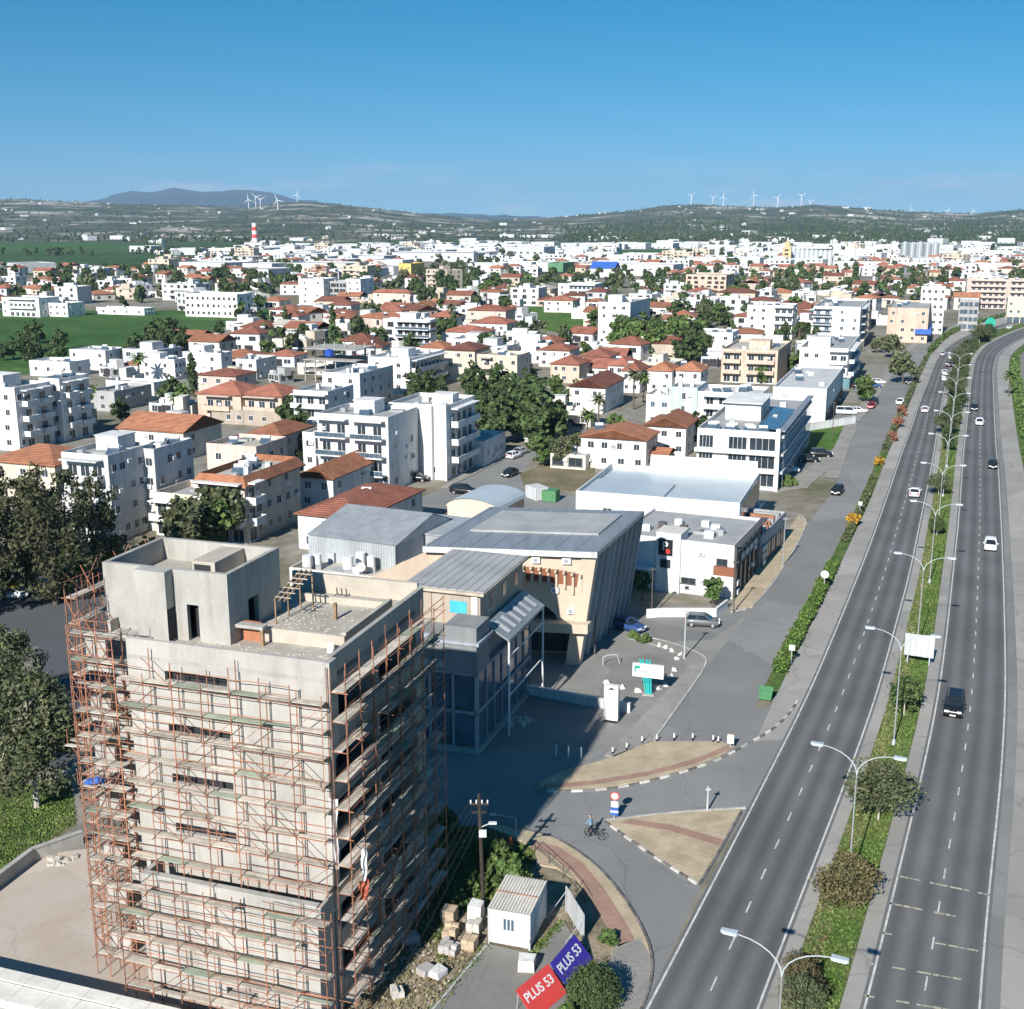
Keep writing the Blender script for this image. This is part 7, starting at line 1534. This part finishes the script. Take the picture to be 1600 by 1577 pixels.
for _ in range(3800):
    r = rnd()
    if r < .22: x, y = U(-60, 1650), U(386, 470); p = G(x, y)
    elif r < .34: x, y = U(-60, 420), U(362, 400); p = G(x, y)
    else:
        px = U(-80, 1680); d = 2350 + 3700 * rnd() ** 1.5
        if px < 900 and rnd() < .5: px = U(900, 1680)
        p = Vector(((px - CX) / F * d, d, max(0, on_hill(px, d)) - .5)); x = None
    if x is not None and (any(inside(f, x, y) for f in FIELDS[:9]) or not tree_free(p) or x > xat(SL, y) - 10): continue
    k = random.choice((0, 0, 0, 3)); items.append((p, U(0, 6), (FART[k][1], FART[k][0])[:1], U(.6, 1.2) if x is not None else U(.5, 1.1)))
def leafmass(items, name, label):
    Vs, mi, names = [], [], []
    for p, rz, mes, sc in items:
        me = mes[0]
        if me.name not in CACHE:
            v = np.empty(len(me.vertices) * 3, np.float32); me.vertices.foreach_get('co', v); CACHE[me.name] = v.reshape(-1, 4, 3)
        q = CACHE[me.name]; q = q[RNG.random(len(q)) < (.45 if p.y > 1500 else .8)]; k = 1.35 if p.y > 1500 else 1.1; c_ = q.mean(1, keepdims=True); q = (c_ + (q - c_) * k) * sc; c, s = math.cos(rz), math.sin(rz)
        Vs.append(np.stack((q[..., 0] * c - q[..., 1] * s + p.x, q[..., 0] * s + q[..., 1] * c + p.y, q[..., 2] + p.z), -1)); m_ = me.materials[0].name
        if m_ not in names: names.append(m_)
        mi.append(np.full(len(q), names.index(m_), np.int32))
    V = np.concatenate(Vs).reshape(-1, 3).astype(np.float32); n = len(V) // 4; me = bpy.data.meshes.new(name); me.vertices.add(4 * n); me.vertices.foreach_set('co', V.ravel()); me.loops.add(4 * n); me.loops.foreach_set('vertex_index', np.arange(4 * n, dtype=np.int32)); me.polygons.add(n); me.polygons.foreach_set('loop_start', np.arange(0, 4 * n, 4, dtype=np.int32)); me.polygons.foreach_set('loop_total', np.full(n, 4, np.int32))
    for q in names: me.materials.append(MATS[q])
    me.polygons.foreach_set('material_index', np.concatenate(mi)); me.update(calc_edges=True); return tag(obj(name, me, kind='stuff'), label, 'trees')
for _ in range(1500):
    px = U(880, 1680); d = U(2380, 3900); items.append((Vector(((px - CX) / F * d, d, max(0, on_hill(px, d)) - .5)), U(0, 6), (FART[0][1],), U(.7, 1.3)))
for _ in range(500):
    px = U(-80, 900); d = U(2600, 4300); items.append((Vector(((px - CX) / F * d, d, max(0, on_hill(px, d)) - .5)), U(0, 6), (FART[random.choice((0, 3))][1],), U(.6, 1.1)))
leafmass(items, 'distant_woodland', 'far-off dark trees and scrub over the plain and hills')
# ------------------------------------------------------------------ vehicles
CAR = {}
def car_meshes(kind, paint):
    key = (kind, paint)
    if key in CAR: return CAR[key]
    # stations along the length: x, sill z, belt z, half width at belt;  front is +x
    L_, W_, Ht = {'sedan': (4.4, .88, 1.45), 'hatch': (3.9, .85, 1.5), 'suv': (4.5, .93, 1.72), 'van': (4.9, .95, 2.0)}[kind]
    st = {'sedan': [(-.5, .45, .80, .78), (-.47, .28, .92, .84), (-.28, .24, .95, .88), (.10, .24, .95, .88), (.22, .24, .93, .88), (.42, .26, .80, .86), (.48, .30, .68, .80), (.5, .42, .60, .70)],
          'hatch': [(-.5, .40, .85, .78), (-.47, .26, .96, .84), (-.25, .24, .98, .85), (.12, .24, .96, .85), (.25, .24, .93, .85), (.43, .26, .82, .83), (.48, .30, .70, .78), (.5, .42, .60, .68)],
          'suv': [(-.5, .45, 1.0, .84), (-.47, .32, 1.10, .90), (-.25, .30, 1.12, .93), (.12, .30, 1.10, .93), (.24, .30, 1.06, .93), (.43, .32, .98, .90), (.485, .36, .85, .85), (.5, .48, .72, .75)],
          'van': [(-.5, .4, 1.2, .9), (-.48, .3, 1.25, .94), (-.2, .3, 1.25, .95), (.2, .3, 1.2, .95), (.32, .3, 1.1, .95), (.45, .32, .95, .92), (.49, .36, .8, .86), (.5, .45, .7, .78)]}[kind]
    gh = {'sedan': [(-.36, -.24), (.24, .06)], 'hatch': [(-.48, -.40), (.28, .08)], 'suv': [(-.49, -.42), (.27, .12)], 'van': [(-.49, -.46), (.36, .22)]}[kind]
    body = MB(); ring = []
    for x, zs, zb, hw in st:
        k = len(body.v); body.v += [(x * L_, -hw * .93, zs), (x * L_, -hw, (zs + zb) / 2), (x * L_, -hw * .93, zb), (x * L_, -hw * .55, zb + .03), (x * L_, hw * .55, zb + .03), (x * L_, hw * .93, zb), (x * L_, hw, (zs + zb) / 2), (x * L_, hw * .93, zs)]; ring.append(k)
    for a, b in zip(ring, ring[1:]):
        for i in range(8): j = (i + 1) % 8; body.f.append((a + i, a + j, b + j, b + i)); body.m.append(0)
    body.f.append(tuple(ring[0] + i for i in reversed(range(8)))); body.f.append(tuple(ring[-1] + i for i in range(8))); body.m += [0, 0]
    zb = st[3][2]; (b0, t0), (b1, t1) = gh; tw, bw = W_ * .70, W_ * .90
    lo = [(b0 * L_, -bw, zb - .02), (b1 * L_, -bw, zb - .02), (b1 * L_, bw, zb - .02), (b0 * L_, bw, zb - .02)]; hi = [(t0 * L_, -tw, Ht - .07), (t1 * L_, -tw, Ht - .07), (t1 * L_, tw, Ht - .07), (t0 * L_, tw, Ht - .07)]
    gl = MB()
    for i in range(4): j = (i + 1) % 4; gl.quad(lo[i], lo[j], hi[j], hi[i])
    rf = MB(); top = [(t0 * L_ + .12, -tw + .1, Ht), (t1 * L_ - .12, -tw + .1, Ht), (t1 * L_ - .12, tw - .1, Ht), (t0 * L_ + .12, tw - .1, Ht)]; rf.quad(*top)
    for i in range(4): j = (i + 1) % 4; rf.quad(hi[i], hi[j], top[j], top[i])
    for i in range(4): rf.bar(lo[i], hi[i], .05, 4)
    for s_ in (0, 3): p, q = Vector(lo[s_]).lerp(Vector(lo[1 if s_ == 0 else 2]), .48), Vector(hi[s_]).lerp(Vector(hi[1 if s_ == 0 else 2]), .48); rf.bar(p, q, .05, 4)
    whl = MB().bar((0, -.1, 0), (0, .1, 0), .32, 14).mesh('wheel', 'tyre'); rim = MB().bar((0, -.115, 0), (0, .115, 0), .19, 10).mesh('rim', 'steel')
    hl = MB().box(-.06, .1, -.2, .2, -.08, .08).mesh('headlight', 'lamp_glass'); tl = MB().box(-.1, .06, -.16, .16, -.12, .12).mesh('tail_light', 'tail_red'); pl = MB().box(-.01, .02, -.26, .26, -.06, .06).mesh('number_plate', 'lamp_glass'); mi = MB().box(-.08, .08, -.1, .1, -.06, .06).mesh('mirror', paint)
    CAR[key] = (body.mesh('body', paint, True), gl.mesh('window_glass', 'carglass'), rf.mesh('roof', paint), whl, rim, hl, tl, pl, mi, L_, W_, zb); return CAR[key]
def car(kind, paint, loc, heading, label, group):
    """heading: compass angle of travel, clockwise from straight ahead"""
    b, g, r, wh_, rim, hl, tl, pl, mi, L_, W_, zb = car_meshes(kind, paint); t = thing('car' if kind != 'van' else 'van', label, 'car' if kind != 'van' else 'van', loc, math.pi / 2 - math.radians(heading), group)
    obj('body', b, t); obj('window_glass', g, t); obj('roof', r, t)
    for x in (-.31, .31):
        for y in (-1, 1): q = obj('wheel', wh_, t, loc=(x * L_, y * (W_ - .12), .32)); obj('rim', rim, q)
    for y in (-.6, .6): obj('headlight', hl, t, loc=(L_ * .488, y * W_, zb - .27)); obj('tail_light', tl, t, loc=(-L_ * .494, y * W_ * 1.1, zb - .16)); obj('mirror', mi, t, loc=(L_ * .17, math.copysign(W_ + .08, y), zb + .05))
    obj('number_plate', pl, t, loc=(L_ * .503, 0, .48)); obj('number_plate', pl, t, loc=(-L_ * .508, 0, .62)); return t
def head_at(tab, y, away=True):
    a, b = G(xat(tab, y + 6), y + 6), G(xat(tab, y - 6), y - 6); d = (b - a) if away else (a - b); return math.degrees(math.atan2(d.x, d.y))
for x, y, kind, paint, tab, aw, lab in ((1490, 1112, 'suv', 'car_black', RL, 0, 'black car with bright headlights driving towards the viewer'), (1547, 858, 'hatch', 'car_white', RR, 0, 'white and dark car on the right carriageway behind the black one'), (1551, 731, 'sedan', 'car_black', RR, 0, 'black car on the right carriageway beyond the white one'), (1530, 664, 'hatch', 'car_white', RL, 0, 'white car on the right carriageway near the bend'), (1522, 641, 'sedan', 'car_black', RL, 0, 'dark car on the right carriageway beside the median trees'),
        (1429, 775, 'sedan', 'car_white', LR, 1, 'white saloon alone on the left carriageway'), (1445, 644, 'hatch', 'car_white', LL, 1, 'small white car on the left carriageway before the bend'), (1477, 595, 'van', 'car_white', LR, 1, 'white van in the queue on the left carriageway'), (1476, 585, 'sedan', 'car_white', LR, 1, 'white car ahead of the van in the queue'), (1483, 573, 'sedan', 'car_black', LR, 1, 'black car in the queue on the left carriageway'), (1486, 561, 'hatch', 'car_white', LR, 1, 'white car ahead of the black one in the queue'), (1473, 556, 'sedan', 'car_silver', LL, 1, 'silver car in the outer lane at the bend'), (1513, 513, 'sedan', 'car_white', LL, 1, 'white car past the bend on the left carriageway'), (1577, 514, 'hatch', 'car_white', RL, 0, 'white car at the far bend of the right carriageway')):
    p = G(x, y); p.z = .024; car(kind, paint, p, head_at(tab, y, aw), lab, 'cars on the dual carriageway')
for x, y, kind, paint, hd, lab in ((1308, 772, 'hatch', 'car_black', 205, 'black car coming down the service road'), (1421, 600, 'suv', 'car_black', 206, 'black car far along the service road'), (1406, 632, 'hatch', 'car_white', 206, 'white car beside the rust red shrubs on the service road'),
        (1097, 978, 'hatch', 'car_grey', 100, 'grey hatchback side on at the parking lane'), (980, 984, 'sedan', 'car_blue', 130, 'dark blue car in the shade of the arch building'), (797, 744, 'sedan', 'car_black', 205, 'black car driving down the town street'), (724, 772, 'suv', 'car_black', 110, 'dark car parked behind the barrel roof store'), (803, 716, 'hatch', 'car_white', 30, 'white car parked along the town street'), (813, 710, 'sedan', 'car_silver', 30, 'silver car parked along the town street'), (650, 752, 'suv', 'car_black', 100, 'black car under the junction apartment block'), (632, 750, 'sedan', 'car_grey', 100, 'grey car under the junction apartment block'),
        (1262, 722, 'sedan', 'car_black', 100, 'black car parked beside the framed office'), (1282, 714, 'suv', 'car_black', 100, 'dark car parked before the grass plot'), (1232, 738, 'hatch', 'car_white', 100, 'white car parked beside the framed office'), (1322, 648, 'van', 'car_white', 100, 'white van parked by the white hall'), (1340, 645, 'sedan', 'car_white', 100, 'white car parked by the white hall'), (1361, 638, 'hatch', 'car_red', 205, 'red car at the car park exit'), (1366, 632, 'sedan', 'car_black', 205, 'black car behind the red one'), (1345, 607, 'suv', 'car_black', 100, 'black car beside the teal glass pavilion'), (1366, 606, 'hatch', 'car_blue', 100, 'blue car beside the teal glass pavilion'), (1372, 600, 'hatch', 'car_white', 100, 'white car behind the blue one'),
        (20, 935, 'hatch', 'car_white', 80, 'white car parked at the left under the trees'), (52, 928, 'sedan', 'car_silver', 80, 'silver car parked at the left under the trees'), (78, 925, 'hatch', 'car_white', 80, 'white car parked nearest the scaffold on the back street'), (35, 918, 'sedan', 'car_grey', 80, 'grey car in the back row under the trees')):
    p = G(x, y); p.z = .018; car(kind, paint, p, hd, lab, 'cars on the side roads')
# ------------------------------------------------------------------ street lamps down the median
mid_line = [(a + b) / 2 for a, b in zip(edge(LR, YS), edge(RL, YS))]
l2, l3 = G(1324, 1408), G(1390, 1172); stp = (l3 - l2).length
s = 0; best = None
for a, b in zip(mid_line, mid_line[1:]):
    if best is None or (a - l2).length < best[0]: best = ((a - l2).length, s)
    s += (b - a).length
LAMP = {}
def lamp(p, d, label):
    n_ = Vector((d.y, -d.x, 0)); t = thing('street_lamp', label, 'street lamp', (p.x, p.y, .13), math.atan2(n_.y, n_.x), 'double street lamps in the median')
    if not LAMP:
        LAMP['pole'] = MB().bar((0, 0, 0), (0, 0, 8.9), .08, 8, .042).mesh('pole', 'steel'); LAMP['base'] = MB().bar((0, 0, 0), (0, 0, .5), .18, 8, .14).mesh('base', 'galv')
        mb = MB(); pts = [Vector((2.5 * (1 - math.cos(k / 6 * 1.5)), 0, 8.9 + 1.75 * math.sin(k / 6 * 1.5))) for k in range(7)]; mb.tube(pts, [.045, .042, .04, .037, .035, .032, .03], 6); LAMP['arm'] = mb.mesh('arm', 'galv'); e = pts[-1]
        hd = MB(); hd.box(0, .85, -.17, .17, -.05, .12); hd.v = [(x, y * (1 if x < .5 else .7), z) for x, y, z in hd.v]; hd.box(.1, .75, -.13, .13, -.09, -.051, mi=1); LAMP['head'] = hd.mesh('lamp_head', ['metalblue', 'lamp_glass']); LAMP['e'] = e
    obj('pole', LAMP['pole'], t); obj('base', LAMP['base'], t)
    for rz in (0, math.pi): a = obj('arm', LAMP['arm'], t, rz=rz); obj('lamp_head', LAMP['head'], a, loc=LAMP['e'])
ORD = ('nearest', 'second nearest', 'third', 'fourth', 'fifth', 'sixth', 'seventh', 'eighth', 'ninth', 'tenth', 'eleventh', 'twelfth')
for i, (p, d) in enumerate(along(mid_line, best[1] - stp * .93, best[1] - stp * .92, stp * 5) + along(mid_line, best[1], best[1] + stp * 10.5, stp)):
    if i < 12: lamp(p, d, f'{ORD[i]} double-armed street lamp in the median of the carriageway')
# ------------------------------------------------------------------ signs, bollards, bins
def posted(name, label, cat, px, py, rz=0.0, z=0.0, group=None): q = G(px, py); q.z = z; return thing(name, label, cat, q, rz, group)
bb = posted('road_sign', 'big white ribbed road sign panel standing in the median', 'sign', 1434, 1040, -math.radians(25), .13)
for x in (-1.1, 1.1): MB().bar((x, .12, 0), (x, .12, 3.3), .08, 6).build('post', 'galv', bb)
for k in range(5): MB().box(-1.5 + k * .6, -.92 + k * .6, -.05 - .03 * (k % 2), .0, .9, 3.3).build('panel', 'lightgrey', bb)
for z in (1.2, 2.1, 2.9): MB().box(-1.5, 1.5, .0, .06, z, z + .08).build('rail', 'galv', bb)
rs = posted('round_sign', 'round white sign on a short post in the hedge', 'sign', 1287, 926, -.35, .1); MB().bar((0, 0, 0), (0, 0, 2.3), .05, 6).build('post', 'galv', rs); MB().bar((0, -.05, 2.3), (0, .0, 2.3), .5, 20).build('disc', 'frame_white', rs)
for x, y, lab in ((1236, 1040, 'small white square sign at the near hedge'), (1343, 806, 'small white square sign beside the orange shrub')):
    t = posted('square_sign', lab, 'sign', x, y, -.35, .1); MB().bar((0, 0, 0), (0, 0, 2.0), .04, 6).build('post', 'galv', t); MB().box(-.3, .3, -.04, 0, 1.6, 2.2).build('plate', 'frame_white', t)
gs = posted('green_sign', 'tall rounded bright green sign at the far bend', 'sign', 1546, 522, -.3); MB().bar((0, 0, 0), (0, 0, 3.4), .25, 8).build('post', 'galv', gs)
mb = MB(); mb.bar((0, -.2, 4.6), (0, .2, 4.6), 2.0, 24); mb.build('face', 'greensign', gs)
for x, y, s, lab in ((1389, 1020, 1.0, ''),): pass
gbn = posted('waste_bin', 'green wheeled waste container at the end of the hedge', 'bin', 1196, 1094, -.3)
bm = MB(); bm.box(-.65, .65, -.5, .5, .2, 1.1); bm.v = [(x * (.85 if z < .5 else 1), y * (.85 if z < .5 else 1), z) for x, y, z in bm.v]; bm.build('tub', 'greenbin', gbn); MB().quad((-.7, -.55, 1.12), (.7, -.55, 1.12), (.7, .1, 1.42), (-.7, .1, 1.42)).quad((-.7, .1, 1.42), (.7, .1, 1.42), (.7, .55, 1.12), (-.7, .55, 1.12)).quad((-.7, -.55, 1.1), (-.7, .1, 1.4), (-.7, .55, 1.1)).quad((.7, -.55, 1.1), (.7, .55, 1.1), (.7, .1, 1.4)).build('lid', 'greenbin', gbn)
for x in (-.5, .5):
    for y in (-.35, .35): MB().bar((x - .04, y, .1), (x + .04, y, .1), .1, 8).build('wheel', 'tyre', gbn)
ts = posted('totem_sign', 'tall white totem sign with dark roof mark on its top', 'sign', 955, 1128, -math.radians(20)); MB().box(-.68, .68, -.25, .25, .25, 3.7).build('cabinet', 'white', ts); MB().box(-.6, .6, -.22, .22, 0, .25).build('foot', 'black', ts)
MB().quad((-.36, -.255, 3.3), (.36, -.255, 3.3), (.22, -.255, 3.42), (.05, -.255, 3.52), (-.2, -.255, 3.4)).build('roof_mark', 'black', ts)
for k, (z, wd) in enumerate(((2.95, .8), (2.72, .35), (2.5, .6), (2.32, .5))):
    for j in range(5): MB().box(-wd / 2 + j * wd / 5, -wd / 2 + j * wd / 5 + wd / 7, -.258, -.251, z - .04 - .03 * (j % 2), z + .04).build('print_mark', 'steel', ts)
tq = posted('pylon_sign', 'white sign board with green emblem on teal legs', 'sign', 1012, 1086, -math.radians(18))
for a, b in ((-.15, -.62), (.05, -.35), (.35, .35), (.15, .05)): MB().bar((a, 0, 0), (b - .25, 0, 3.7), .09, 6).build('leg', 'teal', tq)
MB().box(-.5, .7, -.3, .3, 0, .12).build('foot', 'concrete', tq); bd = MB().box(-1.55, 1.55, -.22, .12, 1.9, 3.25).build('board', 'white', tq)
MB().box(-1.35, -.8, -.235, -.222, 2.75, 3.05).build('emblem', 'greensign', bd); MB().box(-1.35, -1.2, -.235, -.222, 2.4, 2.74).build('emblem', 'greensign', bd)
for k in range(7): MB().box(-.75 + k * .27, -.58 + k * .27, -.235, -.222, 2.38, 2.5 + .06 * (k % 3)).build('letter_mark', 'steel', bd)
wall_run('forecourt_wall', 'low white wall between shaded yard and forecourt', [(822, 1084), (905, 1100), (985, 1114)], .9, .25, 'white2', 'white2', seg=3)
wall_run('garden_wall', 'low white wall in front of the P sign building', [(1010, 966), (1034, 964), (1118, 964), (1136, 950)], 1.0, .2, 'white', 'white', seg=3)
wall_run('boundary_wall', 'white boundary wall of the grass plot by the service road', [(1258, 674), (1336, 662)], 1.6, .25, 'white', 'white', seg=6)
wall_run('boundary_wall', 'pale wall along the dry plot behind the warehouse', [(862, 728), (935, 732)], 1.0, .2, 'offwhite', 'offwhite', seg=4)
BM = (MB().bar((0, 0, 0), (0, 0, .33), .065, 8).mesh('lower_band', 'black'), MB().bar((0, 0, .33), (0, 0, .75), .065, 8).mesh('upper_band', 'white_paint'))
for i, (x, y) in enumerate(((957, 1180), (979, 1173), (1003, 1163), (1026, 1160), (1053, 1158), (1082, 1158), (1114, 1161), (1122, 1163))):
    t = posted('bollard', f'{("leftmost", "second", "third", "fourth", "fifth", "sixth", "seventh", "rightmost")[i]} black and white bollard along the paved island', 'bollard', x, y, 0, .0, 'bollards along the paved island'); obj('lower_band', BM[0], t); obj('upper_band', BM[1], t)
for i, (x, y) in enumerate(((869, 1182), (888, 1184), (908, 1186))):
    t = posted('white_post', ('left', 'middle', 'right')[i] + ' one of three white posts by the shaded forecourt', 'post', x, y, 0, 0, 'white posts of the forecourt'); MB().bar((0, 0, 0), (0, 0, 1.05), .06, 8).build('shaft', 'white_paint', t); MB().bar((0, 0, 1.05), (0, 0, 1.12), .06, 8, .02).build('cap', 'white_paint', t)
bp_ = [(948, 1068), (972, 1076), (996, 1081), (1029, 1077), (1040, 1072), (1050, 1058), (1054, 1048), (1057, 1030), (1063, 1024), (1050, 1018), (1040, 1013), (1030, 1010)]
for i, (x, y) in enumerate(bp_):
    o = debris('boulder', lambda: G(x, y), 1, .24, .34, 'wall_white', kind='x', flat=1.3); del o['kind']; tag(o, f'pale boulder edging the forecourt, {ORD[i]} counted from the white totem', 'boulder', 'boulders edging the forecourt')
for x, y, h_, lab, m_ in ((1069, 1030, 5.6, 'thin grey lamp column between forecourt and parking lane', 'galv'), (1018, 962, 6.0, 'dark slim column before the P sign building', 'frame_dark'), (1146, 958, 6.6, 'dark wooden pole at the corner of the P sign building', 'bark'), (1223, 886, 7.0, 'grey pole beside the shop row', 'steel'), (1300, 690, 8.5, 'wooden pole on the grass plot', 'bark'), (1105, 1268, 2.2, 'short grey post at the top of the triangle island', 'galv')):
    t = posted('pole', lab, 'pole', x, y); MB().bar((0, 0, 0), (0, 0, h_), .09, 8, .06).build('shaft', m_, t); MB().box(-.35 if h_ > 4 else -.2, .35 if h_ > 4 else .2, -.06, .06, h_ - .35, h_ - .2).build('bracket', m_, t)
kl = posted('keep_sign', 'red and white round sign over a blue and white bollard', 'traffic sign', 960, 1279, -.2); MB().bar((0, 0, 0), (0, 0, 1.9), .05, 8).build('post', 'galv', kl); MB().bar((0, -.06, 1.95), (0, -.02, 1.95), .36, 18).build('rim', 'banner_red', kl); MB().bar((0, -.075, 1.95), (0, -.061, 1.95), .27, 18).build('disc', 'frame_white', kl)
MB().box(-.28, .28, -.09, -.05, 1.0, 1.5).build('upper_plate', 'frame_white', kl); MB().box(-.3, .3, -.14, .08, .35, .95).build('blue_box', 'blue', kl); MB().box(-.31, .31, -.15, -.141, .58, .74).build('white_band', 'frame_white', kl)
hz_ = posted('hazard_sign', 'red and white hazard marker at the tip of the paved island', 'traffic sign', 1141, 1170, -.3); MB().bar((0, 0, 0), (0, 0, 1.2), .04, 6).build('post', 'galv', hz_)
for k in range(4): MB().box(-.3, .3, -.05, -.01, .5 + k * .22, .72 + k * .22).build('stripe', 'frame_white' if k % 2 == 0 else 'pink', hz_)
hp = posted('guard_hoop', 'bent steel guard hoop at the edge of the shade', 'barrier', 942, 1040, -.35); MB().tube([Vector((0, 0, 0)), Vector((0, 0, .9)), Vector((.4, .3, 1.1)), Vector((1.3, .8, 1.1)), Vector((1.6, 1.0, .0))], [.05] * 5, 6).build('hoop', 'galv', hp)
fe = thing('railing', 'thin black kerbside railing round the curved pavement', 'railing', G(850, 1345)); pts = [G(836, 1332), G(858, 1352), G(880, 1372), G(900, 1395), G(915, 1420)]
for a, b in zip(pts, pts[1:]):
    a_, b_ = a - pts[0] + (pts[0] - G(850, 1345)), b - pts[0] + (pts[0] - G(850, 1345)); MB().bar((a_.x, a_.y, 0), (a_.x, a_.y, 1.0), .03).build('post', 'black', fe); MB().bar((a_.x, a_.y, .98), (b_.x, b_.y, .98), .02).build('rail', 'black', fe); MB().bar((a_.x, a_.y, .5), (b_.x, b_.y, .5), .02).build('rail', 'black', fe)
# sand heap and timber near the shaded kerb
tag(debris('sand_heap', lambda: G(800 + U(-14, 26), 1128 + U(-5, 6)), 26, .25, .6, 'rubble', kind='x', flat=.5), 'small pile of pale sand in the shade by the glass building', 'sand'); del bpy.data.objects['sand_heap']['kind']
# ------------------------------------------------------------------ the person with the bicycle
def skin_mesh(name, pts, edges, rad, m):
    me = bpy.data.meshes.new(name); me.from_pydata(pts, edges, []); o = bpy.data.objects.new('skin_source', me); COL.objects.link(o); sk = o.modifiers.new('s', 'SKIN'); sb = o.modifiers.new('u', 'SUBSURF'); sb.levels = 2; sb.render_levels = 2
    for i, v in enumerate(me.skin_vertices[0].data): v.radius = (rad[i], rad[i]); v.use_root = i == 0
    dg = bpy.context.evaluated_depsgraph_get(); out = bpy.data.meshes.new_from_object(o.evaluated_get(dg)); bpy.data.objects.remove(o); out.name = name; out.materials.clear()
    for k in (m if isinstance(m, list) else [m]): out.materials.append(MATS[k])
    return out
pr = posted('person', 'person in a blue jacket and dark trousers wheeling a bicycle', 'person', 923, 1306, math.radians(60))
pts = [(0, 0, .95), (0, .02, 1.2), (0, .03, 1.42), (0, .05, 1.5), (.01, .07, 1.56), (.02, .08, 1.66), (.02, .06, 1.74), (-.19, .03, 1.4), (-.27, .16, 1.16), (-.25, .4, 1.02), (.19, .03, 1.4), (.27, .14, 1.15), (.22, .38, 1.0), (-.1, 0, .88), (-.12, .12, .5), (-.12, -.02, .1), (-.12, .14, .04), (.1, 0, .88), (.12, -.1, .5), (.12, -.3, .12), (.12, -.18, .05)]
eds = [(0, 1), (1, 2), (2, 3), (3, 4), (4, 5), (5, 6), (2, 7), (7, 8), (8, 9), (2, 10), (10, 11), (11, 12), (0, 13), (13, 14), (14, 15), (15, 16), (0, 17), (17, 18), (18, 19), (19, 20)]
rad = [.15, .16, .17, .08, .06, .1, .07, .08, .06, .04, .08, .06, .04, .1, .075, .05, .045, .1, .075, .05, .045]
me = skin_mesh('body', pts, eds, rad, ['cloth_blue', 'cloth_dark', 'skin'])
for p in me.polygons:
    c = p.center; p.material_index = 1 if c.z < .95 else 2 if c.z > 1.5 or c.y > .36 else 0
    p.use_smooth = True
obj('body', me, pr)
obj('hair', skin_mesh('hair', [(.02, .04, 1.7), (.02, .03, 1.78)], [(0, 1)], [.1, .085], 'cloth_dark'), pr)
bk = posted('bicycle', 'dark bicycle beside the person in the blue jacket', 'bicycle', 929, 1310, math.radians(60))
def wheel_mesh():
    mb = MB(); n = 20
    for i in range(n):
        a, b = 6.2832 * i / n, 6.2832 * (i + 1) / n; mb.bar((0, .34 * math.cos(a), .34 * math.sin(a)), (0, .34 * math.cos(b), .34 * math.sin(b)), .025, 4)
    for i in range(6): a = i * 1.047; mb.bar((0, 0, 0), (0, .34 * math.cos(a), .34 * math.sin(a)), .008, 3)
    return mb.mesh('wheel', 'tyre')
wm = wheel_mesh(); obj('wheel', wm, bk, loc=(0, -.55, .36)); obj('wheel', wm, bk, loc=(0, .55, .36))
MB().bar((0, -.55, .36), (0, -.1, .4), .02).bar((0, -.1, .4), (0, .42, .85), .025).bar((0, -.1, .4), (0, -.22, .9), .025).bar((0, -.22, .82), (0, .42, .85), .025).bar((0, -.55, .36), (0, -.2, .82), .02).bar((0, .55, .36), (0, .4, .95), .02).build('frame', 'car_black', bk)
MB().box(-.07, .07, -.36, -.1, .9, .96).build('saddle', 'black', bk); MB().bar((-.3, .36, 1.0), (.3, .36, 1.0), .02).build('handlebar', 'steel', bk)
# ------------------------------------------------------------------ the air between here and the hills
m = bpy.data.materials.new('haze'); m.use_nodes = True; t = m.node_tree; t.nodes.clear(); pv = t.nodes.new('ShaderNodeVolumePrincipled'); ou = t.nodes.new('ShaderNodeOutputMaterial')
pv.inputs['Color'].default_value = (.46, .69, .95, 1); pv.inputs['Density'].default_value = 5.5e-5; pv.inputs['Anisotropy'].default_value = .0
t.links.new(pv.outputs[0], ou.inputs['Volume']); MATS['haze'] = m
MB().box(-16000, 16000, -3500, 21000, -30, 620).build('haze', 'haze', kind='stuff')
